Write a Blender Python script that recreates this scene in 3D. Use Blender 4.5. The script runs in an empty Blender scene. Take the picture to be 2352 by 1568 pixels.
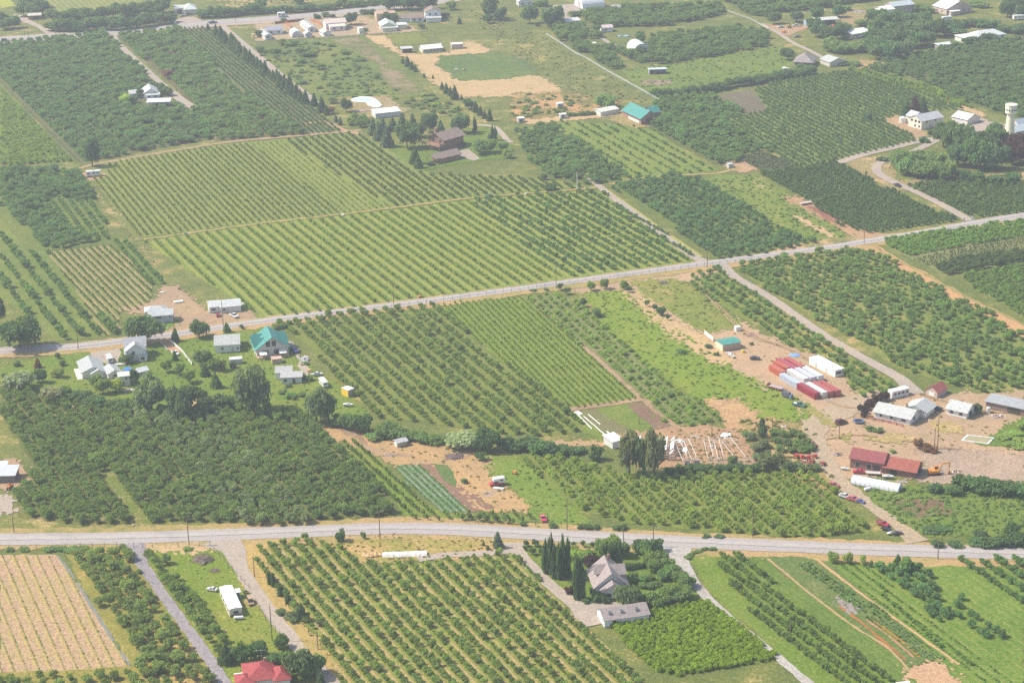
import bpy, bmesh, math, random
import numpy as np
from mathutils import Vector, Matrix
from mathutils.geometry import tessellate_polygon

rnd = random.Random(7)
nrs = np.random.RandomState(11)
SC = bpy.context.scene
COL = SC.collection

# ------------------------------------------------------------------ camera
CAM_H, PITCH, ROLL, FPX = 298.0, math.radians(20.5), math.radians(1.3), 4700.0
_fw = Vector((0, math.cos(PITCH), -math.sin(PITCH)))
_r0 = Vector((1, 0, 0)); _u0 = _r0.cross(_fw)
_r = _r0 * math.cos(ROLL) - _u0 * math.sin(ROLL)
_u = _u0 * math.cos(ROLL) + _r0 * math.sin(ROLL)
cam_data = bpy.data.cameras.new('camera')
cam = bpy.data.objects.new('camera', cam_data); COL.objects.link(cam)
m = Matrix((( _r.x, _u.x, -_fw.x, 0), (_r.y, _u.y, -_fw.y, 0), (_r.z, _u.z, -_fw.z, CAM_H), (0, 0, 0, 1)))
cam.matrix_world = m
cam_data.sensor_width = 36.0
cam_data.lens = FPX / 2352.0 * 36.0
cam_data.clip_start = 1.0
cam_data.clip_end = 20000.0
SC.camera = cam

# ------------------------------------------------------------------ sky, sun, exposure
SUN_EL, SUN_AZ = math.radians(49), math.radians(172)      # azimuth of the sun, counter-clockwise from +x
world = bpy.data.worlds.new('World'); SC.world = world; world.use_nodes = True
wn = world.node_tree
sky = wn.nodes.new('ShaderNodeTexSky'); sky.sky_type = 'NISHITA'; sky.sun_disc = False
sky.sun_elevation = SUN_EL; sky.sun_rotation = math.pi / 2 - SUN_AZ
sky.air_density = 1.3; sky.dust_density = 2.0
wn.nodes['Background'].inputs['Strength'].default_value = 0.115
wn.links.new(sky.outputs['Color'], wn.nodes['Background'].inputs['Color'])
sd = bpy.data.lights.new('sun', 'SUN'); sd.energy = 4.1; sd.angle = math.radians(0.6); sd.color = (1.0, 0.915, 0.78)
sun = bpy.data.objects.new('sun', sd); COL.objects.link(sun)
_sv = Vector((math.cos(SUN_EL) * math.cos(SUN_AZ), math.cos(SUN_EL) * math.sin(SUN_AZ), math.sin(SUN_EL)))
sun.rotation_euler = _sv.to_track_quat('Z', 'Y').to_euler()
SC.view_settings.view_transform = 'Standard'; SC.view_settings.look = 'None'
SC.view_settings.exposure = 0.72; SC.view_settings.gamma = 1.0
SC.view_settings.use_curve_mapping = False
SC.render.engine = 'CYCLES'
SC.cycles.max_bounces = 5; SC.cycles.diffuse_bounces = 2; SC.cycles.transmission_bounces = 3
SC.cycles.volume_bounces = 0; SC.cycles.use_denoising = False

# ------------------------------------------------------------------ helpers
def G(u, v, z=0.0):
    """point at height z seen at (u, v) of the 2352-wide photograph"""
    d = _fw + _r * ((u - 1176) / FPX) - _u * ((v - 784) / FPX)
    t = (z - CAM_H) / d.z
    return Vector((d.x * t, d.y * t, z))
def scale_at(u, v):
    p = G(u, v) - Vector((0, 0, CAM_H))
    return FPX / p.dot(_fw)
def far_k(v): return 1 + .22 * min(1., max(0., (480 - v) / 400))      # the land rises slowly towards the back: far things stand nearer than a level plain puts them
def Z(cell, *xy):
    """coordinates read in one of the 4 x 4 enlarged tiles"""
    c, r = int(cell[0]), int(cell[1])
    return [(588 * c if i % 2 == 0 else 392 * r) + q / 4.0 for i, q in enumerate(xy)]
def pts(flat): return [(flat[i], flat[i + 1]) for i in range(0, len(flat), 2)]
def gp(flat): return [G(u, v) for u, v in pts(flat)]
AANG, BANG = math.radians(20), math.radians(-70)

def nd(nt, t, **kw):
    n = nt.nodes.new(t)
    for k, v in kw.items():
        if hasattr(n, k) and k not in ('inputs',): setattr(n, k, v)
    return n
def mathn(nt, op, a, b=None, c=None, clamp=False):
    n = nt.nodes.new('ShaderNodeMath'); n.operation = op; n.use_clamp = clamp
    for i, x in enumerate((a, b, c)):
        if x is None: continue
        if isinstance(x, (int, float)): n.inputs[i].default_value = x
        else: nt.links.new(x, n.inputs[i])
    return n.outputs[0]
def smooth(nt, x, lo, hi):
    n = nt.nodes.new('ShaderNodeMapRange'); n.interpolation_type = 'SMOOTHSTEP'; n.clamp = True
    for i, q in enumerate((x, lo, hi)):
        if isinstance(q, (int, float)): n.inputs[i].default_value = q
        else: nt.links.new(q, n.inputs[i])
    return n.outputs[0]
def mixc(nt, f, a, b, blend='MIX'):
    n = nt.nodes.new('ShaderNodeMix'); n.data_type = 'RGBA'; n.blend_type = blend
    for i, q in ((0, f), (6, a), (7, b)):
        if isinstance(q, (int, float)): n.inputs[i].default_value = q
        elif isinstance(q, tuple): n.inputs[i].default_value = (*q, 1.0)[:4]
        else: nt.links.new(q, n.inputs[i])
    return n.outputs[2]
def noise(nt, vec, scale, detail=3.0, rough=0.55):
    n = nt.nodes.new('ShaderNodeTexNoise'); n.inputs['Scale'].default_value = scale
    n.inputs['Detail'].default_value = detail; n.inputs['Roughness'].default_value = rough
    nt.links.new(vec, n.inputs['Vector'])
    return n.outputs['Fac']

# node group shared by all ground covers
gg = bpy.data.node_groups.new('ground_cover', 'ShaderNodeTree')
def _in(name, typ, dv):
    s = gg.interface.new_socket(name, in_out='INPUT', socket_type=typ)
    s.default_value = (*dv, 1.0) if isinstance(dv, tuple) else dv
for n_, t_, d_ in (('C1', 'NodeSocketColor', (.1, .15, .05)), ('C2', 'NodeSocketColor', (.12, .15, .05)), ('Dirt', 'NodeSocketColor', (.4, .3, .18)),
        ('DirtAmt', 'NodeSocketFloat', .3), ('Nx', 'NodeSocketFloat', 1.), ('Ny', 'NodeSocketFloat', 0.), ('Off', 'NodeSocketFloat', 0.), ('Sp', 'NodeSocketFloat', 4.),
        ('S1', 'NodeSocketColor', (.3, .2, .1)), ('S1c', 'NodeSocketFloat', .5), ('S1w', 'NodeSocketFloat', .2), ('S1a', 'NodeSocketFloat', 0.),
        ('S2', 'NodeSocketColor', (.3, .2, .1)), ('S2c', 'NodeSocketFloat', .5), ('S2w', 'NodeSocketFloat', .2), ('S2a', 'NodeSocketFloat', 0.), ('Grain', 'NodeSocketFloat', .5)):
    _in(n_, t_, d_)
gg.interface.new_socket('Color', in_out='OUTPUT', socket_type='NodeSocketColor')
gi = gg.nodes.new('NodeGroupInput'); go = gg.nodes.new('NodeGroupOutput'); I = gi.outputs
geo = gg.nodes.new('ShaderNodeNewGeometry'); P_ = geo.outputs['Position']
n1 = noise(gg, P_, .018, 4.0); n2 = noise(gg, P_, .11, 4.0, .6); n3 = noise(gg, P_, .9, 3.0, .65); n4 = noise(gg, P_, 2.6, 2.0, .7)
mix12 = mathn(gg, 'ADD', mathn(gg, 'MULTIPLY', n1, .5), mathn(gg, 'MULTIPLY', n2, .5))
base = mixc(gg, smooth(gg, mix12, .42, .58), I['C1'], I['C2'])
sep = gg.nodes.new('ShaderNodeSeparateXYZ'); gg.links.new(P_, sep.inputs[0])
proj = mathn(gg, 'ADD', mathn(gg, 'MULTIPLY', sep.outputs[0], I['Nx']), mathn(gg, 'MULTIPLY', sep.outputs[1], I['Ny']))
wob = mathn(gg, 'MULTIPLY', mathn(gg, 'SUBTRACT', n3, .5), .35)
frac0 = mathn(gg, 'ADD', mathn(gg, 'DIVIDE', mathn(gg, 'SUBTRACT', proj, I['Off']), I['Sp']), wob)
def stripe(cc, w, a):
    fr = mathn(gg, 'FRACT', mathn(gg, 'ADD', mathn(gg, 'SUBTRACT', frac0, cc), 100.5))
    dist = mathn(gg, 'ABSOLUTE', mathn(gg, 'SUBTRACT', fr, .5))
    msk = smooth(gg, dist, mathn(gg, 'ADD', w, .09), mathn(gg, 'SUBTRACT', w, .09))
    var = smooth(gg, mathn(gg, 'ADD', mathn(gg, 'MULTIPLY', n2, .6), mathn(gg, 'MULTIPLY', n3, .4)), .32, .60)
    return mathn(gg, 'MULTIPLY', mathn(gg, 'MULTIPLY', msk, a), mathn(gg, 'ADD', mathn(gg, 'MULTIPLY', var, .75), .25))
c = mixc(gg, stripe(I['S1c'], I['S1w'], I['S1a']), base, I['S1'])
c = mixc(gg, stripe(I['S2c'], I['S2w'], I['S2a']), c, I['S2'])
dm = mathn(gg, 'ADD', mathn(gg, 'ADD', mathn(gg, 'MULTIPLY', n1, .35), mathn(gg, 'MULTIPLY', n2, .45)), mathn(gg, 'MULTIPLY', n3, .20))
thr = mathn(gg, 'SUBTRACT', .72, mathn(gg, 'MULTIPLY', I['DirtAmt'], .44))
c = mixc(gg, smooth(gg, dm, mathn(gg, 'SUBTRACT', thr, .05), mathn(gg, 'ADD', thr, .05)), c, I['Dirt'])
fl = mathn(gg, 'ADD', mathn(gg, 'MULTIPLY', n3, .55), mathn(gg, 'MULTIPLY', n4, .45))
c = mixc(gg, mathn(gg, 'MULTIPLY', smooth(gg, fl, .53, .68), mathn(gg, 'ADD', .10, mathn(gg, 'MULTIPLY', I['DirtAmt'], 1.1))), c, I['Dirt'])
c = mixc(gg, 1.0, c, (1.0, .985, .90), 'MULTIPLY')
hs = gg.nodes.new('ShaderNodeHueSaturation'); hs.inputs['Saturation'].default_value = 1.12; hs.inputs['Value'].default_value = .97; gg.links.new(c, hs.inputs['Color']); c = hs.outputs['Color']
grain = mathn(gg, 'ADD', .9, mathn(gg, 'MULTIPLY', mathn(gg, 'ADD', mathn(gg, 'SUBTRACT', n4, .5), mathn(gg, 'MULTIPLY', mathn(gg, 'SUBTRACT', n3, .5), .8)), mathn(gg, 'MULTIPLY', I['Grain'], 2.6)))
vm = gg.nodes.new('ShaderNodeVectorMath'); vm.operation = 'SCALE'
gg.links.new(c, vm.inputs[0]); gg.links.new(grain, vm.inputs['Scale'])
gg.links.new(vm.outputs[0], go.inputs['Color'])

GR, GB, GD = (.095, .135, .042), (.15, .195, .05), (.065, .095, .035)      # grass, bright grass, dark grass
TAN, PINK, SOIL, STRAW = (.48, .345, .225), (.385, .275, .205), (.17, .115, .085), (.40, .33, .15)
def ground_mat(name, c1=GR, c2=GB, dirt=TAN, amt=.25, ang=BANG, off=0., sp=4., s1=None, s2=None, grain=.5):
    mt = bpy.data.materials.new(name); mt.use_nodes = True
    nt = mt.node_tree; b = nt.nodes['Principled BSDF']
    b.inputs['Roughness'].default_value = .95; b.inputs['Specular IOR Level'].default_value = .1
    g = nt.nodes.new('ShaderNodeGroup'); g.node_tree = gg
    def S(k, v): g.inputs[k].default_value = (*v, 1.0) if isinstance(v, tuple) else v
    S('C1', c1); S('C2', c2); S('Dirt', dirt); S('DirtAmt', amt)
    S('Nx', -math.sin(ang)); S('Ny', math.cos(ang)); S('Off', off); S('Sp', sp); S('Grain', grain)
    for k, s in (('S1', s1), ('S2', s2)):
        if s: S(k, s[0]); S(k + 'c', s[1]); S(k + 'w', s[2]); S(k + 'a', s[3])
    nt.links.new(g.outputs[0], b.inputs['Base Color'])
    return mt

def link(name, me, mats, parent=None):
    o = bpy.data.objects.new(name, me); COL.objects.link(o)
    if mats is not None and len(me.materials) == 0:
        for q in (mats if isinstance(mats, (list, tuple)) else [mats]): me.materials.append(q)
    if parent is not None: o.parent = parent
    return o
def tag(o, label=None, cat=None, group=None, kind=None):
    if label: o['label'] = label
    if cat: o['category'] = cat
    if group: o['group'] = group
    if kind: o['kind'] = kind
    return o
def empty(name, loc, rz=0., label=None, cat=None, group=None):
    o = bpy.data.objects.new(name, None); COL.objects.link(o); o.empty_display_size = .5
    o.location = loc; o.rotation_euler = (0, 0, rz)
    return tag(o, label, cat, group)

def rough_edge(poly, step=2.5, amp=.7, closed=True):
    """subdivide a world outline and let it wander a little, as field edges do"""
    out = []; n = len(poly)
    for i in range(n if closed else n - 1):
        a, b = poly[i], poly[(i + 1) % n]; L = (b - a).length
        k = max(1, int(L / step)); nrm = Vector((-(b - a).y, (b - a).x, 0)); nrm = nrm / max(nrm.length, 1e-6)
        for j in range(k):
            t = j / k
            out.append(a.lerp(b, t) + nrm * (rnd.gauss(0, amp * .6) if j else 0.))
    if not closed: out.append(poly[-1])
    return out
LAYER = [0]
SOFT = ('dry_ground', 'yard_ground', 'bare_strip', 'meadow', 'dirt_ring', 'gravel_bank', 'pasture', 'path', 'lawn')
def sheet(name, flat, mat, z, step=2.5, amp=.7, parent=None):
    LAYER[0] += 1; z = z + (LAYER[0] % 40) * .002          # every sheet has a level of its own
    ol = rough_edge(gp(flat), step, amp)
    tri = tessellate_polygon([ol])
    me = bpy.data.meshes.new(name); V = [(p.x, p.y, z) for p in ol]; F = [tuple(t) for t in tri]
    if name in SOFT:                                        # ragged scraps along the edge, so that it thins out into what lies round it
        n = len(ol); per = sum((ol[(i + 1) % n] - ol[i]).length for i in range(n)); k = int(min(900, per * 1.5))
        for q in range(k):
            i = rnd.randrange(n); a = ol[i].lerp(ol[(i + 1) % n], rnd.random()); s = abs(rnd.gauss(0, 1)); th = rnd.uniform(0, 6.283)
            cx, cy = a.x + math.cos(th) * s * 2.2, a.y + math.sin(th) * s * 2.2; r = rnd.uniform(.25, 1.0) * (1.25 - min(1, s * .4)); w = len(V); zz = z + .002 + (q % 23) * .0022
            m_ = rnd.randint(5, 7); el = rnd.uniform(1, 2.2)
            for j in range(m_): t_ = 6.283 * j / m_; rr = r * rnd.uniform(.6, 1.3); x_, y_ = rr * math.cos(t_) * el, rr * math.sin(t_); V.append((cx + x_ * math.cos(BANG) - y_ * math.sin(BANG), cy + x_ * math.sin(BANG) + y_ * math.cos(BANG), zz))
            F.append(tuple(range(w, w + m_)))
    me.from_pydata(V, [], F); me.update()
    bm = bmesh.new(); bm.from_mesh(me)
    bmesh.ops.recalc_face_normals(bm, faces=bm.faces)
    if bm.faces and sum(f.normal.z for f in bm.faces) < 0: bmesh.ops.reverse_faces(bm, faces=bm.faces)
    bm.to_mesh(me); bm.free()
    o = link(name, me, mat); tag(o, kind='structure')
    return o
def strip(name, flat, width, mat, z, amp=.25, widths=None):
    """a road or track along a line of picture points; width in metres"""
    LAYER[0] += 1; z = z + (LAYER[0] % 40) * .002
    P = gp(flat); fine = []
    # catmull-rom through the points
    Q = [P[0] * 2 - P[1]] + P + [P[-1] * 2 - P[-2]]
    ws = widths or [width] * len(P); fw = []
    for i in range(len(P) - 1):
        p0, p1, p2, p3 = Q[i:i + 4]; k = max(2, int((p2 - p1).length / 3))
        for j in range(k):
            t = j / k
            fine.append(.5 * ((2 * p1) + (p2 - p0) * t + (2 * p0 - 5 * p1 + 4 * p2 - p3) * t * t + (3 * p1 - p0 - 3 * p2 + p3) * t ** 3))
            fw.append(ws[i] * (1 - t) + ws[i + 1] * t)
    fine.append(P[-1]); fw.append(ws[-1])
    vs, fs = [], []
    for i, p in enumerate(fine):
        d = fine[min(i + 1, len(fine) - 1)] - fine[max(i - 1, 0)]; nrm = Vector((-d.y, d.x, 0)).normalized()
        for s in (-1, 1):
            q = p + nrm * s * (fw[i] / 2 + rnd.gauss(0, amp * .5)); vs.append((q.x, q.y, z))
        if i: k = 2 * i; fs.append((k - 2, k - 1, k + 1, k))
    me = bpy.data.meshes.new(name); me.from_pydata(vs, [], fs)
    bm = bmesh.new(); bm.from_mesh(me)
    bmesh.ops.recalc_face_normals(bm, faces=bm.faces)
    if bm.faces and sum(f.normal.z for f in bm.faces) < 0: bmesh.ops.reverse_faces(bm, faces=bm.faces)
    bm.to_mesh(me); bm.free()
    return tag(link(name, me, mat), kind='structure')

def plain(name, col, rough=.8, var=.15, scale=1.5, metal=0., streak=False, coord='Object', spec=.3):
    mt = bpy.data.materials.new(name); mt.use_nodes = True
    nt = mt.node_tree; b = nt.nodes['Principled BSDF']
    tc = nt.nodes.new('ShaderNodeTexCoord')
    n = noise(nt, tc.outputs[coord], scale, 4.0, .6)
    lo = tuple(x * (1 - var) for x in col); hi = tuple(min(.95, x * (1 + var * .6)) for x in col)
    nt.links.new(mixc(nt, smooth(nt, n, .3, .7), lo, hi), b.inputs['Base Color'])
    b.inputs['Roughness'].default_value = rough; b.inputs['Metallic'].default_value = metal
    b.inputs['Specular IOR Level'].default_value = spec
    return mt

# ------------------------------------------------------------------ ground and fields
def dirang(l):
    a, b = G(l[0], l[1]), G(l[2], l[3]); return math.atan2(b.y - a.y, b.x - a.x)
_me = bpy.data.meshes.new('ground')
_me.from_pydata([(-4000, -500, 0), (4000, -500, 0), (4000, 7000, 0), (-4000, 7000, 0)], [], [(0, 1, 2, 3)])
tag(link('ground', _me, ground_mat('ground', (.115, .145, .05), (.17, .185, .065), (.40, .31, .16), .30)), kind='structure')

PLANTS = {}
def inside(poly, X, Y):
    x = np.array([p[0] for p in poly]); y = np.array([p[1] for p in poly]); res = np.zeros(X.shape, bool); j = len(x) - 1
    for i in range(len(x)):
        c = (y[i] > Y) != (y[j] > Y)
        with np.errstate(divide='ignore', invalid='ignore'):
            res ^= c & (X < (x[j] - x[i]) * (Y - y[i]) / (y[j] - y[i]) + x[i])
        j = i
    return res
HOLES = []          # world polygons where no orchard tree may stand (houses, drives)
def hole(flat): HOLES.append([(p.x, p.y) for p in gp(flat)])
def plant(flat, kind, label, group, ang=BANG, sp=4., tsp=2., off=0., r=1.2, h=2.8, tint=(.06, .095, .035), jit=.25, skip=.04, var=.18):
    P = [(p.x, p.y) for p in gp(flat)]
    A = np.array(P); n = np.array([-math.sin(ang), math.cos(ang)]); d = np.array([math.cos(ang), math.sin(ang)])
    a, b = A @ n, A @ d
    ks = np.arange(math.ceil((a.min() - off) / sp), math.floor((a.max() - off) / sp) + 1)
    ts = np.arange(b.min(), b.max(), tsp)
    K, T = np.meshgrid(ks, ts, indexing='ij')
    T = T + nrs.uniform(0, tsp, len(ks))[:, None] + nrs.normal(0, jit * tsp * .5, T.shape)
    O = off + K * sp + nrs.normal(0, jit * .35, T.shape)
    X = O * n[0] + T * d[0]; Y = O * n[1] + T * d[1]
    ok = inside(P, X, Y) & (nrs.uniform(0, 1, X.shape) > skip)
    for hl in HOLES: ok &= ~inside(hl, X, Y)
    xs, ys = X[ok], Y[ok]
    lst = PLANTS.setdefault(kind, [])
    for x, y in zip(xs, ys):
        v = Vector((x, y, 0)) - Vector((0, 0, CAM_H)); dz = v.dot(_fw)
        uu = 1176 + FPX * v.dot(_r) / dz; vv = 784 - FPX * v.dot(_u) / dz
        if not (-60 < uu < 2412 and -40 < vv < 1660): continue
        s = 1 + nrs.normal(0, var)
        s = min(max(s, .45), 1.5)
        vis = 0 <= uu <= 2352 and 5 <= vv <= 1566
        lst.append((x, y, dz / (r * s) if vis else 1e9, r * s * (1 + nrs.normal(0, .08)), h * s, nrs.uniform(0, 6.28), tuple(np.array(tint) * (1 + nrs.normal(0, .07))), label, group))

def field(name, flat, z=.04, amp=.7, **kw):
    ref = kw.pop('at', None); line = kw.pop('line', None)
    if line: kw['ang'] = dirang(line); ref = ref or line[:2]
    ang = kw.get('ang', BANG)
    if ref:
        p = G(*ref); kw['off'] = -math.sin(ang) * p.x + math.cos(ang) * p.y
    o = sheet(name, flat, ground_mat(name, **kw), z, amp=amp)
    return dict(flat=flat, ang=ang, off=kw.get('off', 0.), sp=kw.get('sp', 4.))
def rows(f, kind, label, group, flat=None, **kw):
    d = dict(ang=f['ang'], off=f['off'], sp=f['sp']); d.update(kw)
    plant(flat or f['flat'], kind, label, group, **d)

# places kept free of orchard trees
hole(Z('00', 1180, 900, 1320, 830, 1480, 830, 1600, 920, 1620, 1010, 1330, 1020, 1200, 960))
hole([250, 78, 263, 82, 335, 140, 400, 195, 440, 240, 435, 255, 418, 252, 388, 215, 345, 180, 296, 135])
hole([185, 380, 245, 372, 245, 405, 190, 412])

DK, DK2, OL, YG, SV = (.048, .092, .043), (.054, .098, .041), (.060, .088, .032), (.115, .165, .030), (.075, .105, .066)
# --- far band
sheet('field', [0, 0, 25, 0, 33, 14, 0, 20], ground_mat('yellow_crop', (.33, .36, .08), (.30, .33, .09), TAN, .1), .04)
f = field('field', Z('00', 430, 0, 1300, 0, 1270, 60, 1080, 80, 700, 115, 560, 130), c1=(.26, .25, .10), c2=(.21, .24, .09), dirt=TAN, amt=.2, line=Z('00', 530, 0, 640, 100), sp=4.2, s1=((.13, .19, .06), .0, .22, .9))
f = field('field', Z('00', 1860, 0, 2352, 0, 2352, 110, 2000, 40) + Z('10', 600, 0, 500, 30, 300, 40), c1=(.36, .29, .14), c2=(.30, .28, .12), dirt=TAN, amt=.4, line=Z('00', 2080, 0, 2240, 80), sp=4.2, s1=((.17, .21, .08), .0, .2, .9))
rows(f, 'young_tree', 'thin young orchard tree in the far tan field beyond the highway', 'young trees in the far tan field', tsp=3, r=.6, h=1.4, tint=OL, skip=.2)

F1 = [0, 100, 240, 78, 253, 86, 300, 135, 352, 190, 388, 213, 422, 252, 455, 268, 495, 318, 237, 366, 180, 373, 25, 217, 0, 190]
f = field('orchard_ground', F1, c1=(.085, .105, .045), c2=(.11, .125, .055), dirt=(.24, .19, .12), amt=.2, sp=5.6, line=Z('00', 100, 870, 700, 1480), s1=((.20, .17, .09), .5, .1, .6))
rows(f, 'orchard_tree', 'dark rounded orchard tree in the dense block round the lone white farmhouse', 'trees in the dense block round the white farmhouse', tsp=3.9, r=2.5, h=3.3, tint=DK, jit=.5, skip=.05, var=.22)
f = field('orchard_ground', [0, 195, 30, 225, 165, 372, 20, 380, 0, 375], c1=(.12, .16, .05), c2=(.16, .2, .06), amt=.1, sp=3.4, line=Z('00', 100, 870, 700, 1480))
rows(f, 'fruit_bush', 'yellow-green leafy bush in the bright block at the left edge', 'bushes of the bright left edge block', tsp=2.1, r=1.4, h=1.9, tint=(.074, .118, .034))
F3 = [265, 82, 410, 67, 470, 125, 520, 180, 588, 235, 640, 268, 690, 300, 695, 310, 495, 324, 445, 262, 440, 245, 400, 200, 330, 138]
f = field('orchard_ground', F3, c1=(.10, .11, .05), c2=(.13, .12, .06), dirt=PINK, amt=.2, sp=5.6)
rows(f, 'orchard_tree', 'dark rounded orchard tree in the wedge between the gravel lane and the young rows', 'trees in the wedge right of the far gravel lane', tsp=3.7, r=2.45, h=3.3, tint=DK2, jit=.5, skip=.04, var=.22)
F4 = [410, 67, 472, 64, 500, 82, 560, 130, 640, 197, 715, 244, 782, 296, 784, 303, 695, 311, 640, 266, 520, 180]
f = field('orchard_ground', F4, c1=(.11, .14, .06), c2=(.13, .15, .07), dirt=PINK, amt=.05, sp=3.0, line=[500, 95, 695, 255], s1=((.17, .17, .09), .5, .18, .8))
rows(f, 'young_tree', 'slim tree in the fine grey-green rows beside the row of little conifers', 'fine rows beside the little conifers', tsp=1.5, r=.68, h=1.7, tint=(.05, .082, .042), skip=.08)
# --- weedy field and paddocks
f = field('meadow', [588, 124, 603, 96, 820, 82, 838, 82, 915, 135, 985, 216, 890, 230, 770, 230, 735, 240, 675, 190], c1=(.115, .155, .05), c2=(.16, .19, .06), dirt=(.25, .20, .12), amt=.25)
for q_, sk in ((Z('10', 20, 500, 330, 380, 560, 400, 900, 480, 1200, 760, 1400, 860, 900, 900, 700, 900, 400, 760), .72), (Z('10', 1250, 890, 1600, 870, 1900, 1010, 2000, 1080, 1650, 1060, 1450, 1000), .6), (Z('20', 0, 880, 420, 860, 700, 920, 700, 1010, 200, 1080, 0, 1090), .7)):
    plant(q_, 'fruit_bush', 'low wild bush in the weedy far meadows', 'wild bushes of the far meadows', sp=3.2, tsp=3.0, r=1.7, h=1.2, tint=(.06, .095, .036), jit=1.6, skip=sk, var=.4)
BARE = ground_mat('bare_soil', (.27, .215, .15), (.22, .19, .11), (.13, .15, .06), .45)
sheet('bare_strip', Z('10', 700, 370, 920, 350, 1000, 400, 1220, 590, 1160, 600, 1000, 500), BARE, .09, amp=1.5)
sheet('bare_strip', Z('10', 1150, 620, 1240, 640, 1570, 850, 1300, 860, 1230, 780), BARE, .09, amp=1.5)
f = field('orchard_ground', Z('10', 0, 380, 330, 360, 560, 400, 520, 520, 640, 620, 560, 640, 400, 560, 200, 520, 0, 480), z=.09, c1=(.09, .12, .045), c2=(.12, .15, .05), amt=.1, amp=1.8)
DRY = ground_mat('dry_grass', (.50, .365, .24), (.44, .335, .21), (.26, .25, .10), .28)
sheet('dry_ground', Z('10', 1000, 330, 1190, 330, 1330, 480, 1480, 500, 1780, 490, 1950, 380, 2150, 455, 2120, 490, 1700, 515, 1650, 600, 1730, 660, 1850, 700, 1900, 745, 2352, 720) + Z('20', 150, 690, 260, 700, 450, 840, 0, 880) + Z('10', 2350, 885, 1900, 895, 1700, 800, 1580, 710, 1400, 540), DRY, .09, amp=2.2)
sheet('meadow', Z('10', 1655, 600, 1700, 515, 2352, 490) + Z('20', 0, 505, 180, 640, 245, 690, 0, 700) + Z('10', 2352, 722, 1900, 745, 1790, 700, 1840, 680, 1720, 640), ground_mat('paddock_grass', (.10, .155, .055), (.14, .18, .06), TAN, .12), .14, amp=1.5)
sheet('meadow', Z('10', 1200, 320, 1480, 300, 1620, 400, 1480, 410, 1300, 420), ground_mat('paddock_grass', (.18, .20, .055), (.14, .17, .05), TAN, .15), .14, amp=1.2)
sheet('dry_ground', Z('20', 0, 860, 560, 840, 750, 900, 1000, 930, 740, 1030, 480, 1090, 100, 1140, 0, 1100), ground_mat('weedy_ground', (.15, .15, .06), (.20, .18, .07), (.47, .30, .18), .42), .09, amp=1.5)
sheet('dry_ground', Z('20', 60, 1110, 480, 1080, 1040, 1020, 1060, 1060, 600, 1100, 150, 1145), DRY, .14, amp=.8)
sheet('dry_ground', Z('20', 1000, 1030, 1060, 1070, 1180, 1160, 1260, 1160, 1140, 1180, 900, 1100), ground_mat('trodden_grass', (.33, .26, .13), (.2, .2, .08), TAN, .4), .14)
sheet('pasture', Z('20', 1000, 640, 1280, 610, 1640, 560, 2352, 440) + Z('30', 120, 420, 240, 500, 230, 620, 120, 690, 0, 700) + Z('20', 2150, 720, 1600, 810, 1280, 860, 1380, 930, 1140, 800), ground_mat('pasture_grass', (.12, .175, .05), (.16, .205, .06), STRAW, .22), .06, amp=1)
sheet('dirt_ring', Z('20', 1190, 760, 1260, 735, 1420, 745, 1450, 765, 1380, 785, 1240, 782), ground_mat('ring_dirt', (.3, .23, .18), (.25, .2, .15), GR, .25), .1)
# --- dense groves at the top
gl = dict(tsp=4.4, r=3.1, h=4.2, tint=(.05, .088, .034), jit=.7, skip=.05, var=.22)
for q, lb, gr in (
    (Z('20', 330, 250, 460, 235, 630, 260, 800, 310, 800, 350, 600, 370, 690, 430, 880, 450, 900, 510, 1060, 620, 930, 650, 820, 590, 700, 500, 580, 470, 540, 420, 450, 380), 'green orchard tree in the grove along the white pasture fence', 'grove along the white fence'),
    (Z('20', 920, 430, 990, 475, 1130, 505, 1260, 450, 1250, 350, 1720, 300, 2030, 260, 2352, 300, 2352, 430, 2000, 495, 1480, 590, 1180, 590, 1060, 540, 910, 460) + [], 'green orchard tree in the grove behind the half-round white hut', 'grove behind the half-round hut'),
    (Z('20', 650, 150, 720, 120, 860, 100, 1420, 60, 1900, 60, 1970, 110, 1860, 160, 1550, 210, 1480, 230, 1200, 250, 940, 255, 800, 240, 680, 200), 'green orchard tree in the grove behind the small white hut', 'grove behind the small white hut'),
    (Z('20', 1910, 0, 2352, 0, 2352, 160, 2150, 140, 2080, 80), 'green orchard tree in the far grove at the top edge', 'far grove at the top edge'),
    (Z('30', 0, 0, 1000, 0, 980, 20, 700, 55, 500, 80, 130, 120, 0, 130), 'green orchard tree in the far grove at the top edge', 'far grove at the top edge')):
    f = field('orchard_ground', q, c1=(.09, .115, .04), c2=(.12, .14, .05), amt=.12, sp=5.4)
    rows(f, 'orchard_tree', lb, gr, **gl)
DKB = Z('20', 1290, 970, 1330, 910, 1450, 900, 1850, 890, 1990, 960, 2130, 1050, 2040, 1080, 1940, 1100, 2060, 1200, 2200, 1290, 2352, 1330) + Z('30', 60, 1370, 40, 1400) + Z('20', 2352, 1410, 2100, 1430, 2090, 1480, 1900, 1530, 1450, 1300, 1270, 1170, 1350, 1100)
f = field('orchard_ground', DKB, c1=(.09, .115, .045), c2=(.12, .14, .05), amt=.12, sp=5.0)
rows(f, 'orchard_tree', 'dark orchard tree in the dense block behind the green-roofed barn', 'dense block behind the green-roofed barn', tsp=3.8, r=2.25, h=3.3, tint=DK2, jit=.6, var=.2)
f = field('vegetable_plot', Z('20', 1860, 885, 2190, 825, 2352, 940, 2352, 1020, 2145, 1060), c1=(.17, .14, .11), c2=(.20, .17, .13), dirt=(.1, .13, .05), amt=.1, line=Z('20', 2040, 850, 2240, 1000), sp=2.4, s1=((.08, .11, .06), 0., .2, .8))
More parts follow.
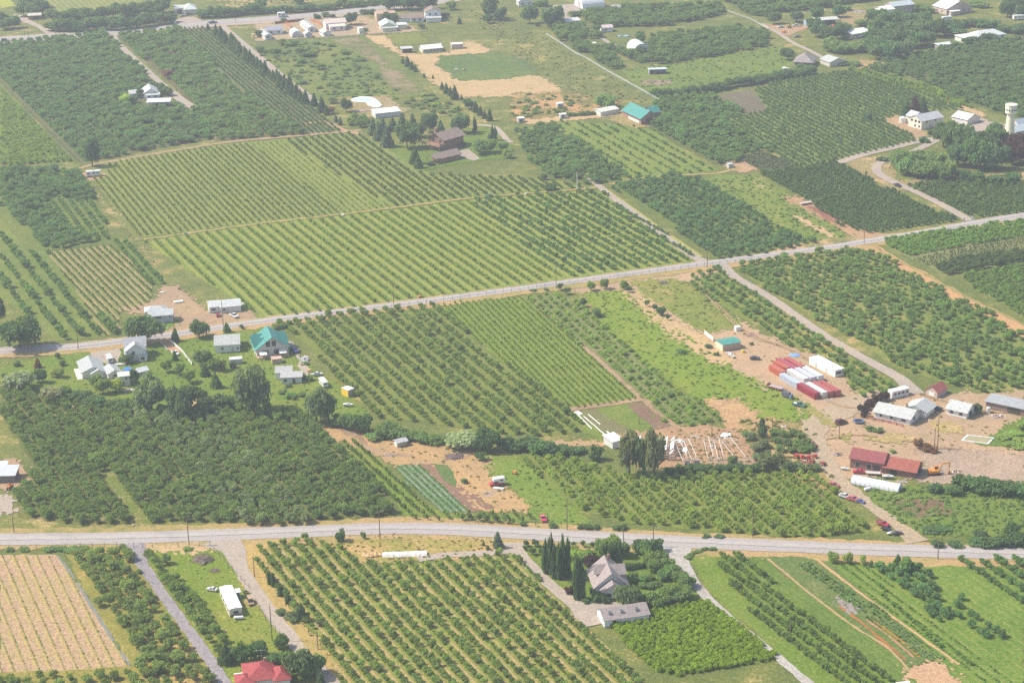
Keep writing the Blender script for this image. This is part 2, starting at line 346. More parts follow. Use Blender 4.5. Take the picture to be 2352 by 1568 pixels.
F11 = Z('20', 2220, 820, 2352, 790) + Z('30', 0, 770, 440, 700, 760, 645, 1760, 1010, 1500, 1020, 1200, 1060, 1070, 1100, 1280, 1230, 1390, 1300, 800, 1430, 600, 1485, 250, 1530, 60, 1400, 30, 1330) + Z('20', 2352, 1335, 2200, 1290, 2060, 1200, 1960, 1110, 2145, 1065, 2352, 1025)
f = field('orchard_ground', F11, c1=(.13, .18, .06), c2=(.16, .20, .065), amt=.06, line=Z('30', 0, 1010, 760, 1420), sp=4.0, s1=((.20, .22, .09), .5, .2, .6))
rows(f, 'young_tree', 'slim tree in the fine rows of the wide block left of the water tower', 'fine rows of the wide block left of the water tower', tsp=1.4, r=.85, h=1.9, tint=(.052, .09, .04), skip=.05)
f = field('orchard_ground', Z('30', 690, 640, 870, 650, 1500, 810, 1900, 1000, 1740, 1000, 1400, 880), z=.09, c1=(.15, .2, .06), c2=(.13, .18, .05), amt=.05, line=Z('30', 770, 650, 1700, 1010), sp=5.5)
rows(f, 'fruit_tree', 'green hedge-like fruit tree in the rows running to the white garage', 'rows running to the white garage', tsp=1.8, r=1.5, h=2.8, tint=(.075, .12, .035))
F12 = Z('30', 880, 640, 1100, 565, 1520, 475, 2100, 375, 2352, 350, 2352, 1090, 2270, 1080, 2160, 1060, 1930, 985, 1640, 880, 1500, 795, 1270, 720)
f = field('orchard_ground', F12, c1=(.10, .13, .05), c2=(.13, .15, .06), amt=.08, sp=5.2)
rows(f, 'orchard_tree', 'dark orchard tree in the dense block above the water tower', 'dense block above the water tower', tsp=3.8, r=2.2, h=3.0, tint=(.05, .088, .038), jit=.6, var=.2)
sheet('dry_ground', Z('30', 1280, 790, 1370, 790, 1500, 850, 1640, 900, 1880, 1000, 2000, 1060, 1960, 1080, 1700, 960, 1500, 880), DRY, .1, amp=1)
sheet('dry_ground', Z('30', 770, 580, 850, 550, 1100, 570, 980, 620, 800, 645), ground_mat('tan_verge', (.36, .26, .16), (.25, .22, .1), TAN, .4), .1, amp=1)
f = field('orchard_ground', [1700, 360, 1764, 353, 1825, 379, 1833, 387, 1740, 392, 1715, 376], c1=(.13, .15, .10), c2=(.16, .18, .12), amt=.05, sp=2.2)
rows(f, 'young_tree', 'grey-green young tree in the small netted plot by the dirt patch', 'small netted plot', tsp=1.6, r=.8, h=1.6, tint=(.06, .08, .055))
sheet('yard_ground', [1665, 375, 1705, 368, 1740, 390, 1700, 398], ground_mat('tan_dirt', (.45, .3, .19), PINK, GR, .2), .1)
# --- middle band, left
F13 = Z('01', 0, 0, 640, 0, 720, 60, 880, 270, 700, 290, 560, 240, 420, 260, 640, 550, 820, 660, 580, 715, 390, 715, 250, 560, 120, 400, 0, 330)
f = field('orchard_ground', Z('01', 0, -30, 690, -10, 880, 260, 1040, 660, 420, 740, 260, 745, 0, 440), c1=(.115, .155, .05), c2=(.145, .18, .055), amt=.1, line=Z('01', 480, 300, 700, 610), sp=4.4)
rows(f, 'orchard_tree', 'dark tangled orchard tree in the uneven block above the pink striped field', 'uneven block above the pink striped field', flat=F13, tsp=3.3, sp=4.2, r=2.4, h=3.4, tint=DK, jit=.6, var=.22)
rows(f, 'fruit_tree', 'hedge-like fruit tree in the grassy rows right of the uneven dark block', 'grassy rows right of the uneven block', flat=Z('01', 400, 270, 560, 250, 700, 300, 880, 290, 1040, 640, 820, 640, 640, 540), tsp=1.6, r=1.1, h=2.1, tint=DK2)
f = field('orchard_ground', Z('01', 0, 440, 260, 745, 420, 740, 700, 1100, 1080, 1500, 900, 1530, 500, 1568, 380, 1420, 0, 1180), c1=(.135, .18, .055), c2=(.17, .205, .065), dirt=(.36, .31, .15), amt=.14, line=Z('01', 160, 790, 760, 1545), sp=7.0)
rows(f, 'fruit_tree', 'spaced bushy fruit tree in the wide grassy rows at the left edge', 'wide grassy rows at the left edge', tsp=2.6, r=1.55, h=2.9, tint=DK2, skip=.12, var=.25)
f = field('orchard_ground', Z('01', 420, 750, 1010, 690, 1190, 810, 1400, 1040, 1380, 1180, 1290, 1280, 1100, 1290, 1110, 1480, 950, 1520, 700, 1100), z=.07, c1=(.13, .175, .055), c2=(.16, .20, .06), dirt=PINK, amt=.15, line=Z('01', 470, 760, 1090, 1400), sp=3.1, s1=((.41, .285, .20), .5, .18, .75))
rows(f, 'young_tree', 'small young tree in the rows with pink bare soil between', 'young rows with pink soil', tsp=1.5, r=.5, h=1.2, tint=OL, skip=.1)
f = field('orchard_ground', Z('01', 1010, 660, 1180, 660, 1500, 1040, 1400, 1050, 1190, 810), z=.09, c1=(.12, .17, .05), c2=(.15, .19, .06), amt=.1, line=Z('01', 1060, 660, 1390, 1030), sp=4.2)
rows(f, 'fruit_tree', 'dark hedge-like fruit tree in the few rows beside the pink striped field', 'few rows beside the pink field', tsp=1.6, r=1.1, h=2.2, tint=DK2)
sheet('bare_strip', Z('01', 830, 90, 900, 200, 1000, 330, 1130, 420, 1280, 640, 1420, 840, 1350, 790, 1230, 600, 1040, 430, 860, 220), ground_mat('worn_grass', (.17, .195, .065), (.15, .18, .06), TAN, .33), .08, amp=.8)
F16 = [212, 412, 240, 375, 500, 335, 640, 322, 790, 306, 830, 310, 900, 348, 960, 388, 1010, 405, 1240, 410, 1345, 430, 1120, 449, 965, 468, 790, 490, 588, 513, 400, 538, 318, 546]
f = field('orchard_ground', F16, c1=(.17, .215, .065), c2=(.20, .235, .07), amt=.08, line=Z('01', 1720, 60, 2330, 690), sp=3.3, s1=((.21, .235, .085), .5, .25, .5))
rows(f, 'young_tree', 'low leafy tree in the fine rows above the grassy mid track', 'fine rows above the mid track', flat=[212, 412, 240, 378, 500, 337, 575, 332, 790, 490, 588, 511, 400, 536, 318, 544], tsp=1.25, r=.6, h=1.45, tint=(.075, .105, .042), skip=.04)
rows(f, 'young_tree', 'pale thin tree in the lightest strip of the fine rows', 'lightest strip of fine rows', flat=[575, 332, 650, 325, 900, 478, 790, 490], tsp=1.5, r=.45, h=1.2, tint=(.10, .14, .05), skip=.2)
rows(f, 'fruit_tree', 'grey-green fruit tree in the close rows sloping down from the brown house', 'close rows below the brown house', flat=[650, 325, 790, 308, 830, 314, 960, 400, 1240, 412, 1340, 431, 1120, 447, 965, 466, 900, 476], tsp=1.4, sp=4.4, r=.85, h=1.9, tint=(.058, .088, .042), skip=.03)
F17 = [330, 556, 400, 544, 588, 517, 790, 495, 970, 473, 1120, 455, 1350, 437, 1385, 442, 1500, 515, 1600, 590, 1592, 602, 1270, 645, 900, 700, 640, 735, 565, 722, 540, 690]
f = field('orchard_ground', F17, c1=(.165, .22, .06), c2=(.185, .235, .065), dirt=(.4, .34, .15), amt=.08, line=Z('11', 300, 480, 1190, 1190), sp=5.15, s1=((.33, .31, .11), .70, .10, .8))
rows(f, 'fruit_tree', 'neat small bush-like fruit tree in the bright rows above the diagonal road', 'bright rows above the diagonal road', flat=[330, 556, 400, 545, 588, 519, 790, 497, 970, 475, 1075, 462, 1290, 635, 900, 694, 640, 728, 570, 716, 545, 690], tsp=1.85, r=.85, h=1.55, tint=(.078, .118, .036), skip=.04, var=.15)
rows(f, 'fruit_tree', 'darker fruit tree in the rows with straw strips left of the farm lane', 'darker rows left of the farm lane', flat=[1075, 462, 1120, 457, 1350, 439, 1385, 444, 1500, 515, 1595, 590, 1580, 598, 1300, 637, 1290, 635], tsp=1.7, r=1.05, h=2.0, tint=DK2, skip=.06, var=.28)
# --- middle band, centre and right
f = field('orchard_ground', [1190, 300, 1280, 277, 1440, 287, 1500, 299, 1650, 392, 1560, 401, 1465, 409, 1400, 420, 1300, 345], c1=(.15, .205, .055), c2=(.185, .225, .065), amt=.12, line=Z('20', 560, 1180, 1100, 1500), sp=6.5)
rows(f, 'fruit_tree', 'small scattered fruit tree in the bright grass below the green-roofed barn', 'scattered rows below the green-roofed barn', tsp=2.6, r=.9, h=1.5, tint=DK2, skip=.3, var=.3)
f = field('orchard_ground', [1180, 302, 1270, 290, 1290, 312, 1376, 350, 1400, 375, 1445, 405, 1395, 420, 1345, 425, 1250, 405, 1210, 360], z=.08, c1=(.10, .13, .045), c2=(.13, .16, .05), amt=.1, sp=5.0)
rows(f, 'orchard_tree', 'dark orchard tree in the block along the top of the farm lane', 'block along the top of the farm lane', tsp=3.6, r=2.3, h=3.2, tint=DK2, jit=.5, skip=.12, var=.25)
F18 = [1395, 428, 1465, 414, 1560, 404, 1612, 417, 1690, 457, 1764, 512, 1870, 558, 1760, 584, 1640, 596, 1608, 572, 1500, 488]
f = field('orchard_ground', F18, c1=(.12, .16, .05), c2=(.15, .185, .055), amt=.06, sp=4.6, at=[1600, 560])
rows(f, 'orchard_tree', 'dark orchard tree in the dense block right of the farm lane', 'dense block right of the farm lane', tsp=2.9, r=1.75, h=2.9, tint=DK, jit=.5, skip=.07, var=.22)
sheet('meadow', [1615, 415, 1650, 402, 1735, 402, 1800, 440, 1850, 480, 1950, 540, 1880, 560, 1764, 512, 1690, 457], ground_mat('green_verge', (.145, .20, .055), (.175, .215, .06), TAN, .28), .04)
f = field('orchard_ground', [1740, 400, 1920, 374, 1990, 405, 2010, 425, 2120, 475, 2200, 505, 2180, 511, 1990, 537, 1930, 520, 1880, 485, 1850, 455], c1=(.10, .14, .05), c2=(.12, .155, .055), amt=.04, line=Z('31', 120, 130, 870, 540), sp=3.4, s1=((.16, .19, .075), .5, .16, .6))
rows(f, 'young_tree', 'dark slim tree in the fine rows beside the reddish dirt lane', 'fine rows beside the reddish dirt lane', tsp=1.3, r=1.0, h=2.3, tint=(.045, .078, .035), skip=.04)
f = field('orchard_ground', [2075, 430, 2130, 420, 2352, 418, 2352, 490, 2255, 498, 2215, 497, 2120, 447], c1=(.12, .16, .055), c2=(.14, .18, .06), amt=.06, line=Z('31', 1660, 180, 2180, 420), sp=3.6)
rows(f, 'young_tree', 'dark slim tree in the rows below the tall wood on the right', 'rows below the tall wood', tsp=1.4, r=1.05, h=2.2, tint=(.048, .082, .036))
sheet('dry_ground', [1930, 368, 2040, 360, 2060, 420, 2130, 410, 2352, 398, 2352, 420, 2100, 430, 2060, 440, 1995, 405, 1960, 385], ground_mat('bank_ground', (.3, .24, .14), (.2, .2, .08), TAN, .4), .035, amp=1.)
RD = ground_mat('reddish_dirt', (.30, .155, .11), (.36, .215, .15), TAN, .2)
sheet('dry_ground', Z('31', 140, 250, 260, 245, 440, 330, 560, 420, 720, 480, 860, 550, 1100, 590, 900, 640, 800, 615, 600, 490, 430, 390, 300, 330), ground_mat('tan_dirt', (.42, .28, .19), (.36, .23, .16), TAN, .3), .08, amp=.8)
sheet('dry_ground', Z('31', 370, 340, 470, 355, 660, 460, 600, 480, 500, 420), ground_mat('red_soil', (.24, .12, .10), (.28, .15, .12), PINK, .1), .12)
sheet('dry_ground', Z('31', 250, 420, 300, 430, 460, 520, 610, 600, 600, 620, 430, 540, 330, 480), DRY, .12)
sheet('dry_ground', [1775, 575, 1960, 540, 1970, 548, 1780, 588], ground_mat('verge_mix', (.2, .2, .08), (.3, .25, .12), TAN, .5), .09)
# vineyard-like block at the right edge: rows run along the road
la = Z('31', 1120, 770, 2352, 560)
f = field('orchard_ground', Z('31', 1060, 650, 1500, 580, 2352, 470, 2352, 860, 1880, 900, 1600, 980, 1480, 880, 1310, 810, 1090, 700), c1=(.16, .19, .08), c2=(.19, .2, .09), dirt=PINK, amt=.15, line=la, sp=3.0, s1=((.24, .22, .11), .5, .2, .6))
rows(f, 'fruit_bush', 'green round bush in the lines beside the road at the right edge', 'bush lines beside the road at the right edge', flat=Z('31', 1060, 640, 1500, 570, 2352, 460, 2352, 600, 1310, 790, 1080, 690), tsp=1.9, sp=2.6, r=1.15, h=1.9, tint=(.07, .125, .035), skip=.03)
rows(f, 'young_tree', 'greyish thin tree in the pale lines below the roadside bushes', 'pale lines below the roadside bushes', flat=Z('31', 1290, 810, 2352, 620, 2352, 740, 1800, 860, 1480, 885), tsp=1.5, r=.6, h=1.5, tint=(.075, .10, .06))
rows(f, 'orchard_tree', 'tall dark tree in the thick band right of the orange dirt track', 'thick dark band right of the orange track', flat=Z('31', 1500, 890, 1900, 810, 2352, 740, 2352, 830, 1900, 910, 1640, 970), tsp=1.8, sp=3.0, r=1.5, h=2.9, tint=(.045, .07, .035))
f = field('orchard_ground', Z('31', 1780, 960, 2352, 850, 2352, 1360, 2200, 1250, 1900, 1090), c1=(.15, .185, .06), c2=(.18, .2, .07), dirt=PINK, amt=.15, line=Z('31', 1900, 1080, 2352, 1000), sp=2.7)
rows(f, 'fruit_bush', 'low green bush in the short lines right of the orange dirt track', 'short lines right of the orange track', tsp=1.9, r=1.1, h=1.8, tint=(.062, .11, .034))
F23 = [1690, 612, 1764, 598, 1959, 568, 1996, 582, 2059, 609, 2109, 642, 2189, 677, 2264, 717, 2352, 772, 2352, 893, 2264, 903, 2190, 887, 2059, 845, 1990, 797, 1905, 750, 1800, 690, 1730, 645]
f = field('orchard_ground', F23, c1=(.15, .19, .06), c2=(.20, .22, .075), dirt=(.46, .33, .18), amt=.3, sp=4.6, line=Z('32', 1000, 60, 1750, 420))
rows(f, 'orchard_tree', 'bushy green orchard tree in the wide block above the white bungalows', 'wide block above the white bungalows', tsp=3.3, r=1.7, h=2.4, tint=(.062, .105, .036), jit=.5, skip=.10, var=.22)
f = field('orchard_ground', [1578, 640, 1650, 614, 1690, 646, 1764, 694, 1850, 750, 1915, 795, 2000, 850, 2055, 885, 2035, 905, 1980, 915, 1960, 900, 1940, 865, 1875, 815, 1800, 790, 1764, 760, 1700, 730, 1640, 690, 1590, 662], c1=(.15, .195, .055), c2=(.19, .21, .07), dirt=(.50, .36, .19), amt=.34, sp=4.6, line=Z('21', 1850, 900, 2352, 1240))
rows(f, 'orchard_tree', 'bushy green orchard tree in the strip between the paved lane and the container yard', 'strip between the lane and the container yard', tsp=3.4, r=1.6, h=2.3, tint=(.062, .105, .036), jit=.4, skip=.12, var=.22)
# --- centre
F25 = [655, 748, 800, 718, 1000, 702, 1050, 748, 1130, 818, 1300, 932, 1320, 952, 1345, 988, 1270, 1002, 1170, 998, 960, 968, 875, 962, 820, 910, 760, 850, 700, 790]
f = field('orchard_ground', F25, c1=(.145, .19, .055), c2=(.17, .205, .06), dirt=(.40, .28, .16), amt=.16, line=Z('12', 480, 60, 1130, 690), sp=5.0, s1=((.20, .19, .075), .62, .14, .5))
rows(f, 'fruit_tree', 'full green fruit tree in the broad rows below the diagonal road', 'broad rows below the diagonal road', tsp=2.1, r=1.3, h=2.4, tint=(.066, .102, .036), skip=.05, var=.24)
F26 = [1000, 703, 1060, 694, 1200, 682, 1260, 720, 1330, 790, 1400, 860, 1475, 915, 1330, 938, 1300, 930, 1130, 812, 1060, 752]
f = field('orchard_ground', F26, c1=(.155, .215, .05), c2=(.18, .23, .06), amt=.02, line=Z('22', 100, 100, 560, 560), sp=2.6, s1=((.17, .20, .06), .5, .2, .5))
rows(f, 'young_tree', 'low bright green tree in the fine close rows at the centre', 'fine close rows at the centre', tsp=1.2, r=.55, h=1.15, tint=(.08, .125, .034))
f = field('orchard_ground', [1203, 680, 1280, 674, 1330, 700, 1400, 760, 1470, 820, 1560, 890, 1670, 963, 1600, 980, 1530, 975, 1490, 930, 1400, 850, 1300, 762], c1=(.13, .17, .055), c2=(.165, .19, .07), dirt=(.26, .23, .16), amt=.24, line=Z('22', 900, 100, 1500, 640), sp=4.0, s1=((.24, .21, .14), .5, .1, .6))
rows(f, 'fruit_bush', 'lumpy bright green bush in the uneven rows beside the green paddock', 'uneven rows beside the paddock', tsp=1.9, r=1.25, h=1.6, tint=(.085, .135, .036), jit=.6, skip=.16, var=.3)
sheet('meadow', [1345, 672, 1440, 667, 1475, 702, 1600, 790, 1700, 858, 1860, 933, 1855, 962, 1750, 968, 1690, 915, 1620, 920, 1560, 888, 1470, 820, 1400, 758], ground_mat('bright_meadow', (.165, .235, .05), (.20, .25, .06), (.42, .33, .15), .17), .06, amp=1)
YARD = ground_mat('yard_dirt', (.45, .325, .235), (.385, .285, .215), (.20, .20, .08), .22)
sheet('yard_ground', [1275, 660, 1480, 634, 1640, 612, 1655, 622, 1590, 642, 1560, 650, 1610, 690, 1700, 740, 1800, 792, 1880, 820, 1945, 870, 1965, 905, 2040, 910, 2200, 905, 2352, 900, 2352, 1080, 2130, 1040, 2110, 1085, 1950, 1100, 1900, 1085, 1880, 1000, 1840, 965, 1840, 930, 1760, 895, 1700, 855, 1600, 790, 1500, 715, 1440, 668, 1340, 672], YARD, .035, amp=1)
sheet('dry_ground', [1430, 668, 1460, 668, 1530, 720, 1600, 765, 1690, 830, 1640, 835, 1560, 780, 1480, 715], DRY, .09, amp=1.)
sheet('meadow', [1450, 646, 1550, 640, 1600, 665, 1625, 690, 1690, 735, 1690, 752, 1620, 765, 1550, 720, 1480, 680], ground_mat('dry_meadow', (.17, .21, .06), (.25, .24, .09), (.46, .33, .19), .27), .11, amp=1)
sheet('yard_ground', Z('22', 1760, 540, 2060, 530, 2250, 680, 2260, 800, 2000, 800, 1980, 720, 1850, 600), ground_mat('tan_yard', (.48, .32, .2), (.38, .26, .18), STRAW, .2), .1, amp=.8)
sheet('yard_ground', Z('22', 1010, 870, 1400, 800, 1700, 785, 1900, 790, 2110, 850, 2260, 1130, 2150, 1165, 1560, 1165, 1250, 1150, 1040, 1110), ground_mat('greenhouse_soil', (.40, .265, .185), (.34, .23, .16), (.24, .21, .10), .28), .11, amp=.8)
sheet('dry_ground', [1700, 965, 1760, 960, 1870, 985, 1890, 1060, 1930, 1120, 1900, 1130, 1760, 1075, 1730, 1000], ground_mat('olive_slope', (.27, .22, .10), (.36, .27, .15), TAN, .35), .1, amp=1.2)
sheet('meadow', [2280, 1000, 2352, 960, 2352, 1030, 2250, 1022], ground_mat('garden_grass', (.13, .19, .05), (.11, .17, .045), TAN, .1), .09)
sheet('gravel_bank', [2110, 1030, 2180, 1030, 2352, 1045, 2352, 1105, 2240, 1100, 2160, 1112, 2080, 1095, 2130, 1070], ground_mat('gravel_bank', (.40, .31, .26), (.33, .26, .22), (.46, .34, .24), .3), .1, amp=.8)
sheet('meadow', [1990, 1125, 2080, 1118, 2352, 1125, 2352, 1225, 2200, 1230, 2130, 1230, 2050, 1190, 2000, 1150], ground_mat('garden_grass', (.13, .185, .05), (.16, .205, .06), (.20, .17, .09), .2), .09)
sheet('vegetable_plot', [2040, 1150, 2160, 1145, 2200, 1180, 2100, 1190], ground_mat('soil', SOIL, (.2, .14, .1), GR, .35), .13)
for ln in ([1600, 650, 1660, 720, 1720, 770, 1800, 800, 1900, 850], [1840, 880, 1880, 910, 1930, 935, 1990, 940], [1895, 1010, 1960, 1000, 2060, 1010, 2200, 1035], [2110, 905, 2170, 925, 2260, 945, 2352, 950]):
    for s_ in (0, 6): strip('wheel_tracks', [q + (s_ if i % 2 == 0 else -s_ * .25) for i, q in enumerate(ln)], .7, ground_mat('rut', (.36, .25, .17), (.40, .29, .2), TAN, .35), .24, amp=.3)
for q_ in (Z('32', 300, 600, 420, 690, 620, 800, 600, 760, 420, 640), Z('32', 900, 900, 1100, 860, 1380, 900, 1200, 940), Z('32', 1500, 760, 1750, 760, 1800, 840, 1600, 830), Z('32', 640, 880, 760, 860, 740, 920)):
    sheet('dry_ground', q_, ground_mat('yard_weeds', (.27, .25, .10), (.38, .31, .16), TAN, .35), .2, amp=1.2)
# garden plots behind the tall poplars
sheet('meadow', [1310, 945, 1440, 922, 1545, 985, 1560, 1000, 1380, 1015, 1340, 985], ground_mat('garden_grass', (.13, .185, .05), (.17, .21, .06), PINK, .15), .06)
f = field('vegetable_plot', [1440, 930, 1475, 925, 1550, 985, 1512, 992], z=.1, c1=(.20, .135, .105), c2=(.235, .165, .125), dirt=SOIL, amt=.1, line=[1450, 928, 1530, 990], sp=1.2, s1=((.15, .1, .08), .5, .25, .5))
f = field('vegetable_plot', [1320, 945, 1365, 938, 1470, 1002, 1400, 1008], z=.1, c1=(.17, .15, .09), c2=(.14, .17, .07), dirt=GB, amt=.3, line=[1340, 942, 1430, 1005], sp=1.6, s1=((.26, .19, .14), .5, .2, .7))
sheet('path', [1270, 1012, 1390, 1016, 1400, 1022, 1275, 1025], ground_mat('tan_path', (.42, .29, .18), PINK, STRAW, .2), .1)
# --- lower left dense orchard
F30 = [0, 865, 40, 885, 130, 925, 250, 938, 350, 945, 560, 935, 700, 955, 740, 992, 800, 1052, 860, 1115, 905, 1160, 905, 1180, 650, 1208, 400, 1196, 200, 1206, 40, 1188, 38, 1135, 75, 1090, 60, 1050, 0, 950]
f = field('orchard_ground', F30, c1=(.10, .13, .045), c2=(.13, .15, .05), dirt=PINK, amt=.25, line=Z('02', 700, 900, 1220, 1568), sp=4.5, s1=((.24, .20, .11), .5, .07, .5))
LANE = [154, 968, 165, 968, 246, 1062, 352, 1208, 326, 1212, 232, 1083]
sheet('path', LANE, ground_mat('lane_grass', (.14, .18, .05), (.17, .19, .06), PINK, .38), .09)
hole(LANE)
_k = dict(tsp=2.7, r=1.95, h=3.4, jit=.35, skip=.015, var=.16)
rows(f, 'orchard_tree', 'leafy green orchard tree in the big dense block left of the lower road bend', 'big dense block above the lower road', tint=(.055, .090, .033), flat=F30, **_k)
rows(f, 'orchard_tree', 'silvery green orchard tree in the pale band through the dense block', 'silvery band in the dense block', tint=SV, flat=[300, 955, 500, 950, 560, 1020, 640, 1120, 720, 1205, 560, 1205, 480, 1110, 400, 1030], tsp=4.4, sp=4.5, r=1.9, h=3.6, jit=.6)
f = field('orchard_ground', [775, 1025, 820, 1005, 850, 1035, 900, 1085, 960, 1150, 1015, 1180, 1180, 1180, 1235, 1192, 1180, 1205, 930, 1192, 905, 1150, 840, 1085], c1=(.15, .21, .05), c2=(.19, .22, .06), dirt=TAN, amt=.12, line=Z('12', 860, 900, 1500, 1480), sp=3.4)
rows(f, 'young_tree', 'upright young tree in the bright grass strip beside the vegetable garden', 'young trees beside the vegetable garden', tsp=1.6, r=.62, h=2.1, tint=(.06, .1, .035), skip=.1)
# vegetable garden
VG = [905, 1070, 960, 1064, 1075, 1165, 1070, 1176, 1015, 1176, 925, 1098]
f = field('vegetable_plot', VG, z=.1, c1=(.09, .16, .06), c2=(.12, .18, .07), dirt=PINK, amt=.1, line=Z('12', 1330, 1160, 1760, 1568), sp=2.2, s1=((.30, .33, .36), .5, .13, .7))
rows(f, 'vegetable_plant', 'blue-green leafy vegetable plant in the garden rows', 'vegetable garden rows', tsp=1.1, r=.45, h=.5, tint=(.06, .10, .05), sp=2.2, skip=.2)
f = field('vegetable_plot', [962, 1064, 1000, 1064, 1045, 1110, 1135, 1168, 1080, 1176], z=.1, c1=(.23, .15, .12), c2=(.26, .175, .135), dirt=SOIL, amt=.15, line=Z('12', 1500, 1110, 1800, 1400), sp=1.4, s1=((.19, .125, .1), .5, .25, .5))
f = field('vegetable_plot', [988, 1064, 1028, 1068, 1042, 1085, 1045, 1120, 1030, 1110], z=.14, c1=(.10, .16, .06), c2=(.13, .17, .07), dirt=SOIL, amt=.25)
sheet('dry_ground', [740, 985, 800, 985, 860, 1010, 905, 1015, 1000, 1012, 1092, 1030, 1115, 1050, 1120, 1095, 1150, 1115, 1205, 1150, 1210, 1172, 1120, 1175, 1040, 1110, 1030, 1068, 905, 1066, 860, 1040, 800, 1020], ground_mat('straw_dirt', (.46, .31, .185), (.38, .27, .17), (.2, .2, .08), .2), .07, amp=1)
sheet('track', Z('12', 720, 780, 850, 800, 950, 850, 1000, 900, 1060, 980, 1200, 1030, 1450, 1040, 1450, 1060, 1180, 1050, 1020, 1000, 940, 900, 800, 850), ground_mat('track_dirt', (.25, .18, .13), PINK, GR, .2), .11)
sheet('meadow', [1110, 1050, 1185, 1048, 1250, 1100, 1320, 1170, 1345, 1200, 1250, 1212, 1210, 1150, 1150, 1095], ground_mat('green_strip', (.145, .21, .05), (.18, .23, .06), TAN, .12), .07)
F32 = [1188, 1050, 1250, 1042, 1350, 1068, 1440, 1092, 1660, 1088, 1800, 1075, 1880, 1090, 1940, 1160, 2000, 1228, 1800, 1232, 1560, 1214, 1420, 1198, 1320, 1165]
f = field('orchard_ground', F32, c1=(.145, .19, .055), c2=(.18, .21, .065), dirt=PINK, amt=.16, line=Z('23', 900, 200, 1500, 60), ang=0.0, sp=4.4)
rows(f, 'fruit_bush', 'round bush-like tree in the dotted block above the lower road', 'dotted block above the lower road', ang=BANG, sp=4.0, tsp=2.5, r=1.45, h=2.5, tint=(.085, .125, .034), skip=.05, var=.2, jit=.12)
# --- bottom
f = field('field', [0, 1274, 130, 1274, 150, 1292, 215, 1395, 305, 1530, 180, 1545, 0, 1552], c1=(.41, .29, .22), c2=(.39, .30, .195), dirt=(.36, .255, .165), amt=.3, line=Z('03', 130, 400, 620, 1490), sp=3.45, s1=((.17, .19, .065), 0., .09, .8), s2=((.45, .36, .14), .78, .10, .7), grain=.7)
rows(f, 'crop_plant', 'low green plant in the brown tilled rows at the lower left', 'tilled rows at the lower left', tsp=.9, r=.24, h=.3, tint=(.075, .10, .035), skip=.4)
strip('plastic_strip', Z('03', 530, 400, 700, 640, 900, 960, 1190, 1410), 1.0, ground_mat('grey_plastic', (.20, .215, .21), (.25, .26, .25), GR, .4), .12)
f = field('orchard_ground', [150, 1268, 295, 1258, 360, 1360, 440, 1470, 505, 1568, 330, 1600, -20, 1600, -20, 1545, 200, 1535, 305, 1528, 215, 1395], c1=(.21, .205, .065), c2=(.28, .25, .09), dirt=(.50, .33, .185), amt=.30, line=[232, 1275, 470, 1600], sp=5.2)
rows(f, 'orchard_tree', 'spreading old orchard tree in the strip left of the grey bottom lane', 'spreading trees left of the bottom lane', flat=[172, 1276, 285, 1264, 355, 1365, 440, 1480, 500, 1568, 340, 1595, 310, 1510, 225, 1390], tsp=2.8, sp=3.7, r=1.85, h=3.0, tint=(.07, .104, .04), jit=.7, skip=.09, var=.25)
rows(f, 'orchard_tree', 'orchard tree in the row across the foot of the brown tilled field', 'row at the foot of the tilled field', flat=[-20, 1560, 200, 1552, 305, 1546, 330, 1600, -20, 1620], tsp=2.7, sp=3.9, r=1.6, h=2.7, tint=(.068, .1, .036), jit=.5, skip=.1, var=.22)
f = field('lawn', [312, 1264, 430, 1256, 492, 1252, 560, 1320, 625, 1410, 700, 1500, 740, 1568, 525, 1590, 450, 1470, 375, 1360], c1=(.15, .21, .045), c2=(.20, .225, .06), dirt=(.40, .33, .15), amt=.24, line=[335, 1270, 500, 1500], sp=4.5)
rows(f, 'orchard_tree', 'orchard tree in the row between the grey bottom lane and the white trailer home', 'row between the bottom lane and the trailer', flat=[318, 1270, 352, 1264, 385, 1310, 470, 1400, 545, 1500, 560, 1530, 505, 1505, 430, 1410, 365, 1330], tsp=2.7, sp=3.4, r=1.75, h=3.0, tint=(.062, .10, .033), jit=.5, skip=.12, var=.2)
sheet('dry_ground', [330, 1252, 480, 1248, 500, 1256, 440, 1268, 330, 1262], DRY, .1)
F37 = [575, 1265, 700, 1240, 770, 1250, 812, 1280, 845, 1300, 1000, 1292, 1165, 1268, 1190, 1282, 1330, 1425, 1510, 1600, 800, 1600, 735, 1460, 650, 1380, 600, 1310]
f = field('orchard_ground', F37, c1=(.20, .235, .065), c2=(.22, .235, .075), dirt=(.5, .33, .19), amt=.10, line=Z('13', 350, 280, 1500, 1568), sp=3.95, s1=((.46, .34, .22), .56, .12, .85))
rows(f, 'fruit_tree', 'leafy fruit tree in the tan and green striped rows at the bottom centre', 'striped rows at the bottom centre', tsp=1.5, r=1.02, h=2.1, tint=(.072, .11, .038), skip=.06, var=.3)
sheet('dry_ground', [540, 1258, 620, 1248, 600, 1290, 640, 1370, 700, 1440, 760, 1520, 810, 1600, 770, 1600, 690, 1480, 600, 1380, 548, 1300], ground_mat('straw_verge', (.45, .33, .16), (.38, .29, .14), (.2, .21, .07), .25), .1)
sheet('dry_ground', [560, 1240, 700, 1226, 900, 1220, 1120, 1232, 1180, 1250, 1160, 1268, 1000, 1282, 830, 1290, 780, 1250, 700, 1244], ground_mat('verge_grass', (.27, .25, .09), (.36, .28, .13), (.48, .33, .19), .42), .05)
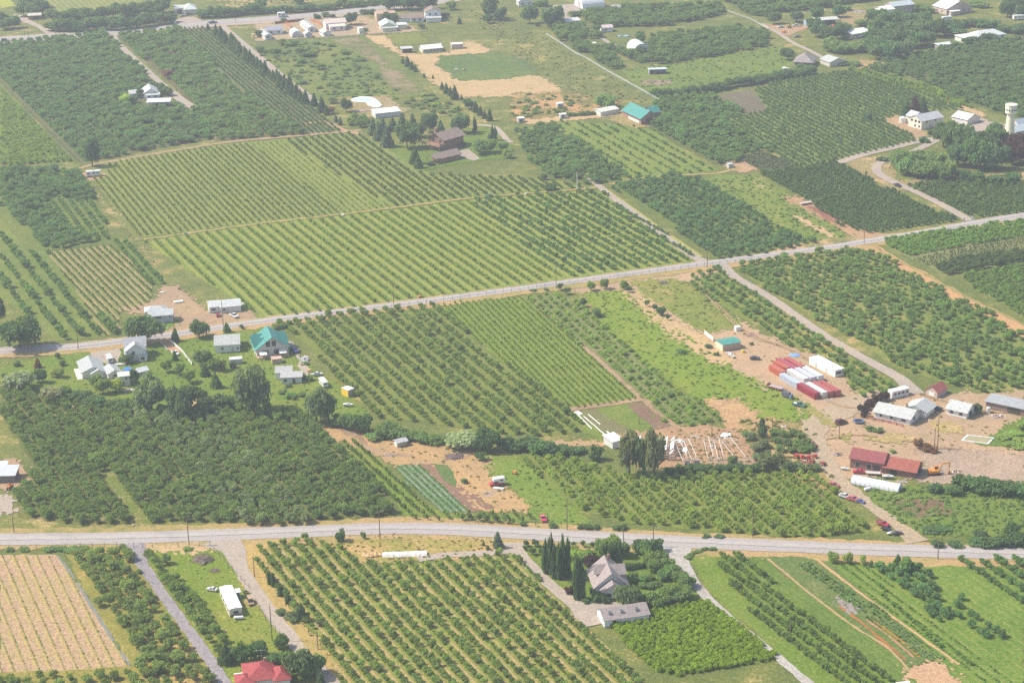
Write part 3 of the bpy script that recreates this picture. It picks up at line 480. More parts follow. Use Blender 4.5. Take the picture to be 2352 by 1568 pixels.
# house garden, bright block, right side
sheet('lawn', [1195, 1252, 1290, 1245, 1540, 1258, 1590, 1340, 1635, 1385, 1490, 1405, 1380, 1415, 1310, 1370, 1240, 1310], ground_mat('garden_grass', (.12, .18, .045), (.15, .195, .05), TAN, .16), .07)
F38 = [1395, 1432, 1500, 1400, 1630, 1385, 1700, 1440, 1790, 1512, 1560, 1552, 1510, 1545, 1440, 1480]
f = field('orchard_ground', F38, c1=(.12, .17, .045), c2=(.14, .185, .05), dirt=GD, amt=.1, line=[1410, 1440, 1540, 1548], sp=2.2)
rows(f, 'fruit_bush', 'bright yellow-green leafy bush in the dense block below the brown-roofed garage', 'bright dense block below the garage', tsp=1.25, sp=1.9, r=1.12, h=1.9, tint=(.088, .135, .018), skip=.0, var=.10, jit=.5)
f = field('orchard_ground', [1580, 1282, 1600, 1268, 1690, 1262, 1760, 1320, 1900, 1425, 2110, 1600, 1895, 1600, 1760, 1475, 1640, 1370], c1=(.13, .195, .045), c2=(.16, .215, .055), dirt=(.42, .31, .16), amt=.2, line=[1640, 1290, 2010, 1568], sp=4.0)
rows(f, 'fruit_tree', 'green fruit tree in the three rows right of the narrow concrete lane', 'rows right of the narrow concrete lane', flat=[1640, 1280, 1690, 1275, 1900, 1440, 2060, 1568, 1960, 1600, 1900, 1560, 1700, 1385], tsp=1.45, r=1.1, h=2.3, tint=(.062, .1, .036), skip=.04)
sheet('field', [1690, 1282, 1740, 1278, 1800, 1320, 1960, 1430, 2130, 1565, 2150, 1600, 2085, 1600, 1900, 1440], ground_mat('clover', (.105, .17, .045), (.14, .195, .055), (.2, .2, .08), .2, ang=dirang(Z('33', 400, 760, 1100, 1250)), sp=2.2, s1=((.17, .2, .07), .5, .2, .5)), .09)
sheet('field', [1742, 1278, 1850, 1280, 1900, 1290, 2000, 1372, 2060, 1430, 2150, 1515, 2090, 1530, 1960, 1430, 1800, 1318], ground_mat('mixed_beds', (.11, .16, .055), (.15, .18, .07), PINK, .16), .09)
f = field('field', [1860, 1285, 2050, 1280, 2352, 1290, 2352, 1600, 2200, 1600, 2145, 1512, 2000, 1372, 1905, 1300], z=.06, c1=(.115, .19, .045), c2=(.15, .22, .055), dirt=(.36, .29, .15), amt=.14, line=Z('33', 1750, 470, 2352, 880), sp=3.1, s1=((.26, .25, .10), .5, .13, .5))
rows(f, 'young_tree', 'low green plant row bush in the fine rows at the lower right', 'fine rows at the lower right', flat=Z('33', 600, 480, 900, 470, 1500, 1000, 2000, 1400, 2352, 1568, 1900, 1568, 1200, 1000), tsp=1.0, r=.42, h=.6, tint=(.06, .1, .035), skip=.25)
sheet('dry_ground', [2090, 1535, 2150, 1518, 2210, 1568, 2230, 1600, 2120, 1600], ground_mat('bare_pink', (.47, .32, .23), (.43, .29, .2), STRAW, .2), .12)
plant(Z('33', 1740, 450, 2352, 440, 2352, 900, 2200, 800, 1900, 600), 'fruit_tree', 'hedge-like fruit tree in the diagonal rows at the lower right edge', 'diagonal rows at the lower right edge', ang=dirang(Z('33', 1750, 470, 2352, 880)), sp=5.0, tsp=1.6, r=1.2, h=2.2, tint=DK2)
plant(Z('33', 930, 540, 1420, 500, 1560, 740, 1700, 1000, 1560, 1010, 1250, 740), 'orchard_tree', 'dark rounded tree in the clump of rows below the roadside pole', 'dark clump below the roadside pole', ang=dirang(Z('33', 950, 520, 1600, 980)), sp=3.6, tsp=2.6, r=1.6, h=2.8, tint=DK, jit=.4, skip=.08)
plant(Z('33', 1560, 740, 1760, 760, 2100, 1080, 2340, 1300, 2150, 1240, 1700, 1000), 'orchard_tree', 'dark rounded tree in the clump of rows below the roadside pole', 'dark clump below the roadside pole', ang=dirang(Z('33', 950, 520, 1600, 980)), sp=4.2, tsp=3.0, r=1.5, h=2.6, tint=DK, jit=.4, skip=.2)
plant(Z('33', 1000, 640, 1300, 960, 1900, 1420, 1860, 1440, 1240, 980, 960, 660), 'fruit_tree', 'small bush in the single hedge row through the bright right field', 'hedge row through the right field', ang=dirang(Z('33', 980, 650, 1880, 1430)), sp=2.2, tsp=1.6, r=.8, h=1.1, tint=(.06, .11, .035))
plant(Z('33', 250, 470, 400, 470, 700, 690, 1150, 960, 1100, 1010, 850, 900, 560, 720), 'vegetable_plant', 'leafy garden plant in the mixed beds at the lower right', 'mixed beds at the lower right', ang=dirang(Z('33', 250, 470, 850, 900)), sp=1.6, tsp=1.2, r=.75, h=.9, tint=(.055, .10, .04), skip=.12)
plant(Z('33', 850, 950, 1160, 1010, 1500, 1240, 1640, 1350, 1400, 1340, 1100, 1100), 'vegetable_plant', 'leafy garden plant in the mixed beds at the lower right', 'mixed beds at the lower right', ang=dirang(Z('33', 250, 470, 850, 900)), sp=1.3, tsp=1.0, r=.55, h=.6, tint=(.06, .10, .05), skip=.15)
strip('flower_bed', Z('33', 655, 870, 850, 1010, 1050, 1180, 1270, 1360), .85, ground_mat('red_flowers', (.40, .17, .09), (.33, .16, .08), (.14, .17, .05), .35), .15)
strip('flower_bed', Z('33', 900, 990, 1100, 1130, 1340, 1340), .7, ground_mat('pink_flowers', (.42, .25, .17), (.38, .21, .13), (.14, .17, .05), .2), .15)
strip('flower_bed', Z('33', 975, 1005, 1180, 1150, 1400, 1335), .9, ground_mat('orange_flowers', (.34, .2, .07), (.3, .19, .07), (.14, .17, .05), .25), .15)
strip('bare_strip', Z('33', 0, 430, 400, 760, 800, 1060, 1100, 1250, 1400, 1568), .8, ground_mat('tan_strip', (.42, .31, .18), PINK, GR, .2), .14)
strip('bare_strip', Z('33', 440, 430, 800, 710, 1100, 930, 1500, 1220, 1760, 1400), 1.1, ground_mat('tan_strip', (.46, .33, .2), TAN, GR, .15), .14)
sheet('bare_strip', Z('33', 660, 800, 690, 810, 825, 930, 805, 945), ground_mat('grey_bed', (.3, .26, .27), (.26, .22, .2), GR, .1), .13)

# ------------------------------------------------------------------ roads, tracks, drives
ROAD = ground_mat('road', (.37, .345, .36), (.40, .37, .385), (.33, .31, .32), .35, grain=.22)
GRAVEL = ground_mat('gravel', (.36, .315, .295), (.40, .345, .315), (.42, .33, .25), .25, grain=.35)
DUST = ground_mat('dust', (.44, .30, .21), (.38, .27, .19), TAN, .3, grain=.5)
VERGE = ground_mat('verge', (.42, .30, .18), (.33, .27, .13), (.18, .19, .07), .3)
TRK = ground_mat('track', (.33, .27, .13), (.24, .23, .09), (.46, .33, .19), .38)
strip('road_verge', [-60, 97, 67, 89, 250, 76, 462, 57, 588, 48, 738, 36, 900, 16, 1000, 4, 1040, -4], 24, GRAVEL, .16)
strip('road', [-60, 96, 67, 87, 250, 74, 462, 55, 588, 46, 738, 34, 900, 14, 1000, 2, 1040, -6], 14.5, ROAD, .22)
strip('road_verge', [-60, 812, 200, 797, 640, 736, 1000, 693, 1625, 610, 1889, 577, 1989, 559, 2120, 538, 2264, 514, 2420, 489], 13.5, VERGE, .12, amp=1.2)
strip('road', [-60, 810, 100, 800, 200, 794, 400, 768, 640, 733, 1000, 689, 1625, 605, 1889, 571, 1989, 555, 2120, 535, 2264, 509, 2420, 484], 6.6, ROAD, .22, widths=[8, 8, 7.5, 7, 6.6, 6.6, 6.6, 6.8, 7, 7.5, 8, 8])
strip('road_verge', [-60, 1238, 300, 1234, 700, 1222, 890, 1212, 1060, 1216, 1300, 1232, 1600, 1249, 2000, 1268, 2420, 1278], 17, VERGE, .12, amp=1.2)
strip('road', [-60, 1240, 300, 1235, 700, 1221, 890, 1214, 1060, 1217, 1300, 1231, 1600, 1246, 2000, 1262, 2420, 1274], 8.8, ROAD, .22)
LIGHT = ground_mat('worn_road', (.41, .385, .40), (.44, .41, .42), (.37, .35, .36), .35, grain=.25)
strip('wheel_tracks', [-60, 1238, 300, 1233, 700, 1219, 890, 1212, 1060, 1215, 1300, 1229, 1600, 1244, 2000, 1260, 2420, 1272], 2.6, LIGHT, .31, amp=.3)
strip('wheel_tracks', [-60, 809, 200, 793, 640, 732, 1000, 688, 1625, 604, 1889, 570, 1989, 554, 2264, 508, 2420, 483], 2.2, LIGHT, .31, amp=.3)
strip('lane', [254, 80, 270, 100, 320, 147, 370, 192, 410, 225, 440, 248], 5.5, GRAVEL, .18, widths=[8, 5, 4.5, 4.5, 6, 8])
strip('lane', [508, 58, 560, 102, 600, 135, 655, 182, 690, 208, 730, 240], 5, GRAVEL, .18)
strip('lane', [1350, 405, 1390, 440, 1450, 485, 1530, 545, 1600, 593, 1630, 606], 4.2, GRAVEL, .18, widths=[3, 4, 4.2, 4.2, 5, 9])
strip('track', [1190, 300, 1230, 340, 1290, 365, 1350, 405], 3.2, TRK, .15)
strip('path', [1378, 428, 1450, 478, 1530, 536, 1610, 590], 2.6, ground_mat('dry_verge', (.36, .33, .12), (.30, .30, .1), GB, .2), .14)
strip('lane', [1650, 605, 1690, 638, 1764, 681, 1890, 768, 1990, 827, 2065, 868, 2100, 905], 4.6, GRAVEL, .18, widths=[8, 5, 4.6, 4.6, 5, 5.5, 8])
strip('lane', [1920, 376, 1985, 355, 2050, 340, 2110, 325, 2160, 318], 6, GRAVEL, .18)
strip('lane', [2160, 318, 2070, 362, 2020, 375, 2015, 395, 2050, 418, 2120, 448, 2180, 480, 2230, 508], 5, GRAVEL, .19)
YLANE = ground_mat('yard_gravel', (.40, .325, .255), (.36, .30, .24), (.46, .33, .22), .35, grain=.4)
strip('lane', [2040, 905, 1960, 930, 1890, 965, 1870, 1000, 1893, 1050, 1925, 1100, 1990, 1155, 2060, 1205, 2110, 1245], 9, YLANE, .18, widths=[11, 14, 12, 9, 7.5, 6, 5, 5, 7], amp=.8)
strip('track', [1995, 566, 2059, 604, 2109, 630, 2200, 683, 2270, 716, 2400, 790], 8, ground_mat('orange_dirt', (.50, .315, .19), (.45, .29, .18), PINK, .25), .16, amp=.8)
strip('track', [2010, 568, 2070, 603, 2120, 628, 2210, 678, 2280, 711, 2400, 772], 1.6, ground_mat('weedy_strip', (.3, .25, .12), (.25, .22, .1), GR, .3), .2, amp=.8)
strip('lane', [300, 1246, 330, 1300, 390, 1388, 450, 1470, 505, 1550, 545, 1610], 3.6, ground_mat('old_asphalt', (.26, .245, .28), (.30, .275, .31), (.23, .215, .24), .2), .18, widths=[9, 4, 3.5, 3.6, 3.6, 3.6])
strip('lane', [500, 1238, 535, 1262, 555, 1310, 600, 1376, 660, 1455, 700, 1505, 760, 1568, 800, 1610], 5, GRAVEL, .18, widths=[14, 8, 4.6, 4.4, 4.4, 4.4, 5, 5])
strip('lane', [1180, 1246, 1185, 1262, 1230, 1312, 1290, 1366, 1340, 1400], 4.5, GRAVEL, .18, widths=[9, 5, 4.2, 4.2, 6])
sheet('driveway', [1300, 1378, 1330, 1388, 1380, 1382, 1425, 1384, 1480, 1402, 1400, 1432, 1345, 1440, 1320, 1418], GRAVEL, .19, amp=.3)
strip('track', [1170, 1265, 1100, 1272, 1020, 1275, 960, 1285], 4, GRAVEL, .17)
strip('lane', [1548, 1250, 1565, 1290, 1600, 1345, 1640, 1388, 1700, 1440, 1790, 1512, 1870, 1580], 4, ground_mat('concrete', (.42, .40, .40), (.37, .345, .34), (.3, .28, .26), .2), .18, widths=[13, 5, 3.6, 3.2, 3, 3, 3.2])
strip('track', [185, 388, 240, 374, 495, 331, 640, 316, 790, 303, 830, 300], 4.2, ground_mat('dirt_track', (.36, .27, .19), (.28, .24, .12), PINK, .3), .14, amp=.8)
strip('track', [330, 550, 400, 541, 588, 515, 700, 502, 790, 492, 965, 470, 1120, 452, 1350, 433, 1385, 425], 2.6, TRK, .14, amp=.6)
strip('track', [1400, 424, 1465, 411, 1560, 403, 1650, 398, 1700, 385], 3, TRK, .14, amp=.6)
strip('track', [1310, 940, 1400, 928, 1475, 918, 1500, 925], 3.6, ground_mat('soil_track', (.28, .19, .14), PINK, GR, .2), .14)
strip('bare_strip', [1218, 690, 1300, 760, 1400, 850, 1490, 930, 1560, 985, 1580, 1000], 2, ground_mat('soil_strip', (.27, .2, .13), PINK, GR, .3), .12, amp=.6)
# yards and drives of the houses on the diagonal road
sheet('yard_ground', Z('01', 1110, 1270, 1290, 1240, 1460, 1170, 1500, 1060, 1620, 1060, 1830, 1250, 1920, 1310, 2250, 1290, 2352, 1340, 2352, 1390, 1920, 1430, 1600, 1480, 1480, 1480, 1600, 1390), ground_mat('pinkish_yard', (.34, .25, .19), (.39, .285, .2), GR, .18), .1, amp=.8)
sheet('lawn', Z('01', 1400, 1410, 1620, 1390, 1600, 1440, 1430, 1480), ground_mat('lawn_strip', (.12, .2, .045), GB, TAN, .05), .14)
GARD = ground_mat('garden_grass', (.125, .19, .045), (.165, .21, .055), TAN, .16)
sheet('lawn', [0, 845, 130, 815, 230, 800, 400, 772, 450, 770, 620, 745, 660, 800, 720, 850, 800, 900, 850, 960, 700, 960, 560, 938, 350, 945, 230, 930, 120, 900, 0, 880], GARD, .055, amp=.6)
sheet('driveway', Z('02', 830, 60, 960, 20, 1090, 10, 1110, 120, 1080, 220, 1000, 210, 900, 180, 830, 120), GRAVEL, .12, amp=.5)
sheet('driveway', Z('02', 1480, -15, 1570, 0, 1650, 90, 1640, 130, 1590, 130), DUST, .12, amp=.4)
sheet('driveway', Z('12', 230, 0, 320, 40, 400, 190, 380, 230, 470, 320, 540, 340, 480, 240, 400, 140, 330, 0), GRAVEL, .12, amp=.5)
sheet('dry_ground', Z('02', 520, 530, 660, 550, 1020, 630, 900, 640, 560, 590), DRY, .1)
sheet('dry_ground', Z('02', 1700, 560, 1930, 530, 1870, 600, 1770, 640), DRY, .1)
sheet('yard_ground', Z('02', 0, 1100, 140, 1080, 280, 1280, 200, 1330, 0, 1350), ground_mat('pinkish_yard', (.38, .27, .2), PINK, GR, .2), .1)
sheet('yard_ground', Z('02', 0, 1440, 80, 1420, 120, 1500, 110, 1568, 0, 1568), GRAVEL, .1)
sheet('yard_ground', Z('01', 720, 20, 940, 30, 1000, 50, 830, 90, 760, 60), ground_mat('tan_dirt', (.45, .3, .19), PINK, GR, .2), .13)
# yards at the top
sheet('yard_ground', Z('10', 0, 220, 280, 190, 680, 150, 1000, 150, 1100, 200, 1400, 230, 1500, 290, 1100, 310, 700, 340, 0, 380), ground_mat('pale_yard', (.36, .29, .22), (.42, .32, .22), GR, .28), .1)
sheet('driveway', Z('00', 1560, 230, 1640, 180, 1700, 160, 1790, 160, 1880, 200), GRAVEL, .24, amp=.4)
sheet('driveway', Z('00', 110, 130, 220, 150, 400, 250, 540, 300, 440, 330, 350, 260, 180, 190), GRAVEL, .12, amp=.6)
sheet('driveway', Z('20', 380, 50, 560, 40, 640, 100, 500, 130, 640, 250, 580, 240, 470, 160, 380, 90), GRAVEL, .12, amp=.6)
strip('driveway', Z('20', 630, 240, 780, 320, 900, 400, 1000, 440), 3.5, GRAVEL, .12)
strip('lane', Z('30', -60, 220, 100, 310, 240, 400, 390, 470, 520, 540), 3.5, GRAVEL, .12)
sheet('yard_ground', Z('30', 0, 230, 150, 240, 400, 240, 330, 270, 180, 330, 60, 290), ground_mat('tan_dirt', (.45, .3, .19), PINK, GR, .25), .1)
sheet('yard_ground', Z('30', 650, 120, 1000, 100, 1000, 140, 800, 240, 680, 200), ground_mat('brown_yard', (.33, .25, .16), (.25, .22, .1), PINK, .3), .1)
sheet('yard_ground', Z('30', 1060, 1100, 1200, 1060, 1300, 1130, 1450, 1220, 1480, 1290, 1380, 1290, 1290, 1230), ground_mat('tan_yard', (.42, .3, .2), (.36, .26, .18), GR, .2), .1)
sheet('yard_ground', Z('30', 1700, 1060, 1760, 1040, 2150, 1150, 2300, 1120, 2352, 1130, 2352, 1250, 1990, 1240, 1750, 1190), GRAVEL, .1, amp=.6)
sheet('lawn', Z('10', 1200, 1330, 1500, 1350, 1900, 1190, 2250, 1170, 2352, 1330, 2300, 1450, 2000, 1480, 1500, 1568, 1300, 1450), ground_mat('garden_grass', (.12, .18, .045), (.145, .19, .05), TAN, .1), .09)
strip('driveway', Z('10', 2020, 1150, 2180, 1165, 2250, 1220, 2300, 1280, 2352, 1310) , 3.5, GRAVEL, .15)
sheet('driveway', Z('10', 1860, 1390, 1950, 1370, 2060, 1460, 2000, 1480, 1880, 1440), GRAVEL, .15, amp=.5)
strip('track', [700, 285, 745, 280, 790, 300, 830, 308], 4, DUST, .13)
sheet('yard_ground', Z('10', 800, 900, 1200, 880, 1330, 990, 1420, 1000, 1300, 1060, 1040, 1080, 850, 1020), ground_mat('pale_yard', (.33, .27, .18), (.25, .22, .1), PINK, .2), .1)

# weeds and tussocks that roughen the open grass and the edges of the yards (nobody could count them)
for q_, sp_, sk, tn, r_ in (
    ([1345, 672, 1440, 667, 1475, 702, 1600, 790, 1700, 858, 1860, 933, 1855, 962, 1750, 968, 1690, 915, 1620, 920, 1560, 888, 1470, 820, 1400, 758], 2.2, .5, (.075, .115, .03), .75),
    ([1450, 646, 1550, 640, 1600, 665, 1690, 735, 1690, 752, 1620, 765, 1550, 720, 1480, 680], 2.4, .55, (.08, .10, .035), .7),
    ([1990, 1125, 2080, 1118, 2352, 1125, 2352, 1225, 2200, 1230, 2130, 1230, 2050, 1190, 2000, 1150], 1.7, .35, (.06, .1, .034), .9),
    ([1620, 640, 1700, 730, 1860, 800, 1960, 900, 2200, 920, 2352, 910, 2352, 1030, 2130, 1040, 1950, 1030, 1900, 1010, 1960, 920, 1840, 870, 1700, 800], 3.4, .72, (.09, .09, .04), .6),
    (Z('22', 1400, 820, 1900, 800, 2100, 850, 2230, 1120, 1560, 1150), 1.7, .5, (.085, .085, .045), .6),
    ([1700, 965, 1760, 960, 1870, 985, 1890, 1060, 1930, 1120, 1900, 1130, 1760, 1075, 1730, 1000], 2.0, .45, (.075, .08, .04), .9),
    ([1110, 1050, 1185, 1048, 1250, 1100, 1320, 1170, 1345, 1200, 1250, 1212, 1210, 1150, 1150, 1095], 2.2, .55, (.07, .115, .034), .6),
    ([850, 1010, 905, 1015, 1000, 1012, 1092, 1030, 1120, 1095, 1205, 1150, 1120, 1170, 1030, 1068, 905, 1066], 2.4, .68, (.085, .09, .04), .6),
    (Z('20', 1000, 640, 1640, 560, 2352, 440) + Z('30', 120, 420, 230, 620, 0, 700) + Z('20', 1600, 810, 1280, 860, 1140, 800), 4., .6, (.07, .1, .034), 1.1),
    ([1060, 10, 1130, 45, 1250, 85, 1390, 170, 1500, 232, 1340, 250, 1300, 205, 1220, 150, 1130, 90], 4.2, .55, (.085, .1, .04), 1.1),
    ([1615, 415, 1735, 402, 1850, 480, 1950, 540, 1880, 560, 1764, 512, 1690, 457], 2.6, .5, (.07, .105, .034), .9),
    ([560, 1244, 900, 1224, 1120, 1236, 1160, 1264, 1000, 1280, 830, 1288, 700, 1250], 1.8, .55, (.08, .09, .035), .5),
    ([420, 1260, 560, 1320, 660, 1480, 600, 1500, 480, 1380], 2., .7, (.075, .11, .034), .4),
    ([40, 850, 400, 780, 620, 760, 720, 850, 840, 950, 560, 930, 250, 930], 2.6, .7, (.065, .1, .034), .6)):
    plant(q_, 'weed_clump', '', '', sp=sp_, tsp=sp_ * .8, r=r_, h=r_ * .7, tint=tn, jit=1.4, skip=sk, var=.4)

# ------------------------------------------------------------------ foliage
TINT_GAIN = 3.2
def leaf_mat(name, var=.3):
    mt = bpy.data.materials.new(name); mt.use_nodes = True
    nt = mt.node_tree; nt.nodes.remove(nt.nodes['Principled BSDF'])
    at = nt.nodes.new('ShaderNodeAttribute'); at.attribute_type = 'INSTANCER'; at.attribute_name = 'tint'
    oi = nt.nodes.new('ShaderNodeObjectInfo')
    pa = nt.nodes.new('ShaderNodeAttribute'); pa.attribute_type = 'GEOMETRY'; pa.attribute_name = 'leaf'
    k = mathn(nt, 'ADD', mathn(nt, 'MULTIPLY', oi.outputs['Random'], var), mathn(nt, 'MULTIPLY', pa.outputs['Fac'], .55))
    k = mathn(nt, 'ADD', k, .72 - var * .5)
    k = mathn(nt, 'MULTIPLY', k, TINT_GAIN)
    warmer = mixc(nt, 1.0, at.outputs['Color'], (1.12, 1.03, .86), 'MULTIPLY')
    vm = nt.nodes.new('ShaderNodeVectorMath'); vm.operation = 'SCALE'
    nt.links.new(warmer, vm.inputs[0]); nt.links.new(k, vm.inputs['Scale'])
    d = nt.nodes.new('ShaderNodeBsdfDiffuse'); t = nt.nodes.new('ShaderNodeBsdfTranslucent'); mx = nt.nodes.new('ShaderNodeMixShader')
    warm = mixc(nt, 1.0, vm.outputs[0], (1.25, 1.15, .5), 'MULTIPLY')
    nt.links.new(vm.outputs[0], d.inputs['Color']); nt.links.new(warm, t.inputs['Color'])
    mx.inputs[0].default_value = .48
    nt.links.new(d.outputs[0], mx.inputs[1]); nt.links.new(t.outputs[0], mx.inputs[2])
    nt.links.new(mx.outputs[0], nt.nodes['Material Output'].inputs['Surface'])
    return mt
LEAF = leaf_mat('leaves')
BARK = plain('bark', (.13, .10, .075), .95, .3, 3.0)

def ico(sub=1):
    bm = bmesh.new(); bmesh.ops.create_icosphere(bm, subdivisions=sub, radius=1.0)
    V = np.array([v.co[:] for v in bm.verts]); F = np.array([[v.index for v in f.verts] for f in bm.faces]); bm.free()
    return V, F
ICO1 = ico(1); ICO2 = ico(2)
def crown_mesh(name, seed, shape='round', nl=7, nleaf=150, leaf=.22, z0=.18, core=.68, gap=0.):
    """unit crown (radius 1, height 1): lumpy lobes of foliage with leaf clumps standing out of them"""
    rs = np.random.RandomState(seed); C, R = [], []
    for i in range(nl):
        if shape == 'round':
            a = rs.uniform(0, 6.28); q = math.sqrt(rs.uniform(0, 1)) * .62; zz = rs.uniform(.30, .78) * (1 - .25 * q)
            C.append((q * math.cos(a), q * math.sin(a), z0 + (1 - z0) * zz)); R.append((rs.uniform(.28, .50), (1 - z0) * rs.uniform(.16, .30)))
        elif shape == 'open':
            a = i * 2.4 + rs.uniform(0, .7); q = rs.uniform(.3, .72); zz = rs.uniform(.35, .82)
            C.append((q * math.cos(a), q * math.sin(a), z0 + (1 - z0) * zz)); R.append((rs.uniform(.22, .40), (1 - z0) * rs.uniform(.12, .22)))
        elif shape == 'cone':
            t = (i + .5) / nl; rad = (1 - t) ** .85; C.append((rs.normal(0, .05), rs.normal(0, .05), z0 + (1 - z0) * t * .93)); R.append((rad * .92 + .06, (1 - z0) / nl * 1.0))
        elif shape == 'column':
            t = (i + .5) / nl; rad = (.92 if t < .6 else .92 * (1 - (t - .6) / .4) ** .6 + .08) * rs.uniform(.85, 1.05)
            C.append((rs.normal(0, .12), rs.normal(0, .12), z0 + (1 - z0) * t * .94)); R.append((rad, (1 - z0) / nl * 1.2))
        elif shape == 'tall':
            t = rs.uniform(0, 1) ** 1.25; rad = (.72 + .8 * t) if t < .35 else max(.1, 1 - ((t - .35) / .68) ** 1.3 * .95); a = rs.uniform(0, 6.28); q = math.sqrt(rs.uniform(0, 1)) * .72 * rad
            C.append((q * math.cos(a), q * math.sin(a), z0 + (1 - z0) * (t * .86 + .06))); R.append((.24 + .22 * rad, (1 - z0) * .11))
    C, R = np.array(C), np.array(R)
    Vs, Fs, L = [], [], []; n = 0
    V0, F0 = ICO1
    for c, r in zip(C, R):
        jj = 1 + rs.normal(0, .10, (len(V0), 1))
        v = V0 * jj * np.array([r[0] * core, r[0] * core, r[1] * core]) + c
        Vs.append(v); Fs += [tuple(f + n) for f in F0]; L += list(rs.uniform(.1, .6, len(F0))); n += len(v)
    w = R[:, 0] ** 2; w = w / w.sum()
    asp = .0
    for k in range(nleaf):
        i = rs.choice(len(C), p=w); d = rs.normal(0, 1, 3)
        if shape != 'cone' or rs.rand() < .5: d[2] = abs(d[2]) * (1 if rs.rand() < .75 else -1)
        d /= np.linalg.norm(d)
        p = C[i] + d * np.array([R[i, 0], R[i, 0], R[i, 1]]) * rs.uniform(.82, 1.12)
        if p[2] < z0 * .6: continue
        nr = d * .55 + rs.normal(0, .5, 3) + np.array([-.12, 0, .55]); nr /= np.linalg.norm(nr)
        a = np.cross(nr, rs.normal(0, 1, 3)); a /= np.linalg.norm(a) + 1e-9; b = np.cross(nr, a)
        s = leaf * rs.uniform(.6, 1.35); bend = nr * s * .35
        S = np.array([1, 1, 1.])
        Vs.append(np.array([p - a * s, p - b * s * .7 + bend, p + a * s, p + b * s * .7 + bend]))
        Fs.append((n, n + 1, n + 2, n + 3)); L.append(rs.uniform(.15, 1.0)); n += 4
    me = bpy.data.meshes.new(name); me.from_pydata(np.vstack(Vs).tolist(), [], [tuple(int(q) for q in f) for f in Fs])
    at = me.attributes.new('leaf', 'FLOAT', 'FACE'); at.data.foreach_set('value', np.array(L, dtype=np.float32))
    me.materials.append(LEAF); me.update()
    return me
def trunk_mesh(name, seed, limbs=4, r=.07, top=.55, spread=.45):
    """unit trunk: tapered stem with a few limbs (radius and height both 1)"""
    rs = np.random.RandomState(seed); V, F = [], []
    def tube(a, b, ra, rb, k=6):
        a, b = np.array(a, float), np.array(b, float); d = b - a; d /= np.linalg.norm(d)
        x = np.cross(d, [.3, .9, .1]); x /= np.linalg.norm(x); y = np.cross(d, x); n = len(V)
        for c, q in ((a, ra), (b, rb)):
            for i in range(k):
                t = 6.2832 * i / k; V.append(c + (x * math.cos(t) + y * math.sin(t)) * q)
        for i in range(k): F.append((n + i, n + (i + 1) % k, n + k + (i + 1) % k, n + k + i))
    tube((0, 0, -.04), (rs.normal(0, .03), rs.normal(0, .03), top * .55), r, r * .72)
    fork = V[-1] * 0 + np.array([0, 0, top * .52])
    tube(fork, (0.02, 0, top * 1.25), r * .7, r * .25)
    for i in range(limbs):
        a = 6.28 * i / limbs + rs.uniform(-.4, .4)
        tube(fork + np.array([0, 0, rs.uniform(-.05, .1)]), (spread * math.cos(a), spread * math.sin(a), top * rs.uniform(.9, 1.2)), r * .5, r * .18)
    me = bpy.data.meshes.new(name); me.from_pydata([tuple(v) for v in V], [], F); me.materials.append(BARK); me.update()
    return me

CROWNS = {
    'orchard_tree': [crown_mesh('orchard_crown', 10 + i, 'round', 9, 400, .125, .16) for i in range(4)],
    'fruit_tree': [crown_mesh('fruit_crown', 20 + i, 'round', 8, 280, .15, .14) for i in range(4)],
    'young_tree': [crown_mesh('young_crown', 30 + i, 'round', 5, 110, .22, .10) for i in range(3)],
    'fruit_bush': [crown_mesh('bush_crown', 40 + i, 'round', 7, 240, .14, .0) for i in range(4)],
    'vegetable_plant': [crown_mesh('vegetable_crown', 50 + i, 'round', 3, 30, .35, .0) for i in range(2)],
    'weed_clump': [crown_mesh('weed_crown', 58 + i, 'round', 3, 26, .34, .0) for i in range(2)],
    'crop_plant': [crown_mesh('crop_crown', 55 + i, 'round', 2, 24, .40, .0) for i in range(2)],
}
TRUNKS = {k: [trunk_mesh(k + '_trunk', 60 + i) for i in range(2)] for k in ('orchard_tree', 'fruit_tree', 'young_tree', 'fruit_bush')}

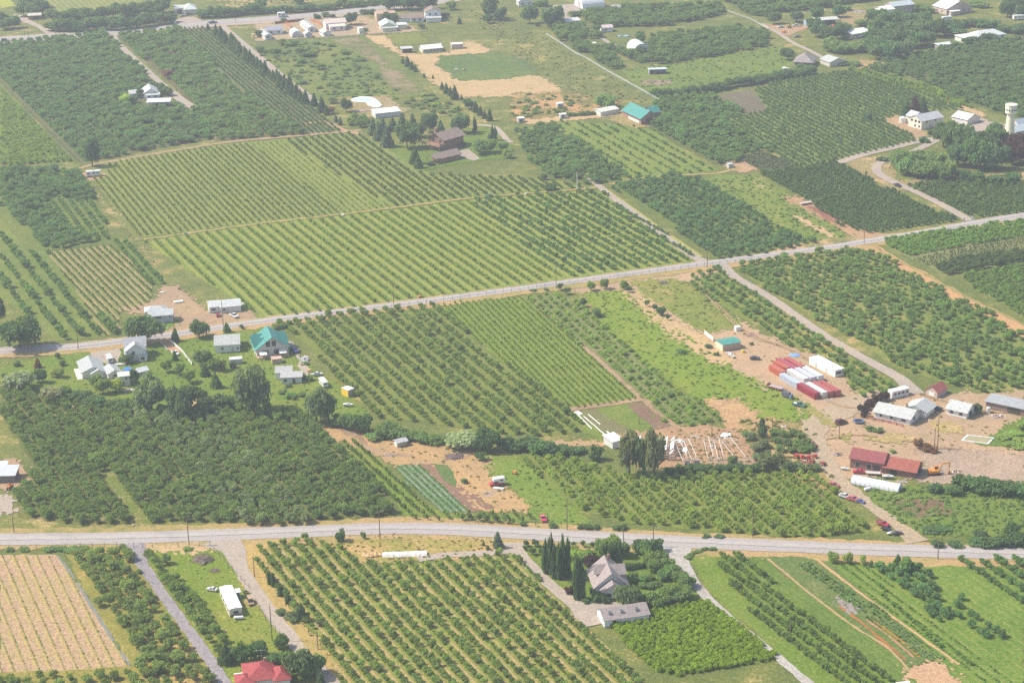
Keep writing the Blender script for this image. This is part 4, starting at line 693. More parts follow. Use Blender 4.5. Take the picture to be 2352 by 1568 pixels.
def gn_scatter(meshes, name):
    """node tree that puts a copy of one of the meshes on every vertex (kept as geometry of the scattered object itself)"""
    ng = bpy.data.node_groups.new(name, 'GeometryNodeTree')
    ng.interface.new_socket('Geometry', in_out='INPUT', socket_type='NodeSocketGeometry')
    ng.interface.new_socket('Geometry', in_out='OUTPUT', socket_type='NodeSocketGeometry')
    i = ng.nodes.new('NodeGroupInput'); o = ng.nodes.new('NodeGroupOutput')
    join = ng.nodes.new('GeometryNodeJoinGeometry')
    for src in meshes:
        oi = ng.nodes.new('GeometryNodeObjectInfo'); oi.inputs['Object'].default_value = src; oi.inputs['As Instance'].default_value = False
        gi_ = ng.nodes.new('GeometryNodeGeometryToInstance'); ng.links.new(oi.outputs['Geometry'], gi_.inputs[0])
        ng.links.new(gi_.outputs[0], join.inputs[0])
    iop = ng.nodes.new('GeometryNodeInstanceOnPoints'); iop.inputs['Pick Instance'].default_value = True
    mp = ng.nodes.new('GeometryNodeMeshToPoints'); ng.links.new(i.outputs[0], mp.inputs[0]); ng.links.new(mp.outputs[0], iop.inputs['Points'])
    ng.links.new(join.outputs[0], iop.inputs['Instance'])
    def attr(n, t):
        a = ng.nodes.new('GeometryNodeInputNamedAttribute'); a.data_type = t; a.inputs['Name'].default_value = n
        return [s for s in a.outputs if s.name == 'Attribute' and s.enabled][0] if any(s.enabled for s in a.outputs) else a.outputs[0]
    ng.links.new(attr('pick', 'INT'), iop.inputs['Instance Index'])
    e = attr('rot', 'FLOAT_VECTOR')
    try:
        er = ng.nodes.new('FunctionNodeEulerToRotation'); ng.links.new(e, er.inputs[0]); ng.links.new(er.outputs[0], iop.inputs['Rotation'])
    except Exception: ng.links.new(e, iop.inputs['Rotation'])
    ng.links.new(attr('sca', 'FLOAT_VECTOR'), iop.inputs['Scale'])
    ng.links.new(iop.outputs[0], o.inputs[0])
    return ng

CAT = {'orchard_tree': 'tree', 'fruit_tree': 'tree', 'young_tree': 'tree', 'fruit_bush': 'bush', 'vegetable_plant': 'plant', 'crop_plant': 'plant', 'weed_clump': 'plant'}
MASSN = {'orchard_tree': 'orchard_foliage', 'fruit_tree': 'fruit_row_foliage', 'young_tree': 'young_row_foliage', 'fruit_bush': 'bush_foliage', 'vegetable_plant': 'vegetable_foliage', 'crop_plant': 'crop_foliage', 'weed_clump': 'weeds'}
LIMIT = {'vegetable_plant': 0, 'crop_plant': 0, 'weed_clump': 0}
def build_orchards():
    for kind, lst in PLANTS.items():
        lst.sort(key=lambda t: t[2]); k = LIMIT.get(kind, 300)
        cr = CROWNS[kind]; tr = TRUNKS.get(kind)
        protos = []
        for i, (x, y, _, r, h, rot, tint, label, group) in enumerate(lst[:k]):
            root = empty(kind, (x, y, 0), rot, label, CAT[kind], group)
            c_ = link('crown', cr[i % len(cr)], None, root); c_.scale = (r, r, h); c_['tint'] = tint
            t_ = link('trunk', tr[i % 2], None, root); t_.scale = (r, r, h)
            if i < len(cr): protos.append(c_)
        rest = lst[k:]
        if not rest: continue
        if not protos:
            for q in cr: protos.append(bpy.data.objects.new('crown', q))
        me = bpy.data.meshes.new(MASSN[kind]); n = len(rest)
        me.from_pydata([(t[0], t[1], 0) for t in rest], [], [])
        def A(nm, ty, field, data):
            a = me.attributes.new(nm, ty, 'POINT'); a.data.foreach_set(field, np.array(data, dtype=np.int32 if ty == 'INT' else np.float32).ravel())
        A('sca', 'FLOAT_VECTOR', 'vector', [(t[3], t[3], t[4]) for t in rest])
        A('rot', 'FLOAT_VECTOR', 'vector', [(0, 0, t[5]) for t in rest])
        A('pick', 'INT', 'value', nrs.randint(0, len(protos), n))
        A('tint', 'FLOAT_VECTOR', 'vector', [t[6] for t in rest])
        o = link(MASSN[kind], me, LEAF); tag(o, kind='stuff')
        md = o.modifiers.new('scatter', 'NODES'); md.node_group = gn_scatter(protos, 'scatter_' + kind)
        print('PLANTS', kind, len(lst))
build_orchards()

# ------------------------------------------------------------------ building kit
class MB:
    def __init__(s): s.v, s.f = [], []
    def poly(s, P):
        n = len(s.v); s.v += [tuple(p) for p in P]; s.f.append(tuple(range(n, n + len(P))))
    def box(s, x0, y0, z0, x1, y1, z1):
        n = len(s.v)
        s.v += [(x0, y0, z0), (x1, y0, z0), (x1, y1, z0), (x0, y1, z0), (x0, y0, z1), (x1, y0, z1), (x1, y1, z1), (x0, y1, z1)]
        s.f += [tuple(n + i for i in q) for q in ((3, 2, 1, 0), (4, 5, 6, 7), (0, 1, 5, 4), (1, 2, 6, 5), (2, 3, 7, 6), (3, 0, 4, 7))]
    def extrude(s, prof, axis, a, b):
        """closed profile [(p, z)] swept along x (axis 0, p is y) or y (axis 1, p is x)"""
        n = len(s.v); k = len(prof)
        for t in (a, b): s.v += [(t, p, z) if axis == 0 else (p, t, z) for p, z in prof]
        for i in range(k): s.f.append((n + i, n + (i + 1) % k, n + k + (i + 1) % k, n + k + i))
        s.f.append(tuple(n + k - 1 - i for i in range(k))); s.f.append(tuple(n + k + i for i in range(k)))
    def tube(s, a, b, ra, rb=None, k=7):
        a, b = Vector(a), Vector(b); d = (b - a).normalized(); rb = ra if rb is None else rb
        x = d.orthogonal().normalized(); y = d.cross(x); n = len(s.v)
        for c_, q in ((a, ra), (b, rb)):
            for i in range(k):
                t = 2 * math.pi * i / k; s.v.append(tuple(c_ + (x * math.cos(t) + y * math.sin(t)) * q))
        for i in range(k): s.f.append((n + i, n + (i + 1) % k, n + k + (i + 1) % k, n + k + i))
        s.f.append(tuple(n + i for i in range(k - 1, -1, -1))); s.f.append(tuple(n + k + i for i in range(k)))
    def blob(s, c, r, jit=.15, sub=ICO1, seed=0):
        rs = np.random.RandomState(seed); V, F = sub; n = len(s.v)
        for p in V: s.v.append(tuple(np.array(c) + p * np.array(r) * (1 + rs.normal(0, jit))))
        s.f += [tuple(int(q) + n for q in f) for f in F]
    def mesh(s, name, fix=True):
        me = bpy.data.meshes.new(name); me.from_pydata(s.v, [], s.f)
        if fix:
            bm = bmesh.new(); bm.from_mesh(me); bmesh.ops.recalc_face_normals(bm, faces=bm.faces); bm.to_mesh(me); bm.free()
        me.update(); return me
    def build(s, name, mat_, parent=None, fix=True): return link(name, s.mesh(name, fix), mat_, parent)

_M = {}
def M(col, kind='wall'):
    k = (tuple(round(q, 3) for q in col), kind)
    if k not in _M:
        if kind == 'wall': _M[k] = plain('wall_paint', col, .75, .12, 1.2)
        elif kind == 'roof': _M[k] = plain('roofing', col, .7, .2, 1.1)
        elif kind == 'metal': _M[k] = plain('sheet_metal', col, .45, .12, .7, .25)
        elif kind == 'paint': _M[k] = plain('vehicle_paint', col, .3, .06, 1.5, 0., spec=.5)
        elif kind == 'dark': _M[k] = plain('dark_surface', col, .6, .3, 2.)
    return _M[k]
WHITE, CREAM, GREYR, PALER = (.72, .71, .69), (.70, .64, .5), (.36, .375, .37), (.47, .485, .48)
TEAL, RED_R, BROWN_R = (.07, .27, .235), (.30, .055, .055), (.25, .185, .155)
GLASS = bpy.data.materials.new('window_glass'); GLASS.use_nodes = True
_b = GLASS.node_tree.nodes['Principled BSDF']; _b.inputs['Base Color'].default_value = (.035, .045, .055, 1); _b.inputs['Roughness'].default_value = .08
DARK = M((.035, .033, .03), 'dark'); TYRE = M((.025, .025, .026), 'dark'); RIM = M((.45, .45, .46), 'metal')
TIMBER = plain('timber', (.20, .145, .10), .9, .3, 2.0); WPAINT = M(WHITE); STEEL = M((.55, .56, .57), 'metal')

def roof_mb(x0, y0, L, W, h, typ, rise, o):
    b = MB(); t = .16
    if typ in ('gx', 'gy'):
        S, E = (W, L) if typ == 'gx' else (L, W); s0, e0 = (y0, x0) if typ == 'gx' else (x0, y0); sl = rise / (S / 2)
        pr = [(s0 - o, h - o * sl + .03), (s0 + S / 2, h + rise + .03), (s0 + S + o, h - o * sl + .03), (s0 + S + o, h - o * sl + t), (s0 + S / 2, h + rise + t + .05), (s0 - o, h - o * sl + t)]
        b.extrude(pr, 0 if typ == 'gx' else 1, e0 - o * .8, e0 + E + o * .8)
    elif typ == 'hip':
        sl = rise / (min(L, W) / 2); A = [(x0 - o, y0 - o), (x0 + L + o, y0 - o), (x0 + L + o, y0 + W + o), (x0 - o, y0 + W + o)]; z = h - o * sl * .4
        if L >= W: R = [(x0 + W / 2, y0 + W / 2, h + rise), (x0 + L - W / 2, y0 + W / 2, h + rise)]
        else: R = [(x0 + L / 2, y0 + L / 2, h + rise), (x0 + L / 2, y0 + W - L / 2, h + rise)]
        E = [(p[0], p[1], z) for p in A]; D = [(p[0], p[1], z - t) for p in A]
        if L >= W: q = [(0, 1, 'b', 'a'), (1, 2, 'b'), (2, 3, 'a', 'b'), (3, 0, 'a')]
        else: q = [(0, 1, 'a'), (1, 2, 'b', 'a'), (2, 3, 'b'), (3, 0, 'a', 'b')]
        for w in q: b.poly([E[w[0]], E[w[1]]] + [R[0] if k == 'a' else R[1] for k in w[2:]])
        for i in range(4): b.poly([D[i], D[(i + 1) % 4], E[(i + 1) % 4], E[i]])
        b.poly(D[::-1])
    elif typ in ('shed', 'shedb'):
        a, c_ = (0, rise) if typ == 'shed' else (rise, 0)
        b.extrude([(y0 - o, h + a + .02), (y0 + W + o, h + c_ + .02), (y0 + W + o, h + c_ + t), (y0 - o, h + a + t)], 0, x0 - o, x0 + L + o)
    elif typ == 'flat': b.box(x0 - o, y0 - o, h, x0 + L + o, y0 + W + o, h + .2)
    elif typ in ('ax', 'ay'):
        S, E = (W, L) if typ == 'ax' else (L, W); s0, e0 = (y0, x0) if typ == 'ax' else (x0, y0)
        pr = [(s0 + S / 2 - math.cos(math.pi * i / 14) * S / 2, h + math.sin(math.pi * i / 14) ** .85 * rise) for i in range(15)]
        inn = [(s0 + S / 2 - math.cos(math.pi * i / 14) * (S / 2 - .1), max(0, h + math.sin(math.pi * i / 14) ** .85 * rise - .1)) for i in range(15)]
        b.extrude(pr + inn[::-1], 0 if typ == 'ax' else 1, e0, e0 + E)
    return b
def wall_mb(x0, y0, L, W, h, typ, rise):
    b = MB(); i = .0
    if typ in ('ax', 'ay'):
        S = W if typ == 'ax' else L; s0 = y0 if typ == 'ax' else x0
        pr = [(s0 + S / 2 - math.cos(math.pi * k / 14) * (S / 2 - .12), h + math.sin(math.pi * k / 14) ** .85 * (rise - .12)) for k in range(15)]
        e0, E = (x0, L) if typ == 'ax' else (y0, W); ax = 0 if typ == 'ax' else 1
        b.extrude(pr, ax, e0 + .15, e0 + .3); b.extrude(pr, ax, e0 + E - .3, e0 + E - .15)
        return b
    if typ == 'gx': b.extrude([(y0, -.05), (y0 + W, -.05), (y0 + W, h), (y0 + W / 2, h + rise), (y0, h)], 0, x0, x0 + L)
    elif typ == 'gy': b.extrude([(x0, -.05), (x0 + L, -.05), (x0 + L, h), (x0 + L / 2, h + rise), (x0, h)], 1, y0, y0 + W)
    elif typ == 'shed': b.extrude([(y0, -.05), (y0 + W, -.05), (y0 + W, h + rise), (y0, h)], 0, x0, x0 + L)
    elif typ == 'shedb': b.extrude([(y0, -.05), (y0 + W, -.05), (y0 + W, h), (y0, h + rise)], 0, x0, x0 + L)
    else: b.box(x0, y0, -.05, x0 + L, y0 + W, h)
    return b
def on_face(face, blk, pos, z, w, h, d, b=None):
    """a plate of w x h lying against a wall of a block, d proud of it"""
    b = b or MB(); x0, y0, L, W = blk[:4]; e = .004
    if face == 'f': b.box(x0 + pos, y0 - d, z, x0 + pos + w, y0 - e, z + h)
    elif face == 'b': b.box(x0 + pos, y0 + W + e, z, x0 + pos + w, y0 + W + d, z + h)
    elif face == 'l': b.box(x0 - d, y0 + pos, z, x0 - e, y0 + pos + w, z + h)
    else: b.box(x0 + L + e, y0 + pos, z, x0 + L + d, y0 + pos + w, z + h)
    return b
def house(name, label, cat, cell, c, a, W, h, typ='gx', rise=1.5, wall=WHITE, roof=GREYR, over=.45, wings=(), wins=None, doors=(('f', .3, 1.0, 2.1),), chim=None, group=None,
          open_=False, rk='roof', posts=5, trim=True):
    cu = Z(cell, *c); au = Z(cell, *a); p, q = G(*cu), G(*au); d = q - p; L = d.length; rz = math.atan2(d.y, d.x)
    root = empty(name, (p.x, p.y, 0), rz, label, cat, group); k_ = far_k(cu[1]); root.scale = (k_, k_, k_); L = L / k_
    main = (0., 0., L, W, h, typ, rise)
    rm = M(roof, rk); wm = M(wall)
    for k, bl in enumerate([main] + list(wings)):
        wcol = bl[8] if len(bl) > 8 and bl[8] else wall; rcol = bl[7] if len(bl) > 7 and bl[7] else roof
        blk = bl[:7]
        if open_ and k == 0:
            b = MB(); x0, y0 = 0, 0
            for i in range(posts):
                x = .1 + (L - .4) * i / (posts - 1)
                for y in (.1, W - .3): pb = MB(); pb.box(x, y, 0, x + .2, y + .2, h + (rise if typ == 'shed' and y > 1 else 0)); pb.build('post', M(wall), root)
            b.box(.05, W - .12, 0, L - .05, W - .02, h); b.build('wall', wm, root)
        else:
            wall_mb(*blk).build('wall', M(wcol), root)
            if cat in ('house', 'garage') and trim:
                fb = MB(); x0, y0, l_, w_ = blk[:4]; e = .04
                fb.box(x0 - e, y0 - e, -.05, x0 + l_ + e, y0 + w_ + e, .28); fb.build('foundation', M((.42, .41, .39)), root)
        roof_mb(*blk, over).build('roof', M(rcol, rk), root)
    if wins is None:
        n = max(1, int(L / 3.4)); wins = [(0, 'f', (i + .5) * L / n - .6, 1.05, 1.2, 1.0) for i in range(n)] + ([(0, 'l', W * .3, 1.05, 1.1, 1.), (0, 'l', W * .65, 1.05, 1.1, 1.)] if W > 5 else [])
    blocks = [main] + [b_[:7] for b_ in wings]
    for (k, f_, pos, z, w, hh) in wins:
        fr = on_face(f_, blocks[k], pos - .08, z - .08, w + .16, hh + .16, .05).build('window', WPAINT, root)
        on_face(f_, blocks[k], pos, z, w, hh, .075).build('pane', GLASS, fr)
    for (f_, pos, w, hh, *cc) in doors:
        span = L if f_ in 'fb' else W
        on_face(f_, main, pos * span, .05, w, hh, .06).build('door', M(cc[0]) if cc else M((.5, .47, .42)), root)
    if chim:
        x, y, z1, w = chim; b = MB(); b.box(x, y, h * .6, x + w, y + w, z1); b.build('chimney', M((.33, .19, .14)), root)
    return root, L

WALLB = (.60, .63, .66)
H = house
H('farmhouse', 'white farmhouse with low side wing alone amid the dark far left orchard', 'house', '00', (1325, 908), (1455, 898), 12, 2.9, 'gy', 2.2, WHITE, PALER, wings=[(-7.5, 3, 7.4, 6, 2.6, 'gx', 1.2), (1.2, -3, 7, 2.95, 2.3, 'shed', .4)], wins=[(2, 'f', .8, 1., 1.2, .9), (2, 'f', 4, 1., 1.8, .9), (1, 'f', 2, 1., 1.2, 1.)], doors=())
H('carport', 'open sided carport with pale grey roof in front of the lone white farmhouse', 'carport', '00', (1355, 985), (1562, 978), 6, 2.5, 'shed', .6, (.7, .7, .68), (.58, .6, .58), open_=True, wins=[], doors=())
H('shed', 'brown shed with pale roof under dark trees at the far left', 'shed', '00', (262, 186), (380, 180), 5, 2.6, 'gx', .9, (.26, .19, .15), (.50, .48, .40), wins=[], doors=(('f', .4, 3, 2.2, (.06, .05, .05)),))
H('house', 'white house with greenish hip roof beside the far highway drive', 'house', '00', (1695, 135), (1805, 128), 12, 3.0, 'hip', 2.2, WHITE, (.52, .58, .54), wings=[(-5.2, 3, 5.15, 10, 3.3, 'flat', 0, PALER)], wins=[(1, 'f', 1, .3, 3, 2.2)], doors=(('f', .2, 1, 2.1),))
H('house', 'white house end at the top edge behind the far hedge trees', 'house', '00', (1440, 10), (1560, 5), 8, 3, 'gx', 1.5, WHITE, PALER)
H('mobile_home', 'grey roofed mobile home at the left end of the far row of buildings', 'house', '10', (100, 326), (247, 316), 8, 2.7, 'gx', 1.5, WHITE, (.30, .31, .36))
H('mobile_home', 'narrow white roofed mobile home leftmost in the far row', 'house', '10', (85, 372), (146, 366), 15, 2.6, 'gy', .8, WHITE, PALER)
H('quonset_hut', 'white half-round hut in the far row of mobile homes', 'shed', '10', (330, 352), (425, 345), 10, .3, 'ay', 3.6, (.62, .63, .64), (.78, .78, .77), wins=[], doors=(('f', .35, 2.2, 2.2),), rk='metal')
H('mobile_home', 'long white mobile home standing end-on behind the half-round hut', 'house', '10', (480, 302), (546, 296), 20, 2.7, 'gy', .6, WHITE, PALER)
H('shed', 'small grey gabled shed in front of the long white mobile home', 'shed', '10', (455, 352), (516, 347), 5, 2.2, 'gy', 1.2, (.55, .56, .56), PALER, wins=[])
H('house', 'white house with rust streaked roof right of the orange fence', 'house', '10', (680, 292), (822, 281), 4, 2.6, 'shed', 1., WHITE, (.62, .56, .5), wings=[(-1.5, 4.05, 12, 9, 4, 'gx', 1.5, (.55, .47, .42))])
H('shed', 'small white gabled shed below the rust streaked house', 'shed', '10', (622, 341), (690, 333), 7, 2.3, 'gy', 1., WHITE, PALER, wins=[])
H('storage_box', 'upright white box hut at the end of the far row', 'shed', '10', (950, 317), (990, 313), 3.5, 3.3, 'flat', 0, WHITE, WHITE, over=.02, wins=[])
H('workshop', 'wide workshop with pale green gable roof beside the gravel yard', 'shed', '10', (1152, 292), (1285, 284), 12, 3, 'gy', 2., (.62, .58, .46), (.50, .57, .52), wings=[(10.2, 2, 5, 7, 2.7, 'flat', 0), (.5, -2.2, 8.5, 2.1, 2.3, 'shed', .4)])
H('building', 'tan flat roofed building by the highway behind the yard trees', 'building', '10', (1110, 202), (1290, 190), 8, 4.4, 'flat', 0, (.62, .46, .33), (.44, .3, .22), over=.15)
H('house', 'white two-storey house with brown roofs above the horse paddock', 'house', '10', (1420, 210), (1540, 204), 8, 2.8, 'gx', 1.8, WHITE, BROWN_R, wings=[(-6, 2, 5.95, 6, 2.6, 'gx', 1.4), (9.2, 2, 9, 8, 5.4, 'gy', 2.), (9.4, -2.3, 8.5, 4.2, 2.5, 'shed', .3, PALER)], wins=[(0, 'f', 1.5, 1, 1.4, 1.1), (0, 'f', 5, 1, 1.4, 1.1), (2, 'f', 2, 3.4, 1.2, 1.1), (2, 'f', 5.5, 3.4, 1.2, 1.1)])
H('field_shelter', 'small open fronted shelter leftmost in the horse paddock', 'shed', '10', (1340, 492), (1436, 486), 4, 2.5, 'shed', .3, (.40, .33, .26), PALER, wins=[], doors=(('f', .12, 5, 2.2, (.06, .055, .05)),))  # dark door plate stands in for the shade inside the open front
H('stable', 'long low stable with bright white roof in the middle of the horse paddock', 'shed', '10', (1532, 491), (1712, 474), 7, 2.2, 'gx', 1.5, (.62, .58, .48), WHITE, wins=[(0, 'f', 1 + 1.75 * i, .7, 1.1, 1.1) for i in range(7)], doors=())
H('field_shelter', 'small tan walled shelter with white roof rightmost in the horse paddock', 'shed', '10', (1800, 456), (1903, 449), 4, 2.7, 'flat', 0, (.46, .40, .33), WHITE, over=.2, wins=[], doors=())
H('shed', 'low shed with broad white flat roof beside the swimming pool', 'shed', '10', (1100, 1090), (1327, 1066), 8, 2.6, 'shed', .4, (.60, .62, .62), WHITE, wins=[], doors=())
BRW = (.26, .135, .095)
r_, L_ = H('chalet', 'brown two-storey timber house with balcony and brown roof', 'house', '10', (1728, 1388), (1876, 1345), 9, 5., 'gx', 2., BRW, BROWN_R, over=1.0, wins=[(0, 'l', 1.5, 3.2, 1.4, 1.5), (0, 'l', 5.2, 3.2, 2., 1.5), (0, 'l', 2, .6, 1.4, 1.6), (0, 'f', 3, 3.2, 1.2, 1.1), (0, 'f', 8, 3.2, 1.2, 1.1)], doors=(('l', .7, 1, 2.1),), chim=(2.5, 7.4, 8.2, .9))
r_.scale = r_.scale * 1.22
b = MB(); b.box(-3.2, -.6, 2.35, -.1, 10, 2.6); b.build('balcony', M((.36, .2, .14)), r_)
b = MB(); b.box(-3.2, -.6, 2.6, -3.1, 10, 3.5); b.box(-3.2, -.6, 2.6, -.1, -.5, 3.5); b.build('railing', M((.40, .24, .17)), r_)
for y in (-.5, 4.6, 9.8): b = MB(); b.box(-3.15, y, 0, -2.95, y + .2, 2.35); b.build('post', TIMBER, r_)
r_, L_ = H('garage', 'brown timber garage with open porch below the brown timber house', 'garage', '10', (1702, 1500), (1857, 1462), 6.5, 2.5, 'gx', 1.4, (.34, .18, .12), BROWN_R, over=.8, wins=[(0, 'f', 4, 1, 1.2, .9), (0, 'f', 8, 1, 1.2, .9)], doors=(('l', .25, 3, 2.1, (.45, .28, .18)),), trim=False)
r_.scale = r_.scale * 1.15
roof_mb(-3.4, 0, 3.2, 6.5, 2.5, 'gx', 1.4, .3).build('porch_roof', M(BROWN_R, 'roof'), r_)
for y in (.2, 6.1): b = MB(); b.box(-3.3, y, 0, -3.1, y + .2, 2.5); b.build('post', TIMBER, r_)
# top centre
H('house', 'white gabled house at the top edge above the fenced pasture', 'house', '20', (62, 62), (190, 55), 9, 3, 'gy', 2., WHITE, PALER)
H('quonset_hut', 'large ribbed white half-round shed at the top edge with tall end door', 'shed', '20', (652, 96), (856, 76), 14, .4, 'ax', 6., WHITE, (.72, .73, .72), wins=[], doors=(('l', .35, 3., 4.),), rk='metal')
H('shed', 'grey roofed shed with bright white end wall beside the far drive', 'shed', '20', (502, 241), (626, 226), 7, 2.5, 'gx', 1., WHITE, (.58, .58, .56), wins=[])
H('shed', 'small white hut with pinkish roof in front of the far grove', 'shed', '20', (832, 301), (926, 294), 5, 2.7, 'gx', 1., WHITE, (.55, .46, .45), wins=[(0, 'f', 1, .9, 1, 1), (0, 'l', 1.5, .9, 1, 1)])
H('quonset_hut', 'white half-round hut between the two pasture groves', 'shed', '20', (1120, 500), (1266, 488), 13, .4, 'ay', 5.2, (.50, .52, .54), (.80, .80, .80), wins=[], doors=(('f', .36, 3, 3.2, (.4, .42, .44)),), rk='metal')
r_, L_ = H('loafing_shed', 'open fronted blue-grey shelter on the bright pasture', 'shed', '20', (1262, 686), (1416, 681), 4.6, 2.7, 'shed', -.3, (.36, .42, .50), (.62, .72, .76), open_=True, posts=4, wins=[], doors=(), rk='metal')
for x in (0, L_ - .12): b = MB(); b.box(x, .05, 0, x + .1, 4.5, 2.55); b.build('end_wall', M((.36, .42, .50)), r_)
H('barn', 'barn with green metal roof and brown gable at the end of the far lane', 'barn', '20', (1185, 1146), (1345, 1124), 21, 3.3, 'gy', 3.3, (.34, .2, .15), TEAL, over=.7, wings=[(11.2, 10, 5, 7, 3, 'gx', 2.2)], wins=[], doors=(('f', .3, 3.4, 2.9, (.14, .1, .09)), ('l', .1, 12, 1.4, WHITE)), rk='metal')
H('shed', 'long white shed with grey roof left of the green roofed barn', 'shed', '20', (815, 1073), (976, 1042), 6.5, 2.5, 'gx', .7, (.72, .70, .62), (.60, .60, .56), wins=[], doors=())
for xx, yy, lb in ((420, 996, 'white roofed hut alone in the dry weeds, uppermost of the three small huts'), (447, 1096, 'white roofed hut at the left end of the clipped hedge'), (60, 1131, 'white roofed hut beside the lane bend, leftmost of the three small huts')):
    H('hut', lb, 'hut', '20', (xx, yy), (xx + 55, yy - 5), 3, 2.3, 'flat', 0, (.45, .44, .42), WHITE, over=.15, wins=[], doors=(('f', .3, 1, 1.9, (.1, .1, .1)),), group='small huts along the far lane')
H('shed', 'small grey shed on the tan dirt patch beside the netted plot', 'shed', '20', (1992, 1548), (2036, 1541), 2.4, 2., 'flat', 0, (.5, .47, .43), PALER, over=.1, wins=[])
# top right
H('machine_shed', 'large machine shed with white and blue-grey roofs at the top right', 'shed', '30', (1055, 152), (1160, 140), 9, 3.6, 'gx', 1.2, WHITE, WHITE, wings=[(8.6, 2, 14, 10, 4.6, 'gx', 1.5, (.40, .46, .50), (.42, .36, .30))], wins=[], doors=(('f', .3, 3, 2.9, (.66, .66, .66)),))
H('house', 'big white roofed house with wide pinkish gable at the top right', 'house', '30', (1640, 142), (1868, 112), 13, 3.6, 'gy', 3.6, (.55, .43, .37), WHITE, wings=[(1, -3, 6, 2.95, 2.4, 'shed', .4, WHITE)], doors=())
H('shed', 'low shed with flat bright white roof among the upper right trees', 'shed', '30', (768, 362), (956, 336), 9, 2.7, 'shed', .5, (.5, .46, .42), WHITE, wins=[], doors=(('f', .5, 6, 2.2, (.1, .09, .08)),))
H('machine_shed', 'long open fronted pole shed beside the yellow machinery', 'shed', '30', (430, 242), (650, 228), 6, 3.1, 'shed', .3, (.2, .17, .15), (.5, .48, .46), open_=True, wins=[], doors=())
H('shipping_container', 'blue container at the left end of the open pole shed', 'container', '30', (350, 241), (415, 234), 3, 2.6, 'flat', 0, (.33, .43, .55), (.42, .5, .6), over=.0, wins=[], doors=(('f', .2, 2, 2.3, (.3, .4, .52)),))
H('shed', 'low shed with pale bluish roof at the head of the far right orchard', 'shed', '30', (1572, 459), (1700, 442), 4, 2.3, 'shed', .3, (.40, .35, .3), (.58, .62, .66), wins=[], doors=())
H('house', 'long white house with pale hip roof among shrubs at the far right', 'house', '30', (1905, 392), (2180, 356), 10, 2.8, 'hip', 2.4, WHITE, (.60, .61, .60), wings=[(-6.5, 2, 6.45, 8, 2.8, 'flat', 0, WHITE)])
r_, L_ = H('house', 'house with steep grey-brown hip roof and dark glazed porch', 'house', '30', (240, 612), (402, 620), 13, 2.9, 'hip', 3.4, (.62, .58, .52), (.27, .235, .225), over=.9, wins=[(0, 'f', .5 + 1.35 * i, .9, 1.1, 1.7) for i in range(8)], doors=())
H('garage', 'pale grey gabled garage right of the house with the steep hip roof', 'garage', '30', (566, 617), (716, 598), 10, 2.5, 'gy', 1.7, (.60, .54, .44), (.40, .42, .40), wins=[], doors=(('f', .2, 4.5, 2.1, (.5, .47, .42)),))
H('house', 'cream two-storey house with grey roof beside the trees left of the water tower', 'house', '30', (1408, 1196), (1606, 1154), 9.5, 4.6, 'gx', 2.2, (.74, .68, .55), (.42, .43, .44), wings=[(4, 9.55, 7, 6, 4.2, 'gy', 2.)], wins=[(0, 'l', 1., 1., 1.2, 1.1), (0, 'l', 4, 1., 1.2, 1.1), (0, 'l', 1., 3.4, 1.4, 1.2), (0, 'l', 3.6, 3.4, 1.4, 1.2), (0, 'l', 6.4, 3.4, 1.4, 1.2), (0, 'f', 3, 3.2, 1.2, 1), (0, 'f', 9, 3.2, 1.2, 1)], doors=(('f', .35, 2.4, 2.1),))
H('garage', 'cream garage with pale grey roof between the cream house and the water tower', 'garage', '30', (1830, 1147), (1945, 1116), 10, 2.6, 'gy', 2., (.72, .67, .56), (.60, .61, .60), wins=[], doors=(('l', .2, 5, 2., (.6, .62, .64)),))
H('building', 'white block at the foot of the water tower', 'building', '30', (2168, 1335), (2236, 1316), 5, 4.6, 'flat', 0, WHITE, PALER, over=.1, wins=[(0, 'l', 1.5, 2.6, 1., 1.)], doors=())
H('house', 'blue-grey roofed house at the right edge behind the water tower', 'house', '30', (2270, 1262), (2400, 1236), 8, 2.8, 'gx', 2., (.5, .46, .42), (.42, .48, .50))
H('house', 'house with slate blue roof at the right edge, farther back', 'house', '30', (2300, 1190), (2400, 1170), 6, 2.6, 'gx', 1.8, (.62, .55, .5), (.30, .36, .44))
# diagonal road
H('house', 'grey-blue walled house with white roof across the diagonal road', 'house', '01', (1372, 1411), (1592, 1394), 7, 3.7, 'gx', 1.5, (.45, .48, .53), (.43, .455, .455), wings=[(-1.5, 7.05, 9, 6, 3.4, 'hip', 1.5)], wins=[(0, 'f', 2.9, 2.3, 2.5, 1.0), (0, 'f', 3.8, .5, .9, .5), (0, 'f', 7.4, .5, .9, .5), (0, 'f', 8.6, 2.4, .8, .6), (0, 'l', 1.4, 2.3, 1.2, 1.1)], doors=(('l', .6, 1., 2.1),))
H('house', 'white bungalow with low white roof and two cars parked in front', 'house', '01', (2030, 1312), (2217, 1294), 9, 2.9, 'gx', 1.2, WHITE, (.47, .49, .49), wings=[(-4.8, 1.5, 4.75, 8, 2.9, 'gx', 1.1)], wins=[(1, 'f', 1, 1.1, 1.6, 1.), (0, 'f', 1, 1.1, 1., 1.)])
H('house', 'white two-storey house with steep cross gables and front porch', 'house', '02', (1162, 192), (1346, 172), 4, 4.6, 'gy', 2.8, WHITE, (.40, .41, .42), wings=[(0, 4.05, 8.6, 7, 5., 'gx', 2.8), (5.2, -1.2, 3.2, 5, 2.5, 'shed', .5)], wins=[(0, 'f', 2.6, 2.9, 1., 1.6), (0, 'f', 5, .9, 1., 1.3), (0, 'l', 1., 3., .9, 1.3), (2, 'f', .6, .8, 1.6, 1.2)], doors=())
